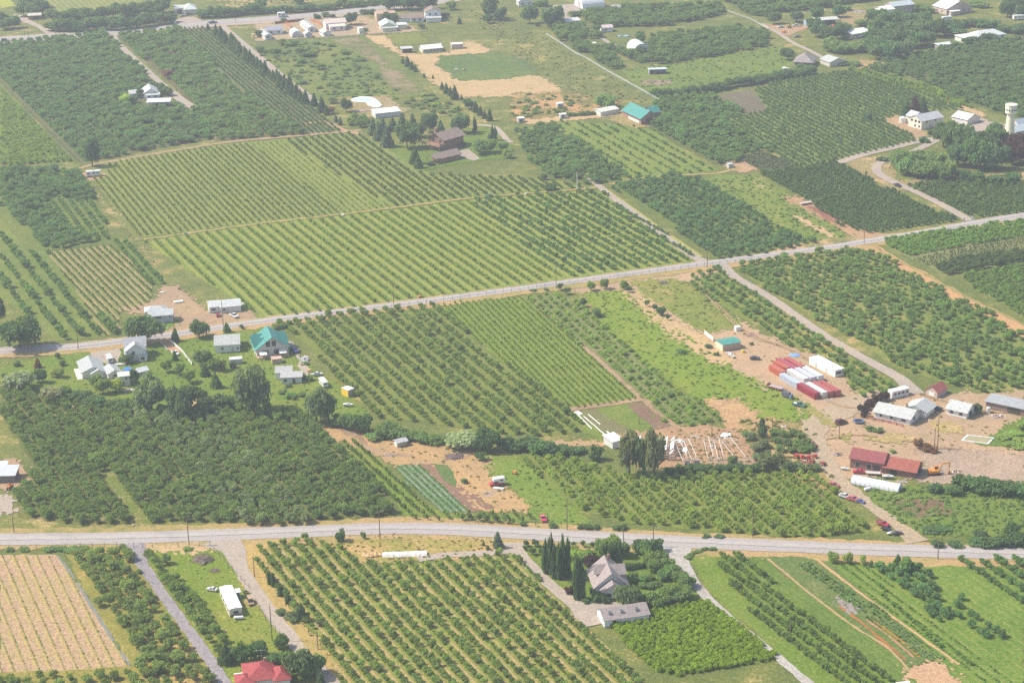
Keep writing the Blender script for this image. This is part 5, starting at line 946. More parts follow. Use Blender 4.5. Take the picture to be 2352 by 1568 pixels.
_ = H('house', 'long low house with wide grey roof and white side wall beside the lawn', 'house', '02', (760, 346), (965, 318), 13.5, 2.7, 'gy', 1.8, (.76, .73, .66), (.36, .38, .38), wings=[(3.4, -2.2, 5.8, 2.15, 2.5, 'gy', 1.3)], wins=[(0, 'l', 2 + 2.4 * i, .7, 1.3, 1.4) for i in range(5)] + [(1, 'f', 1.6, .9, 1.2, 1.2)], doors=(('l', .8, 1, 2.1),))
b = MB(); b.box(-2., -.5, 0, -.1, 12, .3); b.build('deck', M((.6, .56, .5)), _[0])
H('garage', 'small garage with grey gable roof attached beside the long low house', 'garage', '02', (1000, 357), (1122, 334), 8, 2.6, 'gy', 1.2, (.74, .70, .60), (.37, .39, .39))
H('outbuilding', 'tall cream outbuilding with low grey roof at the garden end', 'shed', '02', (1098, 416), (1201, 405), 4.6, 4.4, 'gx', .7, (.74, .70, .58), (.60, .60, .57), wins=[(0, 'f', 2.6, 2.8, .7, .9), (0, 'f', 1.2, .9, .8, .9)])
H('shed', 'small garden shed with grey roof half hidden by the round poplar', 'shed', '02', (1272, 330), (1366, 306), 4, 2.2, 'gx', .9, (.60, .58, .54), (.55, .56, .57), wins=[])
H('house', 'white house with grey roof left of the teal roofed lodge', 'house', '02', (1978, 110), (2206, 96), 12, 3.5, 'gx', 1.8, WHITE, (.38, .39, .38), chim=(3.2, 5.6, 5.4, .5), wins=[(0, 'f', 2.5, 1.5, 1., .9), (0, 'f', 9., 1.3, .8, .9), (0, 'l', 2, 1.2, 1.2, 1.), (0, 'l', 7, 1.2, 1.2, 1.)], doors=(('f', .66, 1., 2.1),))
H('shed', 'low white roofed shed on the lawn beside the tall pointed poplar', 'shed', '02', (2116, 216), (2226, 206), 2.6, 2.2, 'flat', 0, (.5, .5, .5), WHITE, over=.15, wins=[], doors=())
cu = (572.5, 822); r_, L_ = H('lodge', 'large lodge with bright teal metal roof, dormers and glazed front gable', 'house', '02', (2360, 152), (2655, 120), 13.5, 3.7, 'gy', 4.6, (.62, .56, .50), TEAL, over=.9, wings=[(7.9, 3.2, 5, 3.2, 4.9, 'gx', 1.8), (7.9, 8.2, 5, 3.2, 4.9, 'gx', 1.8), (-.2, 8, 5, 3.4, 4.9, 'gx', 1.8), (-.2, 3, 5, 3.4, 4.9, 'gx', 1.8)], wins=[(0, 'f', 2.4, 1., 2.4, 2.), (0, 'f', 7.2, 1., 2.4, 2.), (0, 'f', 4., 4.4, 1.8, 2.2), (0, 'f', 6.4, 4.4, 1.8, 2.2), (3, 'l', 1, 3.9, 1.3, 1.), (4, 'l', 1, 3.9, 1.3, 1.)], doors=(), rk='metal')
b = MB(); b.box(.2, -2.6, .1, L_ - .2, -.05, .9); b.build('terrace', M((.5, .34, .25)), r_)
for x in (1, 9): b = MB(); b.extrude([(-3.6, 2.2), (-.6, 2.7), (-.6, 2.78), (-3.6, 2.28)], 0, x, x + 3); b.build('awning', WPAINT, r_)
H('shed', 'small tan boxy shed in front of the teal roofed lodge', 'shed', '12', (150, 211), (241, 201), 3, 2., 'flat', 0, (.52, .36, .27), (.5, .36, .28), over=.1, wins=[], doors=())
H('house', 'small grey roofed house below the teal roofed lodge', 'house', '12', (235, 392), (421, 384), 5, 2.7, 'shed', .4, (.62, .64, .66), (.38, .38, .375), wings=[(-2.4, 5.05, 6.4, 7, 3., 'gx', 1.1)], chim=(1., 9, 4.6, .5), wins=[(0, 'f', 1, 1, 1.2, 1.)], doors=(('f', .55, 1.1, 2., (.08, .08, .08)),))
r_, L_ = H('storage_box', 'tall box hut with yellow side and white roof at the orchard edge', 'shed', '12', (850, 516), (907, 496), 4.2, 2.9, 'flat', 0, (.46, .38, .28), WHITE, over=.02, wins=[], doors=())
on_face('l', (0, 0, L_, 4.2), .02, 0, 4.16, 2.85, .04).build('side_panel', M((.72, .50, .05)), r_)
H('shed', 'tiny grey roofed shed on the straw dirt by the hedge', 'shed', '12', (1300, 977), (1392, 955), 3., 2., 'gx', .5, (.42, .38, .30), (.42, .42, .43), wins=[], doors=(('l', .2, 1.6, 1.8, WHITE),))
r_, L_ = H('shed', 'tan shed with teal roof in the dry yard right of the green paddock', 'shed', '22', (1937, 94), (2100, 64), 6.4, 2.8, 'gx', .5, (.50, .36, .27), TEAL, over=.3, wins=[], doors=())
on_face('l', (0, 0, L_, 6.4), .05, 0, 6.3, 2.7, .04).build('sunlit_end_tint', M((.70, .60, .45)), r_)  # sunlight on the left end wall, put in as a paler plate
H('shed', 'white roofed shed at the left end of the ruined greenhouses', 'shed', '22', (925, 988), (1016, 964), 6, 2.8, 'shed', .5, (.6, .6, .58), WHITE, wins=[], doors=())
# right hand farm
H('bungalow', 'big white bungalow with pale grey roof in the right hand farmyard', 'house', '32', (975, 700), (1302, 772), 9, 2.8, 'gx', 1.9, WHITE, (.43, .445, .43), over=.8, wings=[(8.2, 9.05, 8.5, 8, 2.8, 'gy', 1.8)], chim=(9.5, 6.5, 5.3, .8), wins=[(0, 'f', 2.2, 1.1, 1., 1.1), (0, 'f', 6.4, 1.1, 1., 1.1), (0, 'f', 11, 1.1, 1.6, 1.1), (0, 'r', 3, 1.1, 1.4, 1.1)], doors=(('f', .55, 1., 2.1),))
H('house', 'small white house with pale roof right of the big bungalow', 'house', '32', (1640, 672), (1822, 714), 8, 2.8, 'gx', 1.9, WHITE, (.43, .44, .43), over=.7, chim=(3.2, 5, 5.1, .7), wins=[(0, 'f', 1.4, 1., 1.2, 1.2), (0, 'f', 5, 1., 1.4, 1.1)], doors=(('r', .3, 2.4, 2.1, (.06, .07, .08)),))
H('machine_shed', 'long brown shed with grey metal roof at the right edge', 'shed', '32', (2000, 616), (2400, 700), 6.5, 3., 'shed', .6, (.24, .17, .14), (.40, .41, .41), over=.6, wins=[], doors=(('f', .5, 5, 2.4, (.07, .06, .05)),), rk='metal')
H('shed', 'small shed with dark red roof above the bungalow drive', 'shed', '32', (1553, 523), (1640, 478), 5.2, 2.5, 'gx', 1.8, (.50, .40, .34), (.33, .09, .08), over=.4, wins=[], doors=(('l', .25, 2.4, 2., WHITE),))
H('barn', 'old barn with dark red roof and brick walls beside the paved lane', 'barn', '32', (752, 1158), (1056, 1210), 7.4, 4., 'gx', 2.2, (.24, .13, .105), (.24, .065, .065), over=.6, wins=[(0, 'f', 2, .8, 1.6, 1.8), (0, 'f', 6, .8, 1.6, 1.8)], doors=(('f', .7, 2.4, 2.4, (.05, .045, .04)),))
H('barn', 'lower barn with rusty red roof next to the orange excavator', 'barn', '32', (1062, 1214), (1356, 1264), 8, 2.8, 'gx', 2.3, (.20, .11, .09), (.29, .085, .06), over=.6, wins=[], doors=(('f', .2, 2.4, 2.2, (.05, .045, .04)), ('r', .3, 3, 2.4, (.04, .04, .04))))
# bottom
r_, L_ = H('mobile_home', 'long white trailer home on the bottom left lawn', 'house', '03', (2112, 966), (2228, 946), 15.8, 2.7, 'gy', .18, (.60, .54, .44), (.82, .82, .80), over=.08, wins=[(0, 'f', 1.2, 1., 1.6, 1.)] + [(0, 'l', 1.5 + 3.4 * i, 1.1, 1.5, 1.) for i in range(4)], doors=(('r', .5, .9, 2.),))
on_face('f', (0, 0, L_, 15.8), .05, .1, L_ - .1, .8, .04).build('skirting', M((.30, .16, .13)), r_)
H('porch', 'small white roofed deck porch on the side of the trailer home', 'porch', '03', (2150, 802), (2216, 792), 2.6, 2.2, 'flat', 0, WHITE, (.7, .7, .68), open_=True, posts=2, over=.1, wins=[], doors=())
r_, L_ = H('house', 'house with bright red hip roof at the bottom edge', 'house', '03', (2268, 1635), (2560, 1597), 10.5, 3., 'hip', 2.2, WHITE, RED_R, over=.5, wings=[(8., -1.5, 4.4, 7.5, 3., 'hip', 1.6), (-2.6, -1, 4.6, 6, 2.8, 'hip', 1.3)], chim=(6., 8.2, 5.2, .7), wins=[])
b = MB(); b.box(-2.8, 5.2, 0, -.1, 9, 1.); b.build('deck', M(WHITE), r_)
b = MB(); b.tube((5.4, 7.2, 4.5), (5.4, 7.2, 8.6), .035); b.tube((3.6, 7.6, 8.4), (7., 6.8, 8.5), .03); b.tube((4., 7.1, 8.4), (4.2, 7.9, 8.4), .02); b.tube((5., 6.9, 8.4), (5.2, 7.7, 8.4), .02); b.tube((6.2, 6.6, 8.4), (6.4, 7.4, 8.4), .02); b.build('antenna', STEEL, r_)
r_, L_ = H('villa', 'tall house with steep grey-brown roofs, dormer and cedars beside it', 'house', '23', (768, 762), (1060, 738), 12, 3., 'gy', 4.2, (.70, .68, .66), (.29, .245, .235), over=.8, wings=[(.9, 5, 4, 3.6, 5.6, 'gx', 1.4), (1.8, -3.4, 6.4, 3.35, 2.8, 'gy', 2.4), (5.4, 4.2, 4.4, 4.4, 5.2, 'gx', 1.7)], chim=(5.6, 10.4, 8.4, .7), wins=[(1, 'l', 1., 4.5, 1.6, 1.3), (2, 'f', 1.2, .9, 1.3, 1.2), (2, 'f', 4, .9, 1.3, 1.2), (0, 'l', 2, .9, 1.4, 1.2)], doors=(('f', .85, 1., 2.1),))
r_, L_ = H('garage', 'long garage with grey-brown roof and three skylights above the bright green block', 'garage', '23', (850, 1062), (1258, 1004), 7.6, 2.7, 'gx', 1.7, (.74, .76, .78), (.29, .245, .235), over=.5, wins=[(0, 'f', 2.6, 1.2, 1.2, .9)], doors=(('l', .25, 2.6, 2.2, WHITE),))
for x in (1.9, 5.6, 10.3):
    b = MB(); sl = 1.7 / 3.8
    b.poly([(x, 1.2, 2.7 + 1.2 * sl + .3), (x + .8, 1.2, 2.7 + 1.2 * sl + .3), (x + .8, 2.6, 2.7 + 2.6 * sl + .3), (x, 2.6, 2.7 + 2.6 * sl + .3)])
    for s_ in (0, .72): b.box(x + s_, 1.2, 3.3, x + s_ + .08, 2.6, 3.35 + 2.0 * sl)
    b.build('skylight', M((.16, .17, .19), 'metal'), r_, fix=False)
H('shed', 'corrugated grey shed at the left edge beside an orange tractor', 'shed', '02', (-60, 1302), (140, 1296), 7, 2.8, 'shed', .8, (.2, .17, .15), (.55, .57, .62), wins=[], doors=(), rk='metal')
H('shed', 'small pale roofed lean-to behind the corrugated shed at the left edge', 'shed', '02', (-40, 1212), (60, 1206), 4, 2.4, 'shed', .3, (.3, .28, .26), (.62, .65, .70), wins=[], doors=())

# ------------------------------------------------------------------ structures that are not houses
def at(cell, x, y): return G(*Z(cell, x, y))
# greenhouses and tanks
def poly_house():
    cu = Z('32', 755, 1312); au = Z('32', 1195, 1398); p, q = G(*cu), G(*au); d = q - p; L = d.length; rz = math.atan2(d.y, d.x)
    r = empty('greenhouse', (p.x, p.y, 0), rz, 'long white plastic tunnel greenhouse below the red barns', 'greenhouse')
    mt = plain('greenhouse_film', (.62, .64, .66), .4, .12, 1.); W = 4.6
    roof_mb(0, 0, L, W, .3, 'ax', 2.3, 0).build('cover', mt, r); wall_mb(0, 0, L, W, .3, 'ax', 2.3).build('end_wall', mt, r)
    k = 11
    for i in range(k):
        x = .05 + (L - .2) * i / (k - 1); b = MB()
        pr = [(W / 2 - math.cos(math.pi * j / 14) * (W / 2 + .03), .3 + math.sin(math.pi * j / 14) ** .85 * 2.34) for j in range(15)]
        for j in range(14): b.tube((x, *pr[j]), (x, *pr[j + 1]), .05, k=4)
        b.build('hoop', STEEL, r)
poly_house()
def ruined(cell, c, a, W, label, bays, hh=2.6, film=0., gables=True):
    p, q = at(cell, *c), at(cell, *a); d = q - p; L = d.length; rz = math.atan2(d.y, d.x)
    r = empty('ruined_greenhouse', (p.x, p.y, 0), rz, label, 'greenhouse', 'ruined greenhouses')
    n = max(2, int(W / 4))
    for k in range(bays):
        x0 = L * k / bays; x1 = L * (k + 1) / bays
        for j in range(n + 1):
            if 0 < j < n and not film: continue
            y = W * j / n; b = MB(); t = .06
            for x in (x0 + t, x1 - t): b.box(x - t, y - t, 0, x + t, y + t, hh)
            b.box(x0, y - t, hh - .12, x1, y + t, hh)
            if gables: b.tube((x0, y, hh), ((x0 + x1) / 2, y, hh + 1.2), t, k=4); b.tube(((x0 + x1) / 2, y, hh + 1.2), (x1, y, hh), t, k=4)
            b.box(x0, y - t * .7, hh * .5, x1, y + t * .7, hh * .5 + .1); b.build('hoop', WPAINT, r)
        for x, z in ((x0 + .05, hh), ((x0 + x1) / 2, hh + 1.2)):
            b = MB(); b.box(x - .06, 0, z - .06, x + .06, W, z + .06); b.build('rail', WPAINT, r)
        if film:
            for i in range(int(W / 1.5)):
                if rnd.random() > film: continue
                y = i * 1.5 + rnd.random(); b = MB(); u = rnd.uniform(.2, .9); xx = x0 + (x1 - x0) * u * .3
                b.poly([(x0, y, hh + .05), (x0, y + 1.2, hh + .05), ((x0 + x1) / 2, y + 1.3, hh + 1.25), ((x0 + x1) / 2, y, hh + 1.25)])
                b.build('film_panel', M((.78, .79, .80)), r, fix=False)
    return r
ruined('22', (1130, 1090), (1510, 1100), 14, 'row of greenhouse frames with torn white film behind the tall poplars', 6, film=.62)
ruined('22', (1568, 1152), (1735, 1142), 17, 'bare greenhouse frame with dark crates inside its front end', 2)
ruined('22', (1800, 1142), (1985, 1138), 17, 'bare greenhouse frame with white boarded front end', 2)
r_ = ruined('22', (2070, 1152), (2225, 1135), 18, 'bare greenhouse frame rightmost of the ruined rows', 1, hh=2.4)
SH = G(*Z('22', 1600, 1000))
for (x, y, w, l, lb) in ((1540, 920, 2.4, 2.6, 'crumpled white film sheet, largest on the greenhouse ground'), (1580, 1000, 1.5, 3.6, 'long torn white film strip lying between greenhouse frames'), (1970, 870, 3.4, 5., 'heap of grey-white greenhouse panels by the right frame')):
    b = MB(); rs = np.random.RandomState(x)
    for i in range(9):
        px, py = rs.uniform(-w / 2, w / 2), rs.uniform(-l / 2, l / 2); z = rs.uniform(.05, .5); s = rs.uniform(.4, .9)
        b.poly([(px - s, py - s, z), (px + s, py - s * .8, z + rs.uniform(-.1, .5)), (px + s, py + s, z + rs.uniform(0, .4)), (px - s * .7, py + s, z + .1)])
    o = b.build('plastic_sheet', M((.75, .76, .78)), None, fix=False); o.location = at('22', x, y); tag(o, lb, 'sheet')
for x, y in ((1610, 1135), (1700, 1128)):
    o = MB(); o.box(-.9, -.6, 0, .9, .6, 1.3); o = o.build('crate', M((.05, .055, .08), 'dark')); o.location = at('22', x, y); tag(o, 'dark crate standing in the bare greenhouse frame, ' + ('left one' if x < 1650 else 'right one'), 'crate', 'dark crates in the greenhouse frame')

# water tower
p = at('30', 2200, 1330); r_ = empty('water_tower', (p.x + 2, p.y + 5, 0), 0, 'tall cream water tower with wide round tank on top', 'tower')
b = MB(); b.tube((0, 0, 0), (0, 0, 15.6), 3.0, 2.0, 20); b.build('shaft', M((.86, .78, .60)), r_)
b = MB(); b.tube((0, 0, 15.6), (0, 0, 16.6), 2.0, 3.1, 20); b.tube((0, 0, 16.6), (0, 0, 21.), 3.1, 3.1, 20); b.tube((0, 0, 21.), (0, 0, 21.4), 3.25, 3.25, 20); b.build('tank', M((.86, .80, .66)), r_)
for i in range(5): a_ = -2.6 + i * .5; b = MB(); b.tube((3.05 * math.cos(a_), 3.05 * math.sin(a_), 18.6), (3.2 * math.cos(a_), 3.2 * math.sin(a_), 18.6), .45, .45, 8); b.build('opening', DARK, r_)
def cyl(name, label, cat, cell, x, y, r, h, col, group=None, top=None):
    b = MB(); b.tube((0, 0, 0), (0, 0, h), r, r, 14); b.tube((0, 0, h), (0, 0, h + r * .35), r, r * .25, 14)
    o = b.build(name, M(col, 'metal')); o.location = at(cell, x, y); return tag(o, label, cat, group)
cyl('storage_tank', 'squat white storage tank left of the cream two-storey house', 'tank', '30', 1237, 1128, 2.2, 3., (.72, .72, .70))
cyl('storage_tank', 'upright white tank in front of the long brown shed', 'tank', '32', 2022, 655, .8, 2.2, WHITE)
cyl('barrel', 'yellow barrel beside the teal roofed shed', 'barrel', '22', 2122, 102, .75, 1.1, (.70, .55, .08))
cyl('barrel', 'yellow tank by the weeds at the start of the conifer lane', 'tank', '00', 2328, 352, 1.1, 3., (.74, .60, .26))
def ltank(name, label, cell, x, y, ang, l, r, z=.5):
    root = empty(name, at(cell, x, y), ang, label, 'tank')
    b = MB(); b.tube((-l / 2, 0, z + r), (l / 2, 0, z + r), r, r, 14); b.blob((-l / 2, 0, z + r), (r * .5, r * .98, r * .98), 0, ICO2); b.blob((l / 2, 0, z + r), (r * .5, r * .98, r * .98), 0, ICO2); b.build('shell', M(WHITE), root)
    for s in (-1, 1): b = MB(); b.box(s * l * .3 - .1, -r * .7, 0, s * l * .3 + .1, r * .7, z + .25); b.build('leg', M((.4, .4, .4)), root)
ltank('gas_tank', 'white horizontal gas tank at the near end of the trailer home', '03', 2195, 985, .1, 2.6, .5, .3)
ltank('gas_tank', 'white horizontal tank beside the plastic tunnel greenhouse', '32', 912, 1372, .3, 1.8, .6, .2)

# swimming pools
def pool():
    ring = gp(Z('10', 872, 925, 905, 908, 965, 897, 1045, 899, 1090, 912, 1125, 940, 1158, 975, 1130, 992, 1085, 990, 1030, 972, 1010, 948, 960, 945, 905, 942))
    wat = gp(Z('10', 890, 925, 920, 913, 970, 905, 1030, 908, 1060, 925, 1080, 950, 1040, 948, 1000, 938, 950, 937, 910, 935))
    c = sum(ring, Vector()) / len(ring); root = empty('swimming_pool', c, 0, 'round-ended swimming pool with pale blue water and white deck', 'pool')
    b = MB(); R = [q - c for q in ring]; n = len(R)
    b.poly([(q.x, q.y, .6) for q in R])
    for i in range(n): u_, v_ = R[i], R[(i + 1) % n]; b.poly([(u_.x, u_.y, 0), (v_.x, v_.y, 0), (v_.x, v_.y, .6), (u_.x, u_.y, .6)])
    b.build('deck', M((.80, .79, .77)), root)
    b = MB(); b.poly([((q - c).x, (q - c).y, .64) for q in wat]); b.build('water', plain('pool_water', (.45, .64, .69), .1, .12, .3), root, fix=False)
pool()
def round_pool(label, cell, x, y, r, h, water, rim):
    root = empty('garden_pool', at(cell, x, y), 0, label, 'pool'); b = MB(); b.tube((0, 0, 0), (0, 0, h), r, r, 20); b.build('wall', M(rim), root)
    b = MB(); b.tube((0, 0, h), (0, 0, h + .03), r * .93, r * .93, 20); b.build('water', M(water, 'paint'), root)
round_pool('small round bright blue pool behind the long low house', '02', 1170, 265, 1.7, .7, (.07, .22, .60), (.10, .25, .6))
def trampoline():
    root = empty('trampoline', at('32', 830, 745), 0, 'round trampoline with blue rim beside the dark red car', 'trampoline')
    b = MB(); b.tube((0, 0, .8), (0, 0, .84), 1.6, 1.6, 18); b.build('bed', DARK, root)
    b = MB()
    for i in range(18):
        a, c_ = 6.2832 * i / 18, 6.2832 * (i + 1) / 18; b.poly([(1.6 * math.cos(a), 1.6 * math.sin(a), .86), (1.6 * math.cos(c_), 1.6 * math.sin(c_), .86), (2.1 * math.cos(c_), 2.1 * math.sin(c_), .84), (2.1 * math.cos(a), 2.1 * math.sin(a), .84)])
    b.build('rim_pad', M((.12, .22, .42)), root, fix=False)
    for i in range(6): a = 6.2832 * i / 6; b = MB(); b.tube((2. * math.cos(a), 2. * math.sin(a), 0), (2. * math.cos(a), 2. * math.sin(a), 2.6), .05, k=5); b.build('net_pole', DARK, root)
    for i in range(12):
        a, c_ = 6.2832 * i / 12, 6.2832 * (i + 1) / 12
        b = MB()
        for z in (1.4, 2., 2.55): b.tube((2. * math.cos(a), 2. * math.sin(a), z), (2. * math.cos(c_), 2. * math.sin(c_), z), .03, k=4)
        b.build('net_rail', DARK, root)
trampoline()
def pit():
    P = gp(Z('32', 1775, 912, 1830, 862, 2080, 890, 2025, 948)); c = sum(P, Vector()) / 4; root = empty('foundation_pit', c, 0, 'pale concrete rectangle of an empty pool in the tan yard', 'pool')
    Q = [q - c for q in P]
    for i in range(4):
        u_, v_ = Q[i], Q[(i + 1) % 4]; iu, iv = u_ * .86, v_ * .86; b = MB()
        b.poly([(u_.x, u_.y, .35), (v_.x, v_.y, .35), (iv.x, iv.y, .35), (iu.x, iu.y, .35)]); b.poly([(u_.x, u_.y, 0), (v_.x, v_.y, 0), (v_.x, v_.y, .35), (u_.x, u_.y, .35)]); b.poly([(iu.x, iu.y, 0), (iv.x, iv.y, 0), (iv.x, iv.y, .35), (iu.x, iu.y, .35)])
        b.build('kerb', M((.66, .68, .70)), root, fix=False)
    b = MB(); b.poly([((q * .86).x, (q * .86).y, .26) for q in Q]); b.build('floor', M((.30, .27, .15)), root, fix=False)
pit()

# containers
def container(col, label, cell, x, y, Ln=12.2, ang=26.):
    p = at(cell, x, y); r = empty('shipping_container', p, math.radians(ang), label, 'container', 'containers in the dirt yard'); W = 2.44; h = 2.6
    m1 = M(col, 'metal'); b = MB(); n = int(Ln / .5)
    b.box(.06, .06, .12, W - .06, Ln - .06, h - .05); b.build('body', m1, r)
    b = MB()
    for i in range(n):
        y0 = .25 + i * (Ln - .5) / n; b.box(.0, y0, .15, .06, y0 + .22, h - .12); b.box(W - .06, y0, .15, W, y0 + .22, h - .12)
    b.build('corrugation', m1, r)
    b = MB()
    for x_ in (0, W - .12):
        for y_ in (0, Ln - .12): b.box(x_, y_, 0, x_ + .12, y_ + .12, h)
    b.box(0, 0, h - .12, W, .1, h); b.box(0, 0, 0, W, .1, .14); b.build('frame', m1, r)
    for x_ in (.14, W / 2 + .03):
        b = MB(); b.box(x_, .0, .16, x_ + W / 2 - .18, .055, h - .16); d = b.build('door', m1, r)
        b = MB(); b.tube((x_ + .5, -.03, .2), (x_ + .5, -.03, h - .2), .03, k=5); b.build('lock_bar', STEEL, d)
RC, OR, BL = (.42, .10, .08), (.52, .15, .09), (.50, .56, .66)
for col, lb, x, y in (((.33, .05, .07), 'maroon container at the near left end of the front row', 427, 537), ((.70, .68, .66), 'white container between the maroon and red ones in the front row', 500, 528), ((.45, .13, .11), 'faded red container third along the front row', 560, 520), ((.42, .10, .09), 'red container at the right end of the front row', 622, 513),
        (BL, 'pale blue container at the left end of the middle row', 262, 442), ((.80, .80, .79), 'bright white container second along the middle row', 330, 400), ((.60, .60, .70), 'lilac-grey container third along the middle row', 396, 388), ((.72, .76, .80), 'pale white-blue container at the right end of the middle row', 462, 374),
        (OR, 'orange container nearest on the left of the back group', 122, 337), ((.50, .13, .08), 'orange-red container behind the nearest orange one', 160, 300), ((.42, .09, .12), 'crimson container in the middle of the back group', 228, 300), ((.47, .12, .10), 'red container rightmost in the back group', 300, 290)):
    container(col, lb, '32', x, y, 12.2 if y > 340 or x > 200 else 9.)
H('site_cabin', 'long white cabin trailer beside the container yard', 'trailer', '32', (615, 332), (699, 312), 17, 2.9, 'flat', 0, (.80, .79, .72), (.84, .84, .80), over=.03, wins=[(0, 'f', .5, 1.3, 2.4, 1.)], doors=(('l', .3, 1., 2.1), ('l', .7, 1., 2.1)))
H('bus_trailer', 'white bus-like trailer behind the big white bungalow', 'trailer', '32', (1140, 532), (1296, 494), 2.8, 2.9, 'flat', 0, WHITE, (.82, .8, .74), over=.03, wins=[(0, 'f', .8 + 1.9 * i, 1.4, 1.2, .9) for i in range(4)], doors=())

# ------------------------------------------------------------------ vehicles
_WH = {}
def wheel_mesh(r, w):
    k = (r, w)
    if k not in _WH:
        b = MB(); b.tube((0, -w / 2, 0), (0, w / 2, 0), r, r, 12); b2 = MB(); b2.tube((0, -w / 2 - .02, 0), (0, w / 2 + .02, 0), r * .55, r * .55, 8)
        _WH[k] = (b.mesh('tyre'), b2.mesh('rim')); _WH[k][0].materials.append(TYRE); _WH[k][1].materials.append(RIM)
    return _WH[k]
def wheels(root, xs, wd, r=.34, w=.24):
    t, m_ = wheel_mesh(r, w)
    for x in xs:
        for s in (-1, 1):
            o = link('wheel', t, None, root); o.location = (x, s * (wd / 2 - w / 2), r); link('rim', m_, None, o)
def prism(b, prof, y0, y1, top=None):
    """side profile [(x, z)] across the width, upper points drawn in by top"""
    zs = [z for _, z in prof]; zm, zx = min(zs), max(zs); n = len(b.v); k = len(prof)
    for s, yy in ((0, y0), (1, y1)):
        for x, z in prof:
            t = (z - zm) / max(zx - zm, 1e-6) * (top or 0); b.v.append((x, yy + (t if s == 0 else -t), z))
    for i in range(k): b.f.append((n + i, n + (i + 1) % k, n + k + (i + 1) % k, n + k + i))
    b.f.append(tuple(n + k - 1 - i for i in range(k))); b.f.append(tuple(n + k + i for i in range(k)))
def vehicle(kind, label, cell, x, y, head, col, group=None, name=None, S=1.0, bed=None):
    p = at(cell, x, y); m_ = M(col, 'paint')
    nm = {'car': 'parked_car', 'pickup': 'pickup_truck', 'van': 'parked_van', 'suv': 'parked_car', 'camper': 'camper_truck', 'rv': 'camper_trailer', 'truck': 'box_truck', 'flat': 'flatbed_trailer', 'tractor': 'farm_tractor', 'boat': 'boat', 'implement': 'farm_implement'}[kind]
    cat = {'car': 'car', 'pickup': 'pickup truck', 'van': 'van', 'suv': 'car', 'camper': 'camper', 'rv': 'camper trailer', 'truck': 'truck', 'flat': 'trailer', 'tractor': 'tractor', 'boat': 'boat', 'implement': 'farm machine'}[kind]
    root = empty(name or nm, (p.x, p.y, .24), math.radians(head), label, cat, group); root.scale = (S, S, S)
    def lights(x, wd, z):
        for s in (-1, 1): b = MB(); b.box(x, s * wd * .36 - .13, z, x + .04, s * wd * .36 + .13, z + .14); b.build('headlight', M((.8, .8, .76), 'paint'), root)
    if kind in ('car', 'suv', 'van'):
        h = {'car': 1.42, 'suv': 1.75, 'van': 2.0}[kind]; wd = 1.8
        b = MB(); prism(b, [(-2.2, .3), (2.2, .3), (2.25, .62), (2.1, .82), (1.0, .95), (-2.1, .98), (-2.25, .7)], -wd / 2, wd / 2); b.build('body', m_, root)
        cab = {'car': [(-1.6, .95), (1.0, .94), (.35, h - .06), (-.9, h - .06)], 'suv': [(-2.05, .95), (1.05, .94), (.5, h - .06), (-1.85, h - .06)], 'van': [(-2.15, .95), (1.5, .9), (.9, h - .06), (-2.05, h - .06)]}[kind]
        b = MB(); prism(b, cab, -wd / 2 + .06, wd / 2 - .06, .16); b.build('window', GLASS, root)
        t0, t1 = cab[3][0], cab[2][0]; b = MB(); b.box(t0 + .02, -wd / 2 + .2, h - .07, t1 - .02, wd / 2 - .2, h); b.build('roof', m_, root)
        wheels(root, (-1.35, 1.4), wd); lights(2.2, wd, .6)
    elif kind in ('pickup', 'camper'):
        wd = 1.95; b = MB(); prism(b, [(-2.7, .42), (2.6, .42), (2.65, .8), (2.5, 1.02), (1.1, 1.08), (-.7, 1.08), (-.7, 1.0), (-2.7, 1.0)], -wd / 2, wd / 2); b.build('body', m_, root)
        b = MB(); prism(b, [(-.65, 1.06), (1.15, 1.06), (.6, 1.72), (-.5, 1.74)], -wd / 2 + .06, wd / 2 - .06, .15); b.build('window', GLASS, root)
        b = MB(); b.box(-.45, -wd / 2 + .2, 1.72, .55, wd / 2 - .2, 1.79); b.build('roof', m_, root)
        if kind == 'pickup':
            b = MB()
            b.box(-2.7, -wd / 2, 1.0, -.72, -wd / 2 + .1, 1.25); b.box(-2.7, wd / 2 - .1, 1.0, -.72, wd / 2, 1.25); b.box(-2.7, -wd / 2 + .1, 1.0, -2.6, wd / 2 - .1, 1.25); b.build('cargo_bed', m_, root)
            b = MB(); b.box(-2.58, -wd / 2 + .12, 1.005, -.74, wd / 2 - .12, 1.03); b.build('bed_floor', M(bed or (.12, .12, .12)), root)
        else:
            b = MB(); b.extrude([(-1.15, 1.1), (1.15, 1.1), (1.2, 1.5), (1.1, 2.9), (-1.1, 2.9), (-1.2, 1.5)], 0, -3.2, -.72); b.box(-.72, -1.1, 1.85, 1.1, 1.1, 2.85); c_ = b.build('camper_body', M(WHITE), root)
            b = MB(); b.box(-2.6, -1.23, 1.8, -1.6, -1.16, 2.4); b.box(-2.4, 1.16, 1.8, -1.4, 1.23, 2.4); b.build('window', GLASS, c_)
        wheels(root, (-1.7, 1.75), wd, .38); lights(2.6, wd, .75)
    elif kind == 'rv':
        Ln = 6.6; b = MB(); b.extrude([(-1.2, .5), (1.2, .5), (1.22, 2.5), (1.1, 2.72), (-1.1, 2.72), (-1.22, 2.5)], 0, -Ln / 2, Ln / 2); b.build('body', m_, root)
        for s, xs in ((-1, (-2.2, .2, 2.)), (1, (-1.8, .8))):
            for xx in xs: b = MB(); b.box(xx - .5, s * 1.24 - .02, 1.4, xx + .5, s * 1.24 + .02, 2.05); b.build('window', GLASS, root)
        b = MB(); b.box(Ln / 2, -.7, 1.4, Ln / 2 + .04, .7, 2.1); b.build('window', GLASS, root)
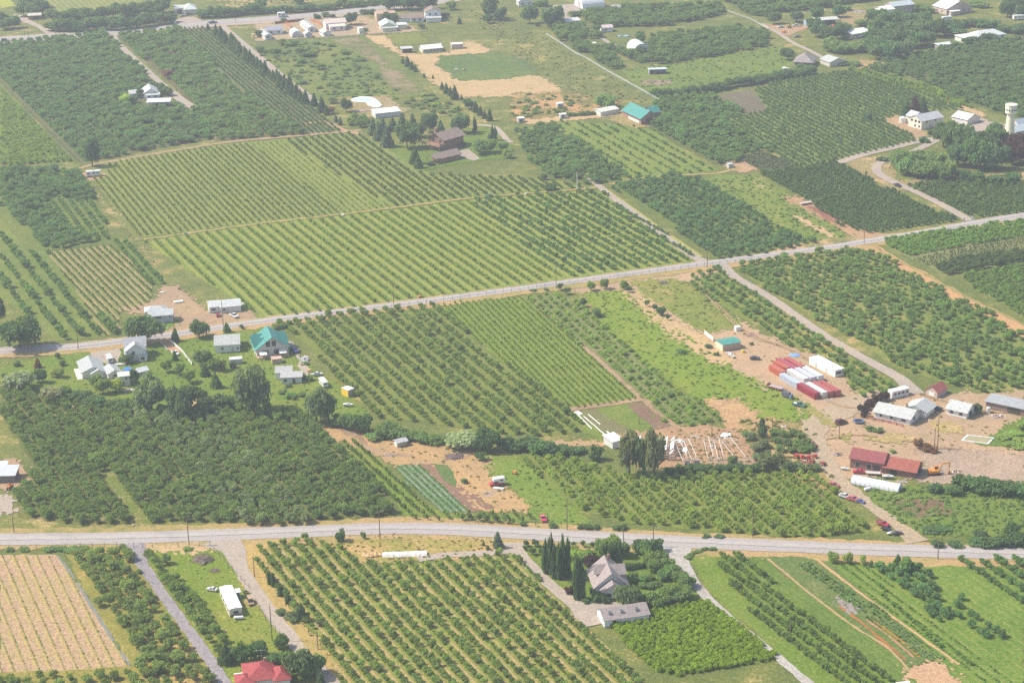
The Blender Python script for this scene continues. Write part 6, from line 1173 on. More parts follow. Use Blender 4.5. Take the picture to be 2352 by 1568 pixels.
        b = MB(); b.box(-.4, -.35, 2.72, .5, .35, 2.95); b.build('roof_vent', M(PALER), root)
        b = MB(); b.tube((Ln / 2, 0, .55), (Ln / 2 + 1.1, 0, .5), .07, k=5); b.build('hitch', DARK, root)
        wheels(root, (-.6, .4), 2.3, .34)
    elif kind == 'truck':
        b = MB(); b.box(-3., -1.1, .8, 1.4, 1.1, 3.); b.build('cargo_box', M(bed or WHITE), root)
        b = MB(); prism(b, [(1.5, .5), (3.2, .5), (3.2, 1.3), (2.9, 2.2), (1.5, 2.25)], -1., 1., .08); b.build('cab', m_, root)
        b = MB(); b.poly([(3.23, -.8, 1.35), (3.23, .8, 1.35), (2.95, .74, 2.1), (2.95, -.74, 2.1)]); b.build('window', GLASS, root, fix=False)
        wheels(root, (-2., 2.4), 2.1, .45, .3)
    elif kind == 'flat':
        b = MB(); b.box(-3., -1.15, .75, 3., 1.15, .95); b.build('deck', M(bed or (.36, .28, .24)), root); b = MB(); b.box(-3., -1.2, .7, 3., -1.15, 1.0); b.box(-3., 1.15, .7, 3., 1.2, 1.0); b.build('side_rail', m_, root)
        b = MB(); b.box(2.9, -1.1, .95, 3., 1.1, 1.7); b.build('headboard', m_, root); wheels(root, (-1.6, -.7), 2.2, .4)
    elif kind == 'tractor':
        b = MB(); prism(b, [(-.6, .7), (1.7, .6), (1.75, 1.3), (.3, 1.4), (-.6, 1.2)], -.38, .38); b.build('bonnet', m_, root)
        for s in (-1, 1): b = MB(); b.box(-1.4, s * .75 - .25, 1.35, 0., s * .75 + .25, 1.45); b.build('mudguard', m_, root)
        b = MB(); b.box(-.9, -.3, 1.1, -.4, .3, 1.25); b.box(-1., -.3, 1.25, -.9, .3, 1.75); b.build('seat', DARK, root)
        b = MB(); b.tube((.9, .2, 1.35), (.9, .2, 2.2), .05, k=6); b.build('exhaust', DARK, root)
        t, m2 = wheel_mesh(.75, .4); t2, m3 = wheel_mesh(.42, .25)
        for s in (-1, 1):
            o = link('wheel', t, None, root); o.location = (-.7, s * .8, .75); link('rim', m2, None, o); o = link('wheel', t2, None, root); o.location = (1.3, s * .65, .42); link('rim', m3, None, o)
    elif kind == 'boat':
        b = MB(); V = [(-2.4, -.9), (.8, -.95), (2., -.5), (2.7, 0), (2., .5), (.8, .95), (-2.4, .9)]; n = len(V)
        for i in range(n): a_, c_ = V[i], V[(i + 1) % n]; b.poly([(a_[0] * .9, a_[1] * .5, .45), (c_[0] * .9, c_[1] * .5, .45), (c_[0], c_[1], 1.15), (a_[0], a_[1], 1.15)])
        b.poly([(x_, y_, 1.1) for x_, y_ in V]); b.build('hull', m_, root, fix=False)
        b = MB(); b.box(-.6, -.55, 1.15, .7, .55, 1.6); b.build('cabin', M(PALER), root)
        b = MB(); b.box(-2.2, -.5, .25, 2.6, -.4, .42); b.box(-2.2, .4, .25, 2.6, .5, .42); b.build('trailer_frame', STEEL, root); wheels(root, (-1.,), 1.9, .3)
    elif kind == 'implement':
        b = MB(); b.box(-1.3, -.12, .5, 1.3, .12, .7); b.box(-1., -.9, .55, -.8, .9, .75); b.box(.4, -.9, .5, .6, .9, .7); b.build('frame', m_, root)
        b = MB(); b.box(-.7, -.6, .7, .4, .6, 1.35); b.build('hopper', m_, root)
        for i in range(5): b = MB(); b.tube((.5, -.8 + i * .4, .6), (.75, -.8 + i * .4, .02), .05, .03, 5); b.build('tine', DARK, root)
        wheels(root, (-.9,), 1.8, .4, .2)
    return root
V_ = vehicle
NAVY, BLK, SIL, RED, YEL, ORG, GRN = (.03, .05, .14), (.02, .02, .024), (.55, .57, .58), (.50, .04, .05), (.72, .46, .04), (.70, .22, .03), (.05, .12, .07)
V_('pickup', 'dark blue pickup driving on the far highway past the white hip roofed house', '00', 1957, 220, 16, NAVY, S=1.15)
V_('car', 'dark car on the highway at the head of the far gravel lane', '00', 846, 316, 14, BLK, S=1.05)
V_('suv', 'dark car cut by the left edge on the far highway', '00', 48, 386, 12, (.12, .11, .15), S=1.3)
V_('suv', 'grey car in the drive of the far hip roofed house', '00', 1740, 142, 18, (.2, .19, .2), S=1.1)
V_('car', 'small grey car beside the garage of the far hip roofed house', '00', 1688, 156, 20, (.28, .28, .3))
V_('camper', 'white camper pickup driving on the far highway', '10', 250, 162, 12, SIL, S=1.25)
V_('rv', 'white camper trailer parked at the end of the dirt track on the left', '01', 860, 54, 14, (.74, .74, .73), S=1.15)
V_('suv', 'dark off-road car parked before the brown timber garage', '10', 1612, 1524, 20, BLK, S=.95)
V_('car', 'dark green car on the grassy mid track', '11', 2138, 246, 195, GRN)
V_('truck', 'white box truck parked in the grove clearing', '20', 762, 432, -75, WHITE, S=.85)
V_('tractor', 'orange tractor right of the white box truck', '20', 828, 424, 160, ORG, S=1.2)
V_('tractor', 'yellow tractor in the machinery yard at the upper right', '30', 192, 258, 100, YEL, S=1.2)
V_('pickup', 'white pickup behind the yellow tractor', '30', 258, 246, 175, WHITE)
V_('car', 'silver car at the left end of the machinery yard', '30', 118, 258, 190, SIL)
V_('implement', 'orange farm machine in front of the yellow tractor', '30', 152, 305, 20, ORG, S=1.2)
V_('car', 'grey car parked lowest in the machinery yard', '30', 268, 346, 190, (.25, .25, .26), S=1.1)
V_('tractor', 'orange tractor standing in front of the open pole shed', '30', 592, 250, -60, ORG)
V_('rv', 'white motor home in front of the big pinkish gabled house', '30', 1640, 190, 15, (.76, .76, .75))
V_('rv', 'white camper parked left of the house with the steep hip roof', '30', 165, 660, -65, (.76, .75, .73), S=.85)
V_('rv', 'white trailer at the right edge among the upper trees', '30', 2300, 185, 10, (.74, .74, .74), S=1.2)
V_('flat', 'old flatbed cart with weathered timber deck on the reddish dirt', '31', 345, 312, 25, (.3, .25, .2), bed=(.50, .44, .38))
V_('car', 'dark car on the curved lane below the tall wood', '31', 1190, 146, -60, BLK)
V_('car', 'small red car beside the white bungalow', '01', 2004, 1338, 100, (.33, .04, .05), S=.85)
V_('pickup', 'white pickup parked in front of the white bungalow', '01', 2152, 1346, -52, WHITE, S=.95)
V_('car', 'silver car in the drive between the white fences', '02', 1612, 122, -60, (.62, .66, .70))
V_('rv', 'white cargo trailer beside the steep gabled white house', '02', 1008, 186, -70, WHITE, S=.85)
V_('pickup', 'blue pickup right of the teal roofed lodge', '12', 356, 96, -62, (.05, .08, .25))
V_('implement', 'yellow mower by the junk beside the lodge drive', '12', 498, 282, 20, YEL, S=.8)
V_('car', 'silver car behind the white camper trailer', '12', 568, 314, 10, SIL, S=.9)
V_('rv', 'white camper trailer below the teal roofed lodge', '12', 622, 408, -68, (.78, .78, .74), S=.9)
V_('boat', 'white boat on a trailer by the trees at the orchard corner', '12', 846, 598, -10, WHITE, S=.8)
V_('tractor', 'orange tractor in front of the corrugated shed at the left edge', '02', 92, 1352, -100, ORG, S=.9)
V_('camper', 'red pickup carrying a white camper on the straw dirt', '12', 2205, 1322, 196, RED, S=.95)
V_('pickup', 'bright red pickup parked on the grass above the lower road', '23', 288, 74, -80, (.6, .03, .09), bed=(.5, .4, .35), S=.85)
V_('implement', 'orange farm machine alone near the green strip', '23', 30, -350, 60, ORG, S=.8)
V_('boat', 'white boat beside the teal roofed tan shed', '22', 2015, 146, -65, WHITE, S=.75)
V_('car', 'dark car in the dry yard right of the teal roofed tan shed', '22', 2232, 168, -8, (.06, .055, .06), S=.95)
V_('flat', 'red flatbed trailer with grey deck left of the containers', '32', 70, 440, 142, (.45, .08, .07), bed=(.36, .33, .31), S=1.1)
V_('truck', 'blue truck below the red flatbed trailer', '32', 178, 520, -45, (.12, .2, .3), bed=(.1, .1, .12), S=.75)
V_('pickup', 'green and white pickup nearest the paved yard', '32', 285, 600, -35, (.05, .16, .11), bed=(.7, .7, .7))
V_('suv', 'dark red car parked on the paved yard left of the trampoline', '32', 670, 758, 30, (.12, .015, .02), S=1.05)
V_('car', 'black car between the bungalow and the small white house', '32', 1552, 632, -25, BLK)
V_('boat', 'white boat at the left corner of the old red barn', '32', 706, 1182, -25, WHITE, S=.6)
V_('car', 'bright red car in front of the old red barn', '32', 834, 1212, 172, (.55, .03, .07), S=.95)
V_('flat', 'pale flatbed trailer between the red car and the white boat', '32', 965, 1226, -12, (.5, .45, .42), bed=(.55, .47, .43), S=.85)
V_('boat', 'white motor boat in front of the lower red barn', '32', 1100, 1258, -10, (.8, .8, .78), S=.8)
for i, (x, y, c_, lb) in enumerate(((262, 1068, RED, 'leftmost of the red farm machines beside the lane'), (312, 1078, (.6, .1, .06), 'orange-red farm machine second in the line beside the lane'), (372, 1082, RED, 'red farm machine in the middle of the line beside the lane'), (432, 1074, (.5, .06, .05), 'red farm machine fourth in the line, touching the lane edge'), (400, 1124, (.3, .07, .06), 'dark red farm machine below the line beside the lane'), (500, 1140, (.32, .06, .06), 'dull red farm machine at the lower lane edge'))):
    V_('implement', lb, '32', x, y, rnd.uniform(0, 360), c_, 'red farm machines beside the lane')
V_('car', 'red car parked highest along the dirt lane verge', '32', 600, 1336, -40, (.48, .06, .09), 'cars along the dirt lane verge')
V_('car', 'grey-white car below the red one along the dirt lane verge', '32', 708, 1436, -40, (.6, .58, .58), 'cars along the dirt lane verge')
V_('car', 'pinkish red car third along the dirt lane verge', '32', 782, 1462, -38, (.5, .1, .14), 'cars along the dirt lane verge')
V_('car', 'small blue car after the pinkish one on the lane verge', '32', 845, 1482, -40, (.1, .12, .3), 'cars along the dirt lane verge', S=.8)
V_('pickup', 'red pickup on the lane verge just above the lower road', '33', 1056, 122, -45, (.45, .03, .04), 'cars along the dirt lane verge', S=.85)
V_('car', 'dark car directly below the red pickup on the lane verge', '33', 1086, 168, -40, BLK, 'cars along the dirt lane verge', S=.8)
V_('boat', 'white boat lowest in the line on the lane verge', '33', 1126, 205, 20, WHITE, S=.55)
V_('car', 'dark brown car beside the lowest white boat', '33', 1192, 206, 10, (.08, .06, .06), 'cars along the dirt lane verge', S=.75)
V_('pickup', 'dark red pickup half hidden at the curve of the paved lane', '32', 405, 962, -50, (.2, .04, .07), S=.8)
V_('van', 'tan old van parked right of the trailer home', '03', 2300, 838, -72, (.42, .27, .17), S=.92)
V_('car', 'white car at the far end of the trailer home', '03', 1950, 722, 160, WHITE, S=.8)
V_('implement', 'small dark cart behind the tan van', '03', 2262, 745, 20, (.1, .1, .1), S=.7)
V_('truck', 'white roofed truck cut by the bottom edge', '33', 1262, 1650, 10, WHITE, S=.9)

def excavator():
    p = at('32', 1530, 1222); root = empty('excavator', p, math.radians(8), 'orange excavator with raised arm beside the lower red barn', 'excavator'); m_ = M((.62, .25, .03), 'paint')
    for s in (-1, 1): b = MB(); b.extrude([(-1.9, .3), (-1.6, 0), (1.6, 0), (1.9, .3), (1.9, .6), (1.6, .85), (-1.6, .85), (-1.9, .6)], 1, s * 1.1 - .3, s * 1.1 + .3); b.build('track', TYRE, root)
    b = MB(); b.box(-2.2, -1.2, .95, 1.2, 1.2, 1.9); b.box(-2.3, -1.1, 1.1, -1.6, 1.1, 2.1); b.build('body', m_, root)
    b = MB(); b.box(.0, .2, 1.9, 1.3, 1.15, 3.); c_ = b.build('cab', M((.55, .22, .03), 'paint'), root)
    b = MB(); b.box(.1, .17, 2.1, 1.34, 1.18, 2.85); b.build('window', GLASS, c_)
    b = MB(); b.tube((1.1, -.3, 1.7), (2.6, -.3, 4.2), .25, .28, 6); b.tube((2.6, -.3, 4.2), (5.4, -.3, 4.3), .28, .2, 6); b.build('boom', m_, root)
    b = MB(); b.tube((5.3, -.3, 4.4), (5.0, -.3, 1.2), .22, .16, 6); b.build('stick', m_, root)
    b = MB(); b.extrude([(4.6, .2), (5.4, .1), (5.5, .9), (5., 1.3)], 1, -.75, .15); b.build('bucket', M((.3, .14, .06)), root)
excavator()

# ------------------------------------------------------------------ poles, fences, signs
def pole(cell, x, y, ytop, label, arm=True, lamp=False, name='utility_pole', col=None, group='utility poles', double=False):
    u, v = Z(cell, x, y); s = scale_at(u, v); h = (y - ytop) / 4 / (s * .93); p = G(u, v)
    root = empty(name, p, AANG + rnd.uniform(-.3, .3), label, 'pole', group); pm = M(col) if col else TIMBER
    r = .17 if not col else .14
    b = MB(); b.tube((0, 0, -.3), (0, 0, h), r, r * .68, 8); b.build('post', pm, root)
    if arm:
        for z in ((h - .5, h - 1.4) if double else (h - .5,)):
            b = MB(); b.box(-1.2, -.07, z - .07, 1.2, .07, z + .07); a_ = b.build('crossarm', pm, root)
            for q in (-1.1, -.4, .4, 1.1): b = MB(); b.tube((q, 0, z + .07), (q, 0, z + .3), .05, .04, 6); b.build('insulator', M((.5, .5, .5)), a_)
    if lamp:
        b = MB(); b.tube((0, 0, h - 1.6), (1.6, -.3, h - 1.2), .04, k=5); b.build('lamp_arm', STEEL, root)
        b = MB(); b.blob((1.7, -.32, h - 1.25), (.4, .22, .16), .0, ICO1); b.build('lamp_head', M(PALER), root)
P_ = pole
P_('03', 1737, 300, 25, 'tall utility pole with crossarms above the bottom left orchard fence', double=True)
P_('03', 130, 190, 40, 'utility pole at the left end of the lower road')
P_('03', 2338, 595, 396, 'plain bare pole on the straw verge of the gravel drive', arm=False)
P_('13', 148, 1176, 842, 'yard light pole beside the gravel drive near the red roof', arm=False, lamp=True)
P_('13', 570, 1262, 1082, 'short bare pole at the tan corner of the striped rows', arm=False)
P_('13', 1140, 250, -20, 'utility pole on the verge where the lower road bends')
P_('22', 507, 1730, 1432, 'utility pole with pale top left of the dotted block', arm=False)
P_('23', 1299, 320, 105, 'utility pole with a white box above the round cedar hedge', lamp=True)
P_('23', 1025, 290, 142, 'thin pole in the shrubs behind the villa', arm=False)
P_('23', 2212, 228, 10, 'utility pole at the lower edge of the dotted block')
P_('33', 1560, 432, 240, 'utility pole at the right on the lower road verge', arm=False)
P_('33', 205, 1120, 990, 'thin pole in the rows right of the concrete lane', arm=False)
P_('01', 720, 1640, 1410, 'utility pole on the diagonal road left of the steep gabled house')
P_('01', 2052, 1432, 1200, 'street lamp pole in front of the white bungalow', arm=False, lamp=True)
P_('11', 1267, 1257, 1030, 'utility pole midway along the diagonal road')
P_('21', 406, 1085, 868, 'utility pole on the diagonal road above the low dark shrub')
P_('21', 1793, 892, 686, 'utility pole at the mouth of the farm lane')
P_('31', 882, 680, 500, 'utility pole at the head of the orange dirt track')
P_('20', 975, 1022, 840, 'tall utility pole between the white shed and the green roofed barn')
P_('20', 536, 828, 650, 'utility pole in the pasture at the corner of the dry ground')
P_('20', 175, 602, 462, 'utility pole in the pasture above the dry ground')
P_('10', 2218, 420, 252, 'utility pole in the pasture right of the horse paddock')
P_('10', 1888, 210, 95, 'short pole below the two-storey brown roofed house', arm=False)
P_('10', 728, 130, 0, 'utility pole beside the far highway right of the camper')
P_('00', 1218, 275, 160, 'utility pole in front of the far roadside hedge')
P_('00', 1320, 310, 215, 'short pole at the top of the far wedge orchard', arm=False)
P_('00', 266, 378, 250, 'utility pole on the far left lawn, right one of the pair')
P_('00', 230, 340, 245, 'utility pole on the far left lawn, left one of the pair', arm=False)
P_('00', 2166, 215, 130, 'utility pole at the highway right of the blue pickup', arm=False)
P_('32', 40, 812, 695, 'short pole at the edge of the bright meadow', arm=False)
P_('32', 652, 895, 762, 'bare pole in the tan yard below the dark red car', arm=False)
P_('32', 1556, 990, 700, 'tall yard light pole, right one of the pair below the bungalow', arm=False, lamp=True)
P_('32', 1528, 985, 790, 'thin pole, left one of the pair below the bungalow', arm=False)
P_('22', 1836, 870, 690, 'pole at the back of the ruined greenhouses', arm=False)
P_('22', 1166, 760, 680, 'short pole in the garden plots behind the poplars', arm=False)
def wind_machine():
    p = at('21', 600, 205); root = empty('wind_machine', p, 0, 'tall white orchard wind machine at the edge of the farm lane', 'wind machine'); s = scale_at(*Z('21', 600, 205)); h = 185 / 4 / (s * .94)
    b = MB(); b.tube((0, 0, .6), (0, 0, h), .2, .15, 8); b.build('mast', M(WHITE), root)
    b = MB(); b.box(-.8, -.6, 0, .8, .6, 1.2); b.build('engine_box', M((.62, .3, .16)), root)
    b = MB(); b.tube((0, -.5, h), (0, .5, h), .22, .22, 8); b.build('gearbox', M(PALER), root)
    for sg in (-1, 1): b = MB(); b.poly([(0, -.55, h - .1), (0, -.55, h + .1), (sg * 2.4, -.6, h + .12), (sg * 2.4, -.5, h - .14)]); b.poly([(0, -.49, h - .1), (sg * 2.4, -.45, h - .14), (sg * 2.4, -.55, h + .12), (0, -.49, h + .1)]); b.build('blade', M((.62, .3, .2)), root, fix=False)
wind_machine()
def fence(name, label, line, h, post_col, step=4., rails=2, rail_r=.03, post_r=.07, panel=None, group=None, rail_col=None):
    P = [G(u, v) for u, v in pts(line)]; root = empty(name, P[0], 0, label, 'fence', group); o0 = P[0]
    pm = M(post_col); rm = M(rail_col or post_col)
    pmesh = MB(); pmesh.box(-post_r, -post_r, -.1, post_r, post_r, h); pmesh = pmesh.mesh('post'); pmesh.materials.append(pm)
    for i in range(len(P) - 1):
        a, c_ = P[i] - o0, P[i + 1] - o0; L = (c_ - a).length; n = max(1, int(round(L / step)))
        for j in range(n + (1 if i == len(P) - 2 else 0)):
            o = link('post', pmesh, None, root); o.location = a.lerp(c_, j / n); o.rotation_euler = (rnd.gauss(0, .02), rnd.gauss(0, .02), 0)
        for k in range(rails):
            z = h * (k + 1) / rails - .06; b = MB(); b.tube((a.x, a.y, z), (c_.x, c_.y, z), rail_r, k=4); b.build('rail', rm, root)
        if panel:
            nrm = Vector((-(c_ - a).y, (c_ - a).x, 0)).normalized()
            for j in range(n):
                q0, q1 = a.lerp(c_, (j + .02) / n) + nrm * .05, a.lerp(c_, (j + .98) / n) + nrm * .05; b = MB()
                e = nrm * .04
                for z0, z1 in ((.1, h - .1),):
                    V = [q0 - e, q1 - e, q1 + e, q0 + e]; nn = len(b.v)
                    b.v += [(w.x, w.y, z0) for w in V] + [(w.x, w.y, z1) for w in V]
                    b.f += [tuple(nn + i_ for i_ in q) for q in ((3, 2, 1, 0), (4, 5, 6, 7), (0, 1, 5, 4), (1, 2, 6, 5), (2, 3, 7, 6), (3, 0, 4, 7))]
                b.build('panel', M(panel), root)
GREY_P, WIRE = (.16, .15, .14), (.25, .25, .25)
fence('wire_fence', 'wire fence with dark posts along the near side of the diagonal road', [660, 742, 900, 709, 1290, 655, 1600, 615, 1760, 597], 2.2, GREY_P, 3.9, 2, .018, .06, rail_col=WIRE)
fence('wire_fence', 'wire fence along the lower road above the brown tilled rows', Z('03', -20, 360, 200, 355, 480, 345, 740, 330, 960, 325, 1075, 318), 2., GREY_P, 4.2, 2, .02, .06, rail_col=WIRE)
fence('wire_fence', 'wire fence between the bottom lane and the gravel drive', Z('03', 1228, 330, 1400, 328, 1640, 322, 1930, 310, 1975, 370, 2060, 460, 2180, 590, 2290, 710), 2., GREY_P, 4., 2, .02, .06, rail_col=WIRE)
fence('wire_fence', 'wire fence along the gravel drive beside the trailer lawn', Z('12', 0, 1, 0, 2)[:0] + Z('13', 10, 860, 90, 990, 180, 1090, 260, 1190), 1.9, GREY_P, 4., 2, .02, .06, rail_col=WIRE)
fence('wire_fence', 'wire fence with tall thin posts below the vegetable garden', [930, 1192, 1010, 1196, 1100, 1203, 1200, 1206, 1290, 1212], 2.2, GREY_P, 4.2, 2, .018, .055, rail_col=WIRE)
fence('rail_fence', 'white rail fence crossing the far pastures', Z('20', 315, 325, 480, 430, 580, 500, 680, 545, 850, 650, 1120, 800, 1330, 920, 1400, 960), 1.5, (.66, .66, .63), 4.5, 2, .11, .14)
fence('rail_fence', 'white rail fence at the upper right grove', Z('20', 1765, 5, 1970, 110, 2200, 190, 2352, 275), 1.4, (.66, .66, .63), 4.5, 2, .09, .12)
fence('rail_fence', 'pale rail fence along the small drive by the large half-round shed', Z('20', 650, 140, 685, 85, 730, 105, 840, 190), 1.4, (.6, .6, .58), 4.5, 2, .08, .1)
fence('board_fence', 'orange-brown board fence beside the rust streaked house', Z('10', 505, 200, 560, 215, 665, 285), 2.2, (.5, .2, .12), 2.4, 1, .05, .08, panel=(.52, .20, .11))
fence('board_fence', 'dark red-brown board fence behind the far mobile homes', Z('10', 175, 225, 440, 196), 2., (.26, .1, .08), 2.6, 1, .05, .08, panel=(.28, .10, .08))
fence('board_fence', 'short orange board fence behind the half-round hut of the far row', Z('10', 272, 222, 322, 258), 2., (.5, .2, .12), 2.4, 1, .05, .08, panel=(.50, .2, .12))
fence('board_fence', 'white board fence, right one beside the silver car', Z('02', 1562, 2, 1680, 110, 1765, 220), 1.5, WHITE, 2.2, 1, .05, .08, panel=(.72, .70, .66))
fence('board_fence', 'low pale fence, left one beside the silver car drive', Z('02', 1475, 10, 1540, 90), 1., (.6, .57, .5), 2.2, 1, .05, .08, panel=(.6, .56, .5))
fence('board_fence', 'white board wall left of the teal roofed tan shed', Z('21', 1768, 1500, 1850, 1568), 1.8, WHITE, 2.2, 1, .05, .08, panel=(.76, .75, .72))
fence('wire_fence', 'wire fence along the tan strip of the green paddock', Z('21', 1060, 1120, 1240, 1240, 1430, 1330, 1560, 1440, 1760, 1510), 1.6, (.35, .33, .3), 4.5, 2, .02, .05, rail_col=WIRE)
fence('wire_fence', 'wire fence of thin posts on the left bank of the horse paddock', Z('20', 0, 520, 120, 600, 300, 720, 500, 820, 740, 890), 1.4, (.4, .36, .3), 5., 2, .02, .05, rail_col=WIRE)
fence('brick_wall', 'low red brick garden wall along the big bungalow', Z('32', 905, 712, 1120, 752, 1240, 785), 1.1, (.42, .2, .15), 3., 1, .06, .16, panel=(.44, .22, .16))
def panel_sign(name, label, cat, cell, x, y, w, h, z, col, ang=.3, legs=True, group=None):
    root = empty(name, at(cell, x, y), ang, label, cat, group)
    b = MB(); b.box(-w / 2, -.05, z, w / 2, .05, z + h); b.build('board', M(col), root)
    if legs:
        for s in (-.35, .35): b = MB(); b.box(s * w - .04, .055, 0, s * w + .04, .13, z + h * .9); b.build('leg', M((.35, .3, .25)), root)
panel_sign('sign', 'white upright sign board at the lane mouth, left of the two', 'sign', '31', 1800, 466, 1.0, 1.8, .2, WHITE)
panel_sign('sign', 'white upright sign board at the lane mouth, right of the two', 'sign', '31', 1877, 456, 1.1, 1.9, .2, WHITE)
panel_sign('sign', 'white marker board standing on the grassy mid track', 'sign', '01', 1720, 602, .6, 1.7, .2, WHITE)
def small_box(name, label, cat, cell, x, y, w, d, h, col, ang=.35, lid=None, group=None):
    root = empty(name, at(cell, x, y), ang, label, cat, group); b = MB(); b.box(-w / 2, -d / 2, 0, w / 2, d / 2, h); b.build('body', M(col), root)
    b = MB(); b.box(-w / 2 - .04, -d / 2 - .04, h, w / 2 + .04, d / 2 + .04, h + .08); b.build('lid', M(lid or col), root)
small_box('fruit_bin', 'red bin with white end on the verge of the diagonal road', 'bin', '11', 1506, 1166, 1.3, 1.1, .8, (.45, .13, .08), lid=(.6, .2, .13))
small_box('fruit_bin', 'white bin on the mid track between the row blocks', 'bin', '11', 800, 416, 1.2, 1.2, .8, WHITE)
small_box('fruit_bin', 'white bin at the right end of the mid track', 'bin', '21', 130, 222, 1.2, 1., .8, WHITE)
small_box('fruit_bin', 'white box hive standing in the close rows left of the wind machine', 'bin', '21', 346, 150, 1., 1., 1.6, WHITE)
small_box('water_tank', 'white box tank on the tan track above the teal roofed tan shed', 'tank', '21', 2072, 1470, 2.2, 2., 2., WHITE)
small_box('mailbox', 'white mailbox by the far highway drive', 'mailbox', '00', 1615, 224, .9, .9, 1.4, WHITE)
small_box('garden_table', 'white slab table behind the long low house', 'table', '02', 1110, 222, 4., 1.2, .8, (.75, .7, .6), ang=.2)
small_box('work_table', 'white board table below the camper on the straw dirt', 'table', '12', 2228, 1362, 3.6, 1.2, .7, (.70, .66, .60), ang=-.3)
small_box('pallet_stack', 'pale stack of timber boards behind the grey-blue house', 'timber', '01', 1640, 1212, 4., 2., .7, (.66, .62, .56), ang=.35)
small_box('boat_cover', 'white covered dinghy lying right of the white bungalow', 'boat', '01', 2242, 1232, .9, 2.8, .6, WHITE, ang=.4)
small_box('fruit_bin', 'pale bin on the weedy corner behind the grey-blue house', 'bin', '01', 1492, 1124, 1.8, .8, .5, WHITE)
for x, y, w, d_, lb in ((990, 335, 3., 2., 'blue tarpaulin on the grass behind the half-round hut, left one'), (1055, 335, 4.5, 2.6, 'blue tarpaulin on the grass behind the half-round hut, right one'), (1320, 468, 2., 1.6, 'small blue tarpaulin beside the half-round hut')):
    o = MB(); o.blob((0, 0, .2), (w / 2, d_ / 2, .5), .12, ICO2, x); o = o.build('tarpaulin', M((.22, .50, .72))); o.location = at('20', x, y); tag(o, lb, 'tarpaulin')
o = MB(); o.blob((0, 0, .2), (2.6, 1.6, .5), .1, ICO2, 5); o = o.build('tarpaulin', M((.16, .33, .62))); o.location = at('32', 245, 130); tag(o, 'blue tarpaulin on the tan ground beside the white cabin trailer', 'tarpaulin')
o = MB(); o.blob((0, 0, .2), (2.6, 2.0, .8), .15, ICO2, 6); o = o.build('tarpaulin', M((.10, .42, .38))); o.location = at('20', 1995, 1222); tag(o, 'green tarpaulin in the dark block left of the fine rows', 'tarpaulin')

def heap(name, label, cell, x, y, rx, ry, h, col, n=40, seed=1, stick=True, light=0., cat='heap'):
    """a heap of many small pieces"""
    rs = np.random.RandomState(seed); root = empty(name, at(cell, x, y), 0, label, cat)
    b = MB(); b.blob((0, 0, 0), (rx * .8, ry * .8, h * .6), .2, ICO2, seed); b.build('mound', M(tuple(q * .8 for q in col)), root)
    b = MB(); b2 = MB()
    for i in range(n):
        a, q = rs.uniform(0, 6.28), math.sqrt(rs.uniform(0, 1)); px, py = rx * q * math.cos(a), ry * q * math.sin(a); pz = h * (1 - q * q) * .8
        t = b2 if rs.rand() < light else b
        if stick:
            d = rs.normal(0, 1, 3); d /= np.linalg.norm(d); d[2] *= .4; l = rs.uniform(.5, 1.3)
            t.tube((px, py, pz + .1), (px + d[0] * l, py + d[1] * l, max(.05, pz + .1 + d[2] * l)), .07, .03, 4)
        else: t.blob((px, py, pz + .05), (rs.uniform(.15, .5), rs.uniform(.15, .5), rs.uniform(.1, .3)), .2, ICO1, i)
    o = b.build('debris', M(col), root); o['kind'] = 'stuff'
    if b2.v: o = b2.build('pale_debris', M((.72, .68, .66)), root); o['kind'] = 'stuff'
heap('brush_pile', 'big grey-brown brush pile on the bottom left lawn', '03', 1860, 440, 4., 4.2, 2., (.17, .13, .10), 120, 1)
heap('brush_pile', 'smaller brush pile below the big one on the lawn', '03', 1975, 540, 2., 1.6, .8, (.24, .17, .13), 40, 2)
heap('brush_pile', 'grey brush pile at the top of the dry meadow', '21', 1390, 1035, 2.9, 2., 1.1, (.2, .16, .14), 70, 3)
heap('log_pile', 'pile of grey logs on the dirt ring in the pasture', '20', 1290, 755, 3.6, 2.4, .9, (.24, .18, .15), 60, 4)
heap('debris_pile', 'dark debris pile with white scraps on the straw dirt', '12', 1830, 1060, 5., 3.6, .9, (.15, .10, .09), 110, 5, True, .25)
heap('junk_pile', 'heap of white junk on the verge beside the lodge drive', '12', 450, 170, 2., 4., 1.2, (.35, .36, .37), 60, 6, False, .55)
heap('junk_pile', 'scattered pale planks below the camper on the straw dirt', '12', 2130, 1400, 4., 2.6, .25, (.4, .32, .27), 36, 7, True, .5)
heap('junk_pile', 'scattered scrap left of the debris pile on the straw dirt', '12', 1240, 1045, 3., 2., .3, (.3, .25, .22), 30, 8, True, .4)
heap('junk_pile', 'clutter of boards beside the swimming pool', '10', 980, 1020, 7., 5., .6, (.42, .30, .24), 60, 9, True, .5)
heap('junk_pile', 'pale rubble behind the large half-round shed', '20', 990, 55, 8., 5., .8, (.4, .4, .42), 60, 10, False, .4)
heap('junk_pile', 'garden clutter in front of the tall cream outbuilding', '02', 1180, 450, 2.6, 1.6, .5, (.5, .38, .3), 40, 11, False, .4)
heap('brush_pile', 'pinkish brush heap by the tan shed with teal roof', '21', 2190, 1510, 3., 3., .8, (.38, .25, .2), 60, 12)
heap('junk_pile', 'white clutter in front of the teal roofed tan shed beside the boat', '22', 1995, 110, 1.4, 1.6, .5, (.5, .42, .38), 24, 13, False, .5)
heap('junk_pile', 'pale machinery scrap behind the machine sheds at the top right', '30', 830, 110, 6., 6., .9, (.34, .3, .28), 50, 14, False, .3)
heap('junk_pile', 'pink and white scrap below the long brown shed', '32', 2110, 690, 3., 2., .9, (.42, .27, .23), 40, 15, False, .3)
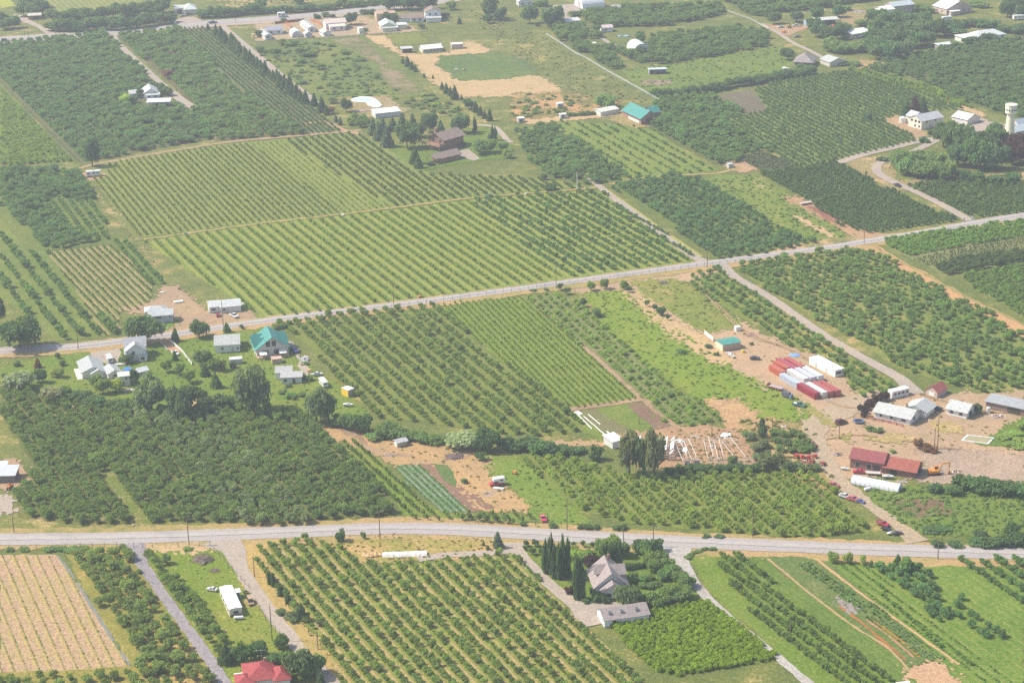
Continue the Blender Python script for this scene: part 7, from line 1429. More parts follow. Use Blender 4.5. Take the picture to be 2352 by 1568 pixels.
heap('junk_pile', 'mixed clutter round the red machines beside the lane', '32', 330, 1110, 3.4, 1.6, .6, (.32, .13, .1), 40, 16, False, .15)

for k_, (cl, x, y, lb, rx, ry, hh, cc, li) in enumerate((
    ('22', 1690, 880, 'pale heap of broken slats behind the bare greenhouse frames', 3., 1.6, .6, (.42, .36, .32), .5), ('22', 1850, 980, 'low heap of weeds and boards between the bare greenhouse frames', 2.4, 2., .4, (.33, .25, .18), .25),
    ('22', 1470, 960, 'heap of crumpled film beside the torn white greenhouse rows', 2., 2.4, .5, (.5, .48, .46), .6), ('32', 640, 1040, 'dark scrap heap at the left end of the old red barn', 1.6, 1.4, .7, (.18, .12, .1), .2),
    ('32', 1240, 1290, 'pale scrap heap between the tunnel greenhouse and the lower barn', 2.4, 1.2, .5, (.42, .37, .33), .4), ('32', 1730, 1195, 'brown timber heap right of the excavator', 1.8, 1.4, .6, (.32, .2, .16), .1),
    ('32', 560, 545, 'scrap heap at the right foot of the container rows', 2., 1.1, .5, (.45, .4, .36), .5), ('32', 150, 790, 'pale heap at the edge of the small bush block', 1.6, 1.2, .5, (.42, .38, .3), .3),
    ('32', 480, 1420, 'reddish scrap heap on the verge above the red car', 1.8, 1.2, .5, (.36, .2, .16), .2), ('32', 1560, 1195, 'earth heap below the excavator bucket', 2.4, 1.4, .6, (.34, .27, .23), .05))):
    heap('junk_pile', lb, cl, x, y, rx, ry, hh, cc, 30, 40 + k_, k_ % 2 == 0, li)

def covered_row():
    a, c_ = at('13', 985, 405), at('13', 1572, 385); d = c_ - a; L = d.length; root = empty('silage_clamp', a, math.atan2(d.y, d.x), 'long low heap under white sheeting beside the lower road bend', 'heap')
    b = MB(); rs = np.random.RandomState(2); n = 22; x0 = L * .30
    prev = None
    for i in range(n + 1):
        x = x0 + (L - x0) * i / n; w = 1.5 + rs.uniform(-.15, .15); hh = 1.1 + rs.uniform(-.12, .12)
        row = [(x, -w, .0), (x, -w * .6, hh * .8), (x, 0, hh), (x, w * .6, hh * .8), (x, w, 0)]
        k = len(b.v); b.v += row
        if i: b.f += [(k - 5 + j, k - 4 + j, k + 1 + j, k + j) for j in range(4)]
        if i in (0, n): b.f.append((k, k + 1, k + 2, k + 3, k + 4))
    b.build('sheet', M((.78, .77, .70)), root, fix=False)
    b = MB()
    for i in range(16): b.blob((rs.uniform(.2, x0), rs.uniform(-1., 1.), .3), (rs.uniform(.7, 1.1), rs.uniform(.6, .9), rs.uniform(.5, .9)), .12, ICO1, i)
    b.build('straw_end', M((.55, .36, .18)), root)
    b = MB()
    for i in range(40): px = rs.uniform(L * .4, L * .75); py = -2.6 + rs.uniform(-.5, .5); b.tube((px, py, .15), (px + rs.uniform(-.6, .6), py + rs.uniform(-.4, .4), .45), .1, .08, 5)
    o = b.build('log_heap', M((.26, .18, .15)), root); o['kind'] = 'stuff'
covered_row()
for pa, lb in (((590, 645, 640, 672), 'wide white film piece at the head of the garden plots'), ((600, 668, 735, 805), 'leftmost long white film strip on the garden plots'), ((660, 690, 850, 855), 'middle long white film strip on the garden plots'), ((700, 672, 812, 765), 'upper right white film strip on the garden plots'), ((870, 825, 910, 860), 'short white film strip at the foot of the garden plots')):
    a, c_ = at('22', *pa[:2]), at('22', *pa[2:]); d = c_ - a; L = d.length; root = MB(); w = 1.2 if pa[0] == 590 else .24
    for i in range(max(2, int(L / 1.5))):
        t0, t1 = i * L / max(2, int(L / 1.5)), (i + 1) * L / max(2, int(L / 1.5)); root.extrude([(-w, 0), (-w * .6, .25), (w * .6, .28), (w, 0)], 0, t0, t1 - .05)
    o = root.build('film_strip', M((.66, .65, .62))); o.location = a; o.rotation_euler = (0, 0, math.atan2(d.y, d.x)); tag(o, lb, 'film strip')

def horse(label, cell, x, y, head, col, patch):
    """grazing horse: one skinned body, mane and tail as children"""
    me = bpy.data.meshes.new('horse'); V, E, R = [], [], []
    def add(p, r, par=None):
        V.append(p); R.append(r)
        if par is not None: E.append((par, len(V) - 1))
        return len(V) - 1
    pel = add((-.55, 0, 1.25), .30); mid = add((-.05, 0, 1.18), .32, pel); ch = add((.45, 0, 1.22), .31, mid)
    nk = add((.85, 0, 1.15), .18, ch); n2_ = add((1.2, 0, .72), .12, nk); hd = add((1.32, 0, .42), .11, n2_); mz = add((1.42, 0, .12), .07, hd)
    for s in (-1, 1):
        a = add((.45, s * .17, .85), .12, ch); b_ = add((.47, s * .17, .48), .07, a); add((.45, s * .17, .06), .055, b_)
        a = add((-.6, s * .17, .9), .15, pel); b_ = add((-.72, s * .17, .52), .075, a); add((-.66, s * .17, .06), .055, b_)
    me.from_pydata(V, E, []); o = link('horse', me, plain('horse_coat', col, .8, .25, 1.4)); o.location = at(cell, x, y); o.rotation_euler = (0, 0, math.radians(head)); o.scale = (1.25,) * 3
    tag(o, label, 'horse')
    sk = o.modifiers.new('skin', 'SKIN'); sk.use_smooth_shade = True
    for i, v in enumerate(me.skin_vertices[0].data): v.radius = (R[i], R[i]); v.use_root = i == 0
    sb = o.modifiers.new('sub', 'SUBSURF'); sb.levels = 1; sb.render_levels = 1
    b = MB(); b.tube((-.82, 0, 1.3), (-1.0, 0, .6), .07, .04, 6); b.build('tail', M(patch), o)
    b = MB()
    for i in range(5): t = i / 4; b.tube((.72 + .42 * t, 0, 1.36 - .5 * t), (.72 + .42 * t, .12, 1.15 - .5 * t), .05, .02, 5)
    b.build('mane', M(patch), o)
horse('white horse grazing in the far paddock', '10', 1846, 655, 165, (.70, .68, .64), (.5, .48, .45))
horse('chestnut and white horse grazing right of the white one', '10', 1908, 655, 20, (.50, .30, .18), (.7, .62, .52))

# ------------------------------------------------------------------ single trees, conifers, shrubs
BIG = {
    'tree': [crown_mesh('broad_crown', 100 + i, 'round', 16, 900, .105, .14, core=.72) for i in range(4)],
    'open': [crown_mesh('open_crown', 110 + i, 'open', 15, 800, .10, .2, core=.7) for i in range(3)],
    'tall': [crown_mesh('poplar_crown', 120 + i, 'tall', 26, 1300, .13, .06, core=.7) for i in range(3)],
    'cone': [crown_mesh('spruce_crown', 130 + i, 'cone', 8, 420, .15, .05, core=.8) for i in range(3)],
    'column': [crown_mesh('cedar_crown', 140 + i, 'column', 7, 420, .22, .0, core=.85) for i in range(3)],
    'shrub': [crown_mesh('shrub_crown', 150 + i, 'round', 12, 500, .13, .0, core=.75) for i in range(4)],
}
BTR = [trunk_mesh('tree_trunk', 160 + i, 5, .055, .45, .5) for i in range(3)]
SPEC = {'tree': ('broadleaf_tree', 'tree'), 'open': ('broadleaf_tree', 'tree'), 'tall': ('poplar_tree', 'tree'), 'cone': ('spruce_tree', 'tree'), 'column': ('cedar_tree', 'tree'), 'shrub': ('shrub', 'shrub')}
TI = {'d': (.040, .074, .036), 'g': (.06, .10, .04), 'l': (.085, .13, .042), 'y': (.12, .16, .04), 's': (.10, .125, .085), 'b': (.05, .082, .068), 'p': (.030, .020, .024), 'o': (.06, .084, .05), 'k': (.034, .062, .032), 'r': (.085, .055, .042)}
_n = [0]
def T(kind, cell, x, y, h, r, t, label, group=None):
    _n[0] += 1; i = _n[0]; nm, cat = SPEC[kind]; p = at(cell, x, y)
    k_ = far_k(Z(cell, x, y)[1]) * (1.2 if cell == '02' and r < 4 else 1.); h *= rnd.uniform(1.0, 1.15) * k_; r *= k_ * (1.12 if kind != 'column' else 1.); tint = tuple(q * rnd.uniform(.93, 1.07) for q in TI[t])
    if kind == 'shrub':
        o = link(nm, BIG[kind][i % 4], None); o.location = p; o.scale = (r, r * rnd.uniform(.9, 1.1), h); o.rotation_euler = (0, 0, rnd.uniform(0, 6)); o['tint'] = tint
        return tag(o, label, cat, group)
    root = empty(nm, p, rnd.uniform(0, 6), label, cat, group); m_ = BIG[kind]
    c_ = link('crown', m_[i % len(m_)], None, root); c_.scale = (r, r, h); c_['tint'] = tint
    w = h * .55 if kind in ('tree', 'open') else h * .35
    t_ = link('trunk', BTR[i % 3], None, root); t_.scale = (w * .9, w * .9, h * (.9 if kind in ('tree', 'open') else 1.))
    return root
def row(kind, cell, line, n, h, r, t, label, group, jit=6.):
    P = pts(line) if False else [(line[i], line[i + 1]) for i in range(0, len(line), 2)]
    D = [0.]
    for a, b in zip(P, P[1:]): D.append(D[-1] + math.hypot(b[0] - a[0], b[1] - a[1]))
    for k in range(n):
        d = D[-1] * (k + .5) / n; j = max(i for i in range(len(P)) if D[i] <= d + 1e-6); j = min(j, len(P) - 2); f_ = (d - D[j]) / max(D[j + 1] - D[j], 1e-6)
        T(kind, cell, P[j][0] + (P[j + 1][0] - P[j][0]) * f_ + rnd.gauss(0, jit), P[j][1] + (P[j + 1][1] - P[j][1]) * f_ + rnd.gauss(0, jit * .4), h * rnd.uniform(.75, 1.2), r * rnd.uniform(.8, 1.2), t, label, group)
def many(kind, cell, lst, h, r, t, label, group):
    for x, y, *q in lst: T(kind, cell, x, y, q[0] if q else h, q[1] if len(q) > 1 else r, t, label, group)

# garden of the houses on the diagonal road
T('tree', '02', 185, 62, 13, 8.6, 'k', 'huge dark tree at the left edge above the lower lawn')
T('tree', '01', -30, 1420, 12, 4.5, 'k', 'dark tree cut by the left edge behind the huge one')
T('tree', '02', 1330, 14, 13, 7.2, 'd', 'tall broad tree behind the steep gabled white house')
T('tree', '01', 1832, 1532, 8, 4.1, 'd', 'rounded roadside tree between the two white board fences and the bungalow')
T('tree', '02', 2330, 650, 19, 7.6, 'o', 'tallest broad poplar below the teal roofed lodge')
T('tree', '02', 1395, 650, 14, 6.2, 'o', 'large rounded grey-green poplar at the orchard edge')
T('open', '02', 1690, 700, 11.5, 6.6, 'k', 'dark spreading tree right of the rounded poplar')
T('tree', '02', 1868, 232, 6.4, 3.2, 'd', 'round dark tree below the white house with the grey roof')
T('shrub', '02', 180, 430, 6.5, 6.4, 's', 'big silvery willow bush at the left garden edge')
T('shrub', '02', 505, 550, 6., 5., 's', 'silvery willow bush right of the bigger one')
T('tree', '02', 366, 378, 5.2, 2.3, 'd', 'small dark garden tree above the big silvery willow')
T('cone', '02', 348, 240, 3.6, 1.2, 'r', 'small reddish conifer on the left lawn')
T('shrub', '02', 536, 156, 2., 1., 'd', 'little round shrub near the long low house drive')
T('shrub', '02', 160, 226, 1.8, 1.3, 'd', 'little shrub on the far left lawn')
T('shrub', '02', 580, 224, 1.8, 1.1, 'd', 'dark shrub at the back corner of the long low house')
T('tree', '02', 950, 480, 5.4, 2.4, 'l', 'little garden tree with visible trunk in front of the small garage')
T('tree', '02', 885, 412, 4., 2.2, 'g', 'little garden tree at the corner of the long low house')
T('tree', '02', 1066, 462, 4.6, 2.6, 'y', 'yellow-green garden tree in front of the tall cream outbuilding')
T('tree', '02', 528, 330, 3.6, 2.2, 'l', 'pale small tree left of the long low house')
T('tree', '02', 1172, 200, 3.2, 2.4, 'd', 'dark shrubby tree in front of the steep gabled house')
T('shrub', '02', 1232, 400, 5., 1.6, 'd', 'dark bush between the cream outbuilding and the garden shed')
for x, y, lb in ((1532, 284, 'small leaning fruit tree below the silver car, leftmost of three'), (1650, 308, 'small fruit tree right of the leftmost one on the lawn'), (1740, 384, 'pale small fruit tree lowest of the three on the lawn'), (2030, 270, 'small fruit tree on the lawn left of the low white shed'), (1960, 262, 'thin small tree beside the lawn fruit tree')):
    T('open', '02', x, y, 3.8, 2., 'g', lb)
T('cone', '02', 1608, 176, 3.8, 1., 'd', 'small dark conifer beside the silver car')
T('cone', '02', 1985, 425, 5.4, 1.7, 'd', 'dark conifer on the lawn above the orchard')
T('cone', '02', 1885, 318, 4., 1.6, 'd', 'slim dark conifer by the end of the white fence')
T('shrub', '02', 2140, 248, 2.2, 1.3, 'd', 'round shrub in front of the low white roofed shed')
T('cone', '01', 2085, 1482, 4.4, 1.6, 'd', 'conifer beside the street lamp pole')
T('shrub', '01', 2222, 1455, 2., 1., 'd', 'round shrub left of the teal roofed lodge')
T('cone', '01', 1612, 1568, 6., 1.7, 'd', 'conifer by the road left of the white roofed house')
many('shrub', '02', [(700, 560), (770, 540), (850, 590, 3.5, 3), (940, 610), (1040, 620, 4, 4), (1130, 630), (1220, 640), (620, 520, 4, 3)], 3.4, 3., 'd', 'dark ivy covered shrub on the bank below the garden', 'shrubs on the garden bank')
many('shrub', '02', [(1540, 690), (1620, 720), (1780, 690), (1900, 640), (2000, 620, 5, 4), (2110, 610, 5, 4), (2220, 600, 4, 4), (1850, 540, 3, 3)], 3.8, 3.4, 'k', 'dark shrub under the tall trees at the orchard edge', 'shrubs under the tall trees')
many('shrub', '12', [(250, 480, 2, 2), (330, 520, 2, 2.5), (420, 500, 1.6, 2), (300, 420, 1.5, 1.5), (440, 345, 2, 1.6), (500, 360, 2.2, 1.6), (460, 215, 1.4, 1.4), (300, 300, 1.4, 2)], 2., 2., 'g', 'leafy garden shrub between the small grey roofed house and the poplar clump', 'garden shrubs below the lodge')
T('tree', '12', 560, 752, 13, 4.8, 'o', 'grey-green poplar left in the clump below the white camper trailer')
T('tree', '12', 668, 735, 11.5, 4., 'd', 'poplar right in the clump below the white camper trailer')
T('tree', '12', 845, 805, 6.5, 3.8, 'd', 'dark bushy tree right of the poplar clump')
T('tree', '12', 965, 835, 7, 4.1, 'd', 'dark bushy tree at the end of the clump by the dirt track')
T('shrub', '12', 760, 770, 4, 3.4, 'k', 'dark shrub at the foot of the poplar clump')
many('shrub', '12', [(1150, 880, 4, 3.4), (1210, 860, 5, 3.4), (1300, 880, 4, 4), (1390, 900), (1470, 910), (1550, 930), (1640, 940), (1720, 930), (1090, 900, 2.5, 3)], 3.2, 3.4, 'g', 'green shrub in the hedge line below the broad rows', 'hedge line below the broad rows')
T('shrub', '12', 1900, 965, 5.6, 6.6, 's', 'wide dome-shaped silvery shrub beside the debris pile')
T('tree', '12', 2140, 1005, 8, 4.4, 'k', 'dark tree right of the silvery dome shrub')
T('tree', '12', 2040, 1010, 5.5, 3.4, 'k', 'low dark tree between the silvery shrub and the taller dark tree')
T('shrub', '12', 1800, 960, 3, 2.6, 'k', 'dark shrub at the left foot of the silvery dome shrub')
T('open', '12', 2060, 1090, 3., 2.2, 'd', 'dark small tree at the edge of the green strip')
T('shrub', '12', 1920, 1300, 1.6, 1.2, 'd', 'lone dark shrub left of the red camper pickup')
many('shrub', '22', [(60, 1000, 4, 3.6), (150, 990, 4.5, 3.6), (240, 1020, 4.5, 4), (330, 1030, 4, 3.4), (430, 1030, 3, 3.4), (520, 1040, 3, 3), (610, 1020, 2.4, 3), (-40, 990, 4, 4)], 4., 3.5, 'd', 'dark shrub in the thicket left of the ruined greenhouses', 'thicket left of the ruined greenhouses')
T('shrub', '22', 765, 1085, 5., 2.8, 'd', 'dense round dark bush in front of the white roofed greenhouse shed')
T('shrub', '22', 495, 670, 3., 1.8, 'd', 'round dark bush at the corner of the garden plots')
T('tree', '22', 1075, 1215, 17, 3.9, 'o', 'tall poplar left in front of the ruined greenhouses')
T('tree', '22', 1205, 1225, 14, 3.2, 'o', 'poplar middle in front of the ruined greenhouses')
T('tree', '22', 1305, 1250, 17, 4.2, 'o', 'tall poplar right in front of the ruined greenhouses')
row('shrub', '22', [1400, 1215, 1700, 1195, 2260, 1190], 14, 2.6, 2.2, 'd', 'dark shrub in the line at the foot of the ruined greenhouses', 'shrub line below the ruined greenhouses')
T('tree', '22', 2028, 1145, 4., 1.8, 'g', 'round green tree standing among the greenhouse frames')
T('tall', '22', 2298, 885, 7.5, 1.5, 'd', 'slim dark tree on the tan ground right of the ruined greenhouses')
many('shrub', '22', [(2180, 900), (2250, 1000), (2320, 980), (2330, 1080), (2240, 1090, 2.5, 2)], 3., 2.4, 'o', 'olive bush on the tan slope right of the greenhouse frames', 'olive bushes right of the greenhouse frames')
# right hand farm
for k, (x, y) in enumerate(((860, 660), (905, 630), (950, 600), (995, 570), (1040, 552), (1080, 540), (880, 690))): T('shrub', '32', x, y, 3.4, 1.7, 'p', 'dark purple leaved bush of the row behind the big bungalow', 'purple bushes behind the big bungalow')
many('shrub', '32', [(60, 860), (140, 880), (220, 860), (300, 890), (80, 930), (170, 950), (260, 960), (350, 950), (120, 1010), (220, 1020), (310, 1020), (390, 1000)], 2.4, 2., 'g', 'green bush in the small block beside the paved lane bend', 'bush block beside the lane bend')
many('shrub', '32', [(60, 1150, 5, 3.6), (150, 1180, 4, 3), (260, 1180, 2.6, 2.6), (350, 1190, 2.4, 2.4), (440, 1190, 2.4, 2.2), (-20, 1180, 5, 3)], 3., 2.6, 'o', 'olive green bush below the red farm machines', 'olive bushes below the red machines')
many('shrub', '32', [(1530, 1380, 3, 2.6), (1760, 1350, 5, 3.4), (1850, 1370, 5, 4), (1960, 1380, 4.5, 4), (2070, 1390, 4.5, 4), (2180, 1410, 4.5, 4), (2290, 1420, 4.5, 4), (1700, 1400, 3, 3)], 4., 3.5, 'd', 'dark bush in the hedge below the gravel bank', 'hedge below the gravel bank')
many('shrub', '32', [(930, 820, 1.8, 1.6), (1010, 830, 1.6, 2.2), (1150, 1020, 1., 1.2)], 1.6, 1.6, 'g', 'low green shrub in the tan yard in front of the bungalow', 'low shrubs in front of the bungalow')
many('shrub', '32', [(1380, 985, 4, 1.8), (1450, 1010, 3, 2), (1520, 1020, 2, 1.8)], 3., 1.8, 'r', 'brownish bush at the foot of the yard light pole', 'brown bushes below the light pole')
many('shrub', '32', [(2180, 900), (2260, 860), (2330, 920), (2240, 960), (2330, 800, 3, 3), (2310, 980)], 1.6, 2.6, 'l', 'lush green bush at the right edge below the long brown shed', 'lush bushes at the right edge')
T('tree', '32', 1930, 660, 3.6, 1.6, 'k', 'small dark tree at the corner of the small white house')
# villa
for k, (x, y, h) in enumerate(((308, 560, 10.5), (345, 566, 11.5), (372, 556, 11.), (392, 606, 10), (430, 616, 10.4), (470, 612, 12.6), (512, 596, 11.2))): T('column', '23', x, y, h, 1.05, 'k', 'tall dark columnar cedar in the group left of the villa', 'group of tall cedars left of the villa')
T('column', '23', 600, 800, 12.2, 1.25, 'k', 'tall cedar left of the pair touching the villa corner')
T('column', '23', 642, 796, 11.6, 1.25, 'k', 'tall cedar right of the pair touching the villa corner')
for x in (905, 945, 985): T('column', '23', x, 480, 6.6, 1., 'k', 'columnar cedar of the three behind the villa roof', 'three cedars behind the villa')
many('tree', '23', [(830, 405, 6.6, 2.8), (925, 392, 7.2, 3.2), (1010, 405, 6., 2.6)], 6, 3, 'g', 'soft green tree behind the villa beside the lower road', 'trees behind the villa')
many('shrub', '23', [(590, 440, 3.4, 2.4), (650, 450, 3, 2.2), (560, 400, 3, 2), (720, 420, 3, 2)], 3, 2.2, 'l', 'pale green shrub between the cedars and the villa', 'pale shrubs behind the villa')
T('shrub', '23', 720, 490, 3.2, 2.6, 'p', 'dark plum shrub behind the villa roof')
T('shrub', '23', 532, 752, 3., 1.3, 'p', 'plum shrub left of the cedar pair')
T('shrub', '23', 494, 712, 1., .7, 'r', 'little orange flowering shrub at the drive bend')
for x, y, h, r in ((1170, 370, 4.6, 2.6), (1250, 385, 5.4, 3.), (1330, 365, 4.6, 2.4)): T('shrub', '23', x, y, h, r, 'd', 'dense clipped dark bush of the round clump by the roadside pole', 'round clump by the roadside pole')
many('tree', '23', [(1270, 470), (1370, 460), (1310, 540), (1430, 530), (1480, 590), (1400, 610), (1540, 640), (1600, 690, 4, 3), (1250, 420)], 3.8, 2.6, 'g', 'rounded fruit tree in the villa garden along the concrete lane', 'fruit trees of the villa garden')
many('tree', '23', [(1560, 800, 4.6, 3.6), (1450, 790, 4.4, 3), (1310, 866, 4.6, 3.4), (1220, 850, 3.6, 2.6), (1390, 850, 4, 2.8)], 4.4, 3.2, 'g', 'broad fruit tree above the bright green block', 'broad trees above the bright block')
T('tree', '23', 1062, 872, 7.4, 4.1, 'o', 'grey-green tree hiding the right corner of the villa')
row('shrub', '23', [1050, 535, 1250, 500], 6, 1.9, 1.1, 'k', 'dark clipped bush of the straight hedge right of the villa', 'straight hedge right of the villa', 2)
many('shrub', '23', [(1130, 640), (1200, 625), (1270, 620), (1190, 690), (1260, 695), (1330, 680), (1120, 590)], 1.7, 1.6, 'g', 'low garden bush on the lawn right of the villa', 'low garden bushes right of the villa')
many('shrub', '23', [(790, 820, 3, 1.8), (850, 830, 2.6, 1.6), (690, 830, 1.4, 1.8), (740, 760, 2.6, 1.2)], 2.6, 1.6, 'd', 'dark bush at the front wall of the villa', 'bushes at the villa front')
many('open', '23', [(130, 315, 2.2, 1.), (215, 315, 2.4, 1.1), (190, 392, 2.4, 1.2), (120, 350, 1.6, .8), (270, 390, 2, .9), (565, 320, 2, .8), (650, 322, 2.2, .8), (738, 325, 1.8, .8)], 2.2, 1., 'd', 'thin sapling in the little rows left of the cedars', 'saplings left of the cedars')
many('shrub', '23', [(640, 150), (700, 150), (770, 150), (960, 160, 1.6, 1.4), (1030, 160, 1.6, 1.4), (100, 120, 1.4, 1.2), (370, 140, 1.4, 1.4), (1780, 230, 1, 1.6), (1900, 235, 1, 1.6)], 1.4, 1.5, 'd', 'low roadside bush on the far verge of the lower road', 'low bushes on the lower road verge')
many('open', '12', [(1900, 1640, 2.6, 1.1), (1960, 1640, 2.4, 1.), (2050, 1650, 2.8, 1.1), (2120, 1660, 2.8, 1.1), (2200, 1660, 2.8, 1.1), (2290, 1668, 2.8, 1.1)], 2.6, 1.1, 'g', 'small tree in the line above the lower road fence', 'little trees above the lower road fence')
# bottom left
T('shrub', '13', 780, 262, 4.2, 1.7, 'd', 'bushy conifer at the near verge where the lower road bends')
T('shrub', '13', 988, 242, 2.6, .9, 'g', 'little upright bush on the near verge of the lower road')
T('cone', '13', 2224, 327, 5.8, 1.65, 'b', 'blue-green spruce at the junction of the lower road')
T('cone', '13', 2090, 306, 1.7, .5, 'b', 'tiny spruce left of the blue-green one, farther back')
T('cone', '13', 2130, 340, 1.8, .7, 'b', 'tiny spruce left of the blue-green one, nearer')
for x, y, h, r in ((124, 664, 4.6, .7), (158, 682, 4.2, .7), (225, 770, 4., .9), (292, 840, 3.2, .8)): T('column', '13', x, y, h, r, 'k', 'dark upright cedar in the short line beside the gravel drive', 'cedars beside the gravel drive')
T('column', '13', 420, 992, 5., 1.3, 'k', 'dark cedar lowest beside the striped rows')
many('shrub', '13', [(230, 940, 2, 1.6), (300, 980, 2, 1.8), (350, 960, 1.8, 1.4), (330, 1010, 1.6, 1.6), (590, 1040, 2, 1.3)], 2, 1.6, 'o', 'olive shrub on the straw verge of the gravel drive', 'olive shrubs on the straw verge')
T('tree', '13', 230, 1252, 4.2, 2.4, 'd', 'dark small tree beside the yard light pole')
T('tree', '13', 400, 1510, 8, 5., 'd', 'broad dark tree right of the red roofed house')
T('tree', '13', 545, 1500, 7, 3.4, 'g', 'green tree at the bend right of the red roofed house')
T('tree', '13', 190, 1440, 5.4, 3.2, 'd', 'dark tree touching the red roof')
T('tree', '13', 30, 1330, 5., 3., 'd', 'dark tree above the red roof')
T('cone', '13', 600, 1610, 5.4, 1.4, 'k', 'dark conifer at the bottom edge by the asphalt patch')
T('cone', '03', 2080, 1388, 6.6, 2.3, 'k', 'dark spruce left of the red roofed house')
T('tree', '03', 2235, 1384, 6.6, 3.4, 'd', 'leafy tree behind the red roofed house')
T('shrub', '03', 1735, 345, .9, 1.8, 'l', 'low bright green bush above the big brush pile')
T('tree', '03', 1530, 475, 3.6, 1.7, 'g', 'small tree with visible trunk alone left of the big brush pile')
many('shrub', '03', [(100, 350, .8, 1.6), (220, 350, .9, 1.8), (470, 345, 1, 2.4), (560, 345, 1, 2.), (650, 345, 1, 2.4), (760, 345, 1.2, 2.)], 1., 2., 'g', 'low weedy bush along the fence above the tilled rows', 'weedy bushes along the fence')
# lower right
for x, y, lb in ((597, 462, 'leftmost of three round trees on the near verge at the right'), (728, 466, 'middle of three round trees on the near verge at the right'), (872, 472, 'smallest and rightmost of three round trees on the near verge')): T('tree', '33', x, y, 3.6 if x < 800 else 2.8, 1.8 if x < 800 else 1.3, 'l', lb)
T('shrub', '33', 1555, 322, 2.6, 1.9, 'd', 'dark round bush across the road behind the right hand pole')
T('cone', '33', 1190, 480, 3.8, 1.3, 'd', 'pointed tree at the head of the dark clump')
T('tree', '33', 1280, 556, 5., 2.9, 'g', 'broad tree with trunk at the head of the dark clump')
T('cone', '33', 950, 500, 2.6, .9, 'd', 'small pointed tree left at the head of the dark clump')
many('shrub', '33', [(1720, 315, 1.4, 2.6), (1900, 300, 2, 3), (2000, 310, 3, 3), (2090, 320, 3, 3), (2180, 310, 3.4, 3), (2270, 300, 4, 3), (2330, 310, 4, 3), (1950, 220, 2, 2.4), (2240, 210, 4, 2.6), (1480, 180, 1.4, 3), (1600, 170, 1.4, 3)], 2.5, 2.8, 'd', 'dark bush on the far verge of the lower road at the right edge', 'bushes on the far verge at the right')
row('shrub', '33', [-760, 440, -700, 390, -600, 350, -480, 345], 9, .9, 1., 'g', 'low bush of the curved hedge at the concrete lane corner', 'curved hedge at the concrete lane corner', 3)
# conifer line of the far lane and paddock
for x, y, h in ((15, 632, 5), (50, 664, 5), (85, 694, 6), (122, 716, 4), (160, 745, 5), (197, 752, 5.4), (222, 802, 6.4), (265, 830, 7), (310, 858, 8), (338, 880, 5.4), (376, 912, 6.4), (412, 940, 5.4), (456, 955, 5.8), (536, 976, 5.4), (607, 1030, 6.4), (650, 1058, 4.4)): T('cone', '10', x, y, h * 1.3, h * .36, 'k', 'little dark conifer in the long line beside the far dirt lane', 'long line of little conifers')
for x, y, h in ((1985, 330, 5), (2035, 365, 6), (2068, 400, 6), (2130, 430, 6), (2150, 455, 6), (2172, 480, 6.4), (2200, 505, 6.4), (2258, 555, 6), (2298, 580, 6), (2336, 608, 5), (1912, 276, 3)): T('cone', '00', x, y, h * 1.3, h * .36, 'k', 'little dark conifer in the long line beside the far dirt lane', 'long line of little conifers')
for x, y, h in ((735, 1122, 4), (775, 1148, 4)): T('cone', '10', x, y, h, 1.1, 'b', 'little conifer of the pair at the end of the far dirt lane', 'pair of conifers at the far lane end')
for x, y, h in ((1350, 585, 3), (1392, 612, 5), (1432, 640, 4), (1466, 660, 3.4), (1545, 715, 2.4), (1625, 725, 2.), (1710, 822, 3.6), (1748, 858, 5), (1786, 878, 4), (1826, 915, 6.2), (1890, 922, 2.6), (2016, 1032, 5.4), (2060, 1060, 4.4), (2100, 1090, 4.), (2146, 1110, 5.2)): T('cone', '10', x, y, h * 1.15, h * .33, 'k', 'little dark conifer along the dry edge of the horse paddock', 'conifers along the paddock edge')
T('tree', '10', 1952, 1002, 6, 2.8, 'd', 'round tree within the paddock conifer line')
# brown chalet
for x, y, h, r in ((1075, 1240, 9, 2.4), (1125, 1290, 10, 2.6), (1205, 1350, 11, 3.2), (1165, 1210, 8, 2.4)): T('cone', '10', x, y, h, r, 'b', 'blue-green spruce in the group left of the brown timber house', 'blue spruces left of the brown house')
for x, y, h, r in ((1260, 1200, 7, 2.6), (1345, 1180, 8, 2.4), (1440, 1190, 9, 2.4)): T('cone', '10', x, y, h, r, 'b', 'dark spruce behind the group left of the brown timber house', 'dark spruces behind the group')
T('tree', '10', 1390, 1362, 13.5, 6., 'd', 'large dark broadleaf tree left of the brown timber house')
T('tree', '10', 1600, 1215, 10.5, 4.4, 'k', 'round dark tree behind the brown timber house roof')
T('tree', '10', 1500, 1260, 8, 3.8, 'd', 'tree between the large dark one and the brown timber house')
T('cone', '10', 1700, 1230, 7.4, 2.2, 'b', 'spruce at the back of the brown timber house')
T('tree', '10', 1885, 1225, 11, 4.8, 'd', 'brownish green tree right behind the brown timber house')
T('column', '10', 2012, 1212, 6.6, 1., 'k', 'lone columnar cedar right of the brown timber house')
T('column', '10', 2174, 1290, 7, .8, 'k', 'columnar cedar of the pair by the chalet drive, left one')
T('column', '10', 2200, 1292, 6.6, .9, 'k', 'columnar cedar of the pair by the chalet drive, right one')
T('cone', '10', 2146, 1275, 2.6, 1.1, 'b', 'small conifer left of the cedar pair')
T('cone', '10', 1462, 1505, 9, 2.7, 'k', 'dark spruce in front of the brown timber house, taller one')
T('cone', '10', 1492, 1545, 7, 2.2, 'k', 'dark spruce in front of the brown timber house, nearer one')
T('tree', '10', 2050, 1412, 7.4, 4.4, 'g', 'broad green tree on the lawn right of the brown garage, left one')
T('tree', '10', 2150, 1405, 7.6, 4., 'g', 'broad green tree on the lawn right of the brown garage, middle one')
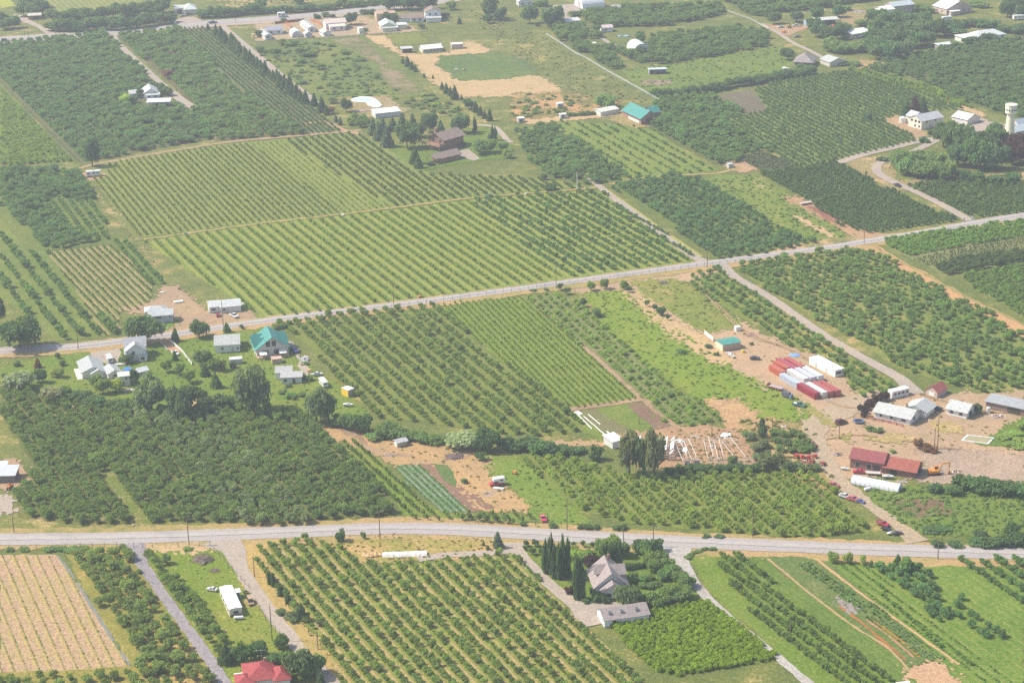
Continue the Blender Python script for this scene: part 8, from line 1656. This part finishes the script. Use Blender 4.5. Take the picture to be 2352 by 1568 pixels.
T('tree', '10', 2275, 1385, 4.6, 2.8, 'g', 'smaller green tree on the lawn right of the brown garage')
T('tree', '10', 2315, 1452, 4.6, 2.8, 'l', 'small pale tree above the close rows right of the brown garage')
T('shrub', '10', 1902, 1346, 2.6, 1.2, 'k', 'round dark shrub at the corner of the brown timber house')
T('tree', '10', 830, 1030, 7.4, 3.2, 'd', 'dark tree at the left end of the swimming pool')
many('shrub', '10', [(700, 950, 3, 2.6), (870, 1150), (950, 1170), (1010, 1160), (900, 1090, 3, 2.4), (980, 1110)], 4., 2.6, 'g', 'green shrub between the swimming pool and the conifer line end', 'shrubs left of the swimming pool')
T('shrub', '10', 692, 1046, 4., 2., 'r', 'reddish shrub beside the end of the far dirt lane')
many('shrub', '10', [(330, 420, 3.4, 4), (250, 410, 3, 3.4), (180, 490, 3.4, 3.4), (430, 490, 4, 4.4), (480, 520, 3, 4), (590, 640, 3, 3), (820, 500, 2.4, 3), (1110, 720, 2, 1.6), (420, 770, 2, 3), (40, 480, 3, 3), (560, 410, 2, 2.6), (690, 430, 2, 2.6), (960, 560, 1.6, 3), (430, 580, 2.6, 2.6)], 3, 3, 'g', 'wild green shrub in the weedy far meadow', 'wild shrubs of the weedy meadow')
many('shrub', '10', [(1600, 930, 2, 2.4), (1650, 980, 2, 2.4), (1760, 960, 2, 2), (1560, 880, 1.4, 2), (1840, 1010, 2.4, 2.2), (1700, 1040, 2, 2.4)], 2, 2.2, 'l', 'pale shrub in the weeds right of the swimming pool', 'pale shrubs right of the pool')
T('tree', '10', 875, 230, 8.4, 4., 'd', 'round dark tree in the gravel yard of the far row')
T('tree', '10', 1195, 205, 6, 3., 'd', 'tree in front of the tan flat roofed building, left one')
T('tree', '10', 1270, 207, 5.4, 3.2, 'd', 'tree in front of the tan flat roofed building, right one')
T('cone', '10', 1868, 222, 4.4, 1.3, 'd', 'small conifer right of the two-storey brown roofed house')
T('shrub', '10', 1522, 262, 3., 2., 'd', 'dark bush in front of the two-storey brown roofed house')
row('shrub', '10', [1650, 165, 1765, 160], 5, 2.6, 2., 'k', 'dark bush of the hedge right of the two-storey house', 'hedge right of the two-storey house', 2)
row('tree', '10', [1190, 95, 1640, 82], 8, 9, 4.6, 'd', 'tall dark tree in the roadside row behind the tan building', 'roadside row behind the tan building')
T('tree', '10', 1790, 92, 5.6, 3.4, 'g', 'soft green tree at the top of the far pasture')
many('tree', '10', [(2150, 175, 13, 5.6), (2250, 190, 9, 3.8), (2130, 215, 5, 3)], 9, 4, 'd', 'dark tree above the pale dirt ring at the top of the pasture', 'trees above the pale ring')
many('shrub', '10', [(560, 175, 3, 2.4), (640, 160, 3, 2.4), (700, 160, 2, 2), (260, 200, 2, 2), (1000, 290, 2, 2), (1340, 250, 3, 2.4), (1060, 130, 3, 3), (990, 130, 2.6, 3), (40, 340, 4, 3.4)], 2.6, 2.4, 'd', 'dark bush among the far row of buildings', 'bushes among the far row')
# highway hedge
row('tree', '00', [470, 285, 700, 285, 1000, 280, 1300, 255, 1600, 205], 20, 7., 4.4, 'd', 'dark bushy tree in the thick hedge along the far highway', 'thick hedge along the far highway', 12)
row('tree', '00', [440, 210, 700, 190, 1000, 175, 1250, 150, 1560, 120], 14, 8.5, 5.2, 'd', 'dark bushy tree in the thick hedge along the far highway', 'thick hedge along the far highway', 14)
row('tree', '00', [1840, 170, 2100, 150, 2352, 125], 9, 5.6, 4., 'd', 'bushy tree on the highway verge right of the hip roofed house', 'verge trees right of the hip roofed house', 8)
row('shrub', '10', [20, 125, 300, 120, 700, 90, 1160, 45], 18, 3.6, 3.4, 'd', 'dark bush of the long low hedge beyond the far highway', 'long low hedge beyond the far highway', 8)
many('tree', '10', [(50, 90, 7, 4), (400, 40, 5, 4), (800, 25, 5, 4)], 6, 4, 'd', 'dark tree standing in the field beyond the low hedge', 'trees beyond the low hedge')
many('tree', '00', [(220, 150), (300, 160), (390, 140), (250, 60), (360, 70)], 9, 4.6, 'd', 'dark tree around the brown shed at the far left', 'trees around the far left shed')
many('tree', '00', [(50, 270), (120, 262), (20, 220)], 7, 4.6, 'd', 'dark tree on the far left lawn', 'trees on the far left lawn')
T('tree', '00', 1150, 955, 5.4, 4., 'y', 'yellow-green tree left of the lone white farmhouse')
T('tree', '00', 1230, 950, 4.4, 2.6, 'd', 'dark tree left of the lone white farmhouse, nearer the wall')
T('shrub', '00', 1285, 900, 4.6, 2.2, 'k', 'dark bush in the corner of the lone white farmhouse')
many('tree', '00', [(1500, 870), (1545, 880), (1470, 830)], 5, 2.8, 'd', 'dark tree between the lone farmhouse and the gravel lane', 'trees right of the lone farmhouse')
T('tree', '00', 1540, 720, 5., 3., 'r', 'dark reddish tree in the wedge orchard beside the lane')
T('tree', '00', 850, 1530, 13, 4.2, 'k', 'tall dark tree behind the parked camper trailer at the track')
# top right
many('tree', '20', [(165, 215, 10, 4.6), (330, 245, 10, 4.4), (400, 240, 12, 4.8)], 10, 4.5, 'd', 'dark tree between the fenced pasture and the far drive', 'trees at the head of the white fence')
many('shrub', '20', [(280, 60, 4, 4), (590, 145, 3, 4), (770, 140, 3, 3.4), (230, 240, 2, 2), (420, 245, 2, 2.4)], 3, 3.4, 'd', 'bush beside the far drive of the half-round shed', 'bushes beside the far drive')
T('shrub', '20', 878, 992, 6.4, 6.2, 'g', 'big dense green bush behind the long white shed')
T('tree', '20', 1180, 400, 7.6, 2.8, 'd', 'upright tree behind the white half-round hut')
row('shrub', '20', [515, 1074, 770, 1056], 14, 2.2, 1.2, 'g', 'clipped bush of the straight hedge along the far lane', 'straight hedge along the far lane', 1)
row('tree', '20', [1310, 890, 1500, 880, 1800, 850, 2100, 790, 2352, 750], 22, 4.2, 3.2, 'd', 'dark tree of the hedge row across the lower pasture edge', 'hedge row across the pasture edge', 10)
row('tree', '30', [20, 745, 200, 710, 420, 680], 9, 4.2, 3.2, 'd', 'dark tree of the hedge row across the lower pasture edge', 'hedge row across the pasture edge', 8)
row('tree', '21', [20, 115, 560, 60], 1, 3, 2., 'd', 'single tree at the end of the grassy track', None)
for x, y, lb in ((60, 220, 'dark tree at the corner of the upper right grove'), (262, 208, 'round tree on the bright grass, left of the next'), (447, 186, 'round tree on the bright grass behind the blue container'), (650, 160, 'round tree alone on the bright grass at the top right'), (180, 556, 'tree beside the house with the steep hip roof')): T('tree', '30', x, y, 7.4, 4., 'd', lb)
many('tree', '30', [(470, 345), (560, 372), (640, 360), (690, 330), (430, 290)], 8, 5., 'd', 'dark tree below the open pole shed', 'trees below the open pole shed')
many('tree', '30', [(990, 230), (1080, 260), (1180, 240), (1290, 250), (1400, 260), (1010, 330), (1120, 340), (1240, 350), (1350, 350), (1430, 330), (980, 400), (1100, 420), (1220, 430), (1330, 440), (1430, 420), (950, 480), (1050, 510), (1160, 530), (1270, 520), (1000, 550), (1100, 555)], 9, 6., 'd', 'broad dark tree in the wood below the machine sheds', 'wood below the machine sheds')
many('tree', '30', [(560, 430), (640, 450), (720, 470), (800, 480), (870, 470), (580, 480), (680, 495)], 5, 4.6, 'g', 'green tree in the thicket right of the lower lane', 'thicket right of the lower lane')
T('tree', '30', 1550, 342, 10, 5., 'k', 'tall dark tree alone right of the wood below the machine sheds')
many('shrub', '30', [(1640, 250), (1740, 255), (1850, 240), (1960, 250), (2060, 260), (1640, 330), (1760, 335), (1700, 300), (2150, 300), (2260, 310), (2330, 300), (1840, 420, 4, 4), (1870, 400, 4, 3.4), (2060, 380, 4, 4), (1980, 390, 5, 2.6)], 4.4, 5., 'd', 'dark bush in the scrub round the long white house', 'scrub round the long white house')
many('tree', '30', [(2200, 160), (2290, 120), (2340, 170), (2220, 80)], 9, 4.6, 'd', 'dark tree at the far right top corner', 'trees at the far right corner')
many('shrub', '30', [(870, 245, 4, 4), (720, 95, 3, 4), (1400, 110, 5, 4), (1460, 120, 4, 4), (1900, 60, 3, 5), (1970, 70, 3, 5), (800, 610, 2.4, 4), (680, 600, 2, 3.4), (300, 640, 3, 3), (370, 650, 3, 3), (100, 690, 3, 3.4)], 3.4, 4., 'g', 'green bush scattered round the upper right farm buildings', 'bushes round the upper right farms')
T('cone', '30', 1268, 1092, 9.4, 2.8, 'k', 'dark conifer left of the three behind the cream house')
T('cone', '30', 1345, 1090, 11.5, 3.4, 'p', 'purplish dark conifer, tallest of the three behind the cream house')
T('cone', '30', 1425, 1030, 8, 2., 'k', 'dark conifer right of the three behind the cream house')
T('tree', '30', 912, 1112, 5, 2.6, 'd', 'single dark tree standing in the fine rows')
many('tree', '30', [(1610, 1350, 13, 5.4), (1700, 1380, 14, 6), (1800, 1420, 14, 6.4), (1900, 1450, 14, 6.6), (2010, 1460, 14, 6.6), (2090, 1420, 15, 6.), (1860, 1540, 14, 6.6), (1980, 1560, 14, 6.6), (2100, 1560, 14, 6.6), (1740, 1520, 12, 5.6), (1690, 1300, 11, 5)], 14, 6, 'd', 'big dark tree in the tall wood left of the water tower', 'tall wood left of the water tower')
many('tree', '30', [(2230, 1500, 14, 5.6), (2320, 1520, 13, 5.6), (2280, 1440, 12, 5)], 13, 5.5, 'p', 'big purplish dark tree right of the tall wood', 'purplish trees right of the tall wood')
many('tree', '30', [(1220, 1540, 9, 6), (1330, 1560, 9, 6), (1430, 1550, 10, 6.4), (1520, 1560, 9, 6), (1280, 1600, 8, 6), (1400, 1620, 8, 6), (1500, 1640, 9, 6), (1600, 1650, 9, 6)], 9, 6, 'g', 'broad green tree at the front of the tall wood', 'front trees of the tall wood')
many('shrub', '30', [(1430, 1310, 3, 3), (1050, 1480, 2, 3), (2100, 1200, 4, 3), (1240, 1100, 2, 2), (1500, 1240, 3, 2.4), (1660, 1640, 5, 4), (1800, 1660, 5, 5), (1950, 1680, 5, 5), (2100, 1690, 5, 5), (2250, 1680, 5, 5)], 4, 3.4, 'd', 'dark bush at the edges of the tall wood', 'bushes at the edges of the tall wood')
# green paddock trees
for x, y, h, r, lb in ((724, 1102, 4.8, 2., 'small tree with flat crown by the diagonal road, left of the pair'), (851, 1087, 4.8, 2., 'small tree with flat crown by the diagonal road, right of the pair'), (1030, 1090, 4., 2., 'pale small tree by the diagonal road, third from the left'), (1072, 1118, 3., 1.4, 'little brown tree at the corner of the tan strip'), (440, 1100, 3., 1.4, 'leaning little tree on the tan verge'), (505, 1135, 2.6, 1.6, 'little tree below the leaning one on the verge'), (655, 1250, 3.6, 1.5, 'thin tree in the bright meadow, upper one'), (775, 1335, 3.4, 2.4, 'thin spreading tree in the bright meadow, lower one'), (1310, 1290, 3., 1.2, 'small tree on the tan strip, left of the dark pair'), (1370, 1332, 4., 2., 'dark round tree on the tan strip'), (1430, 1375, 2.6, 1., 'little tree right below the dark round one'), (1240, 1250, 3., 1., 'thin tree at the top of the tan strip')):
    T('open' if r < 1.9 else 'tree', '21', x, y, h, r, 'l' if 'flat' in lb or 'pale' in lb else 'd', lb)
T('shrub', '21', 352, 178, 3.4, 3.2, 'k', 'round dark bush beside the white box hive')
many('shrub', '22', [(1810, 60, 1.6, 1.6), (1880, 130, 1.6, 1.2), (1560, 110, 1.6, 2), (2200, 30, 1, 1)], 1.6, 1.6, 'd', 'dark bush in the meadow left of the tan shed', 'bushes left of the tan shed')
many('shrub', '21', [(200, 1110, .9, 1.4), (1790, 1200, .8, 1), (320, 1100, .8, 1.2), (180, 1105, .8, 1)], .9, 1.2, 'd', 'low bush on the near verge of the diagonal road', 'low bushes on the diagonal road verge')
many('shrub', '11', [(210, 1400, 2, 1.4), (300, 1410, 1.8, 1.6), (200, 1450, 2, 2.2), (260, 1440, 2, 2)], 2, 1.8, 'g', 'green bush between the teal lodge and the diagonal road', 'bushes beside the teal lodge')

# ------------------------------------------------------------------ air
def haze(density=1.95e-4):
    me = bpy.data.meshes.new('haze')
    x0, x1, y0, y1, z0, z1 = -4050, 4050, -550, 7050, -1.0, CAM_H + 12
    me.from_pydata([(x0, y0, z0), (x1, y0, z0), (x1, y1, z0), (x0, y1, z0), (x0, y0, z1), (x1, y0, z1), (x1, y1, z1), (x0, y1, z1)], [],
                   [(3, 2, 1, 0), (4, 5, 6, 7), (0, 1, 5, 4), (1, 2, 6, 5), (2, 3, 7, 6), (3, 0, 4, 7)])
    mt = bpy.data.materials.new('haze'); mt.use_nodes = True; nt = mt.node_tree; nt.nodes.remove(nt.nodes['Principled BSDF'])
    v = nt.nodes.new('ShaderNodeVolumePrincipled'); v.inputs['Density'].default_value = density
    v.inputs['Color'].default_value = (.84, .90, 1.0, 1); v.inputs['Anisotropy'].default_value = .2
    nt.links.new(v.outputs[0], nt.nodes['Material Output'].inputs['Volume'])
    tag(link('haze', me, mt), kind='stuff')
haze()
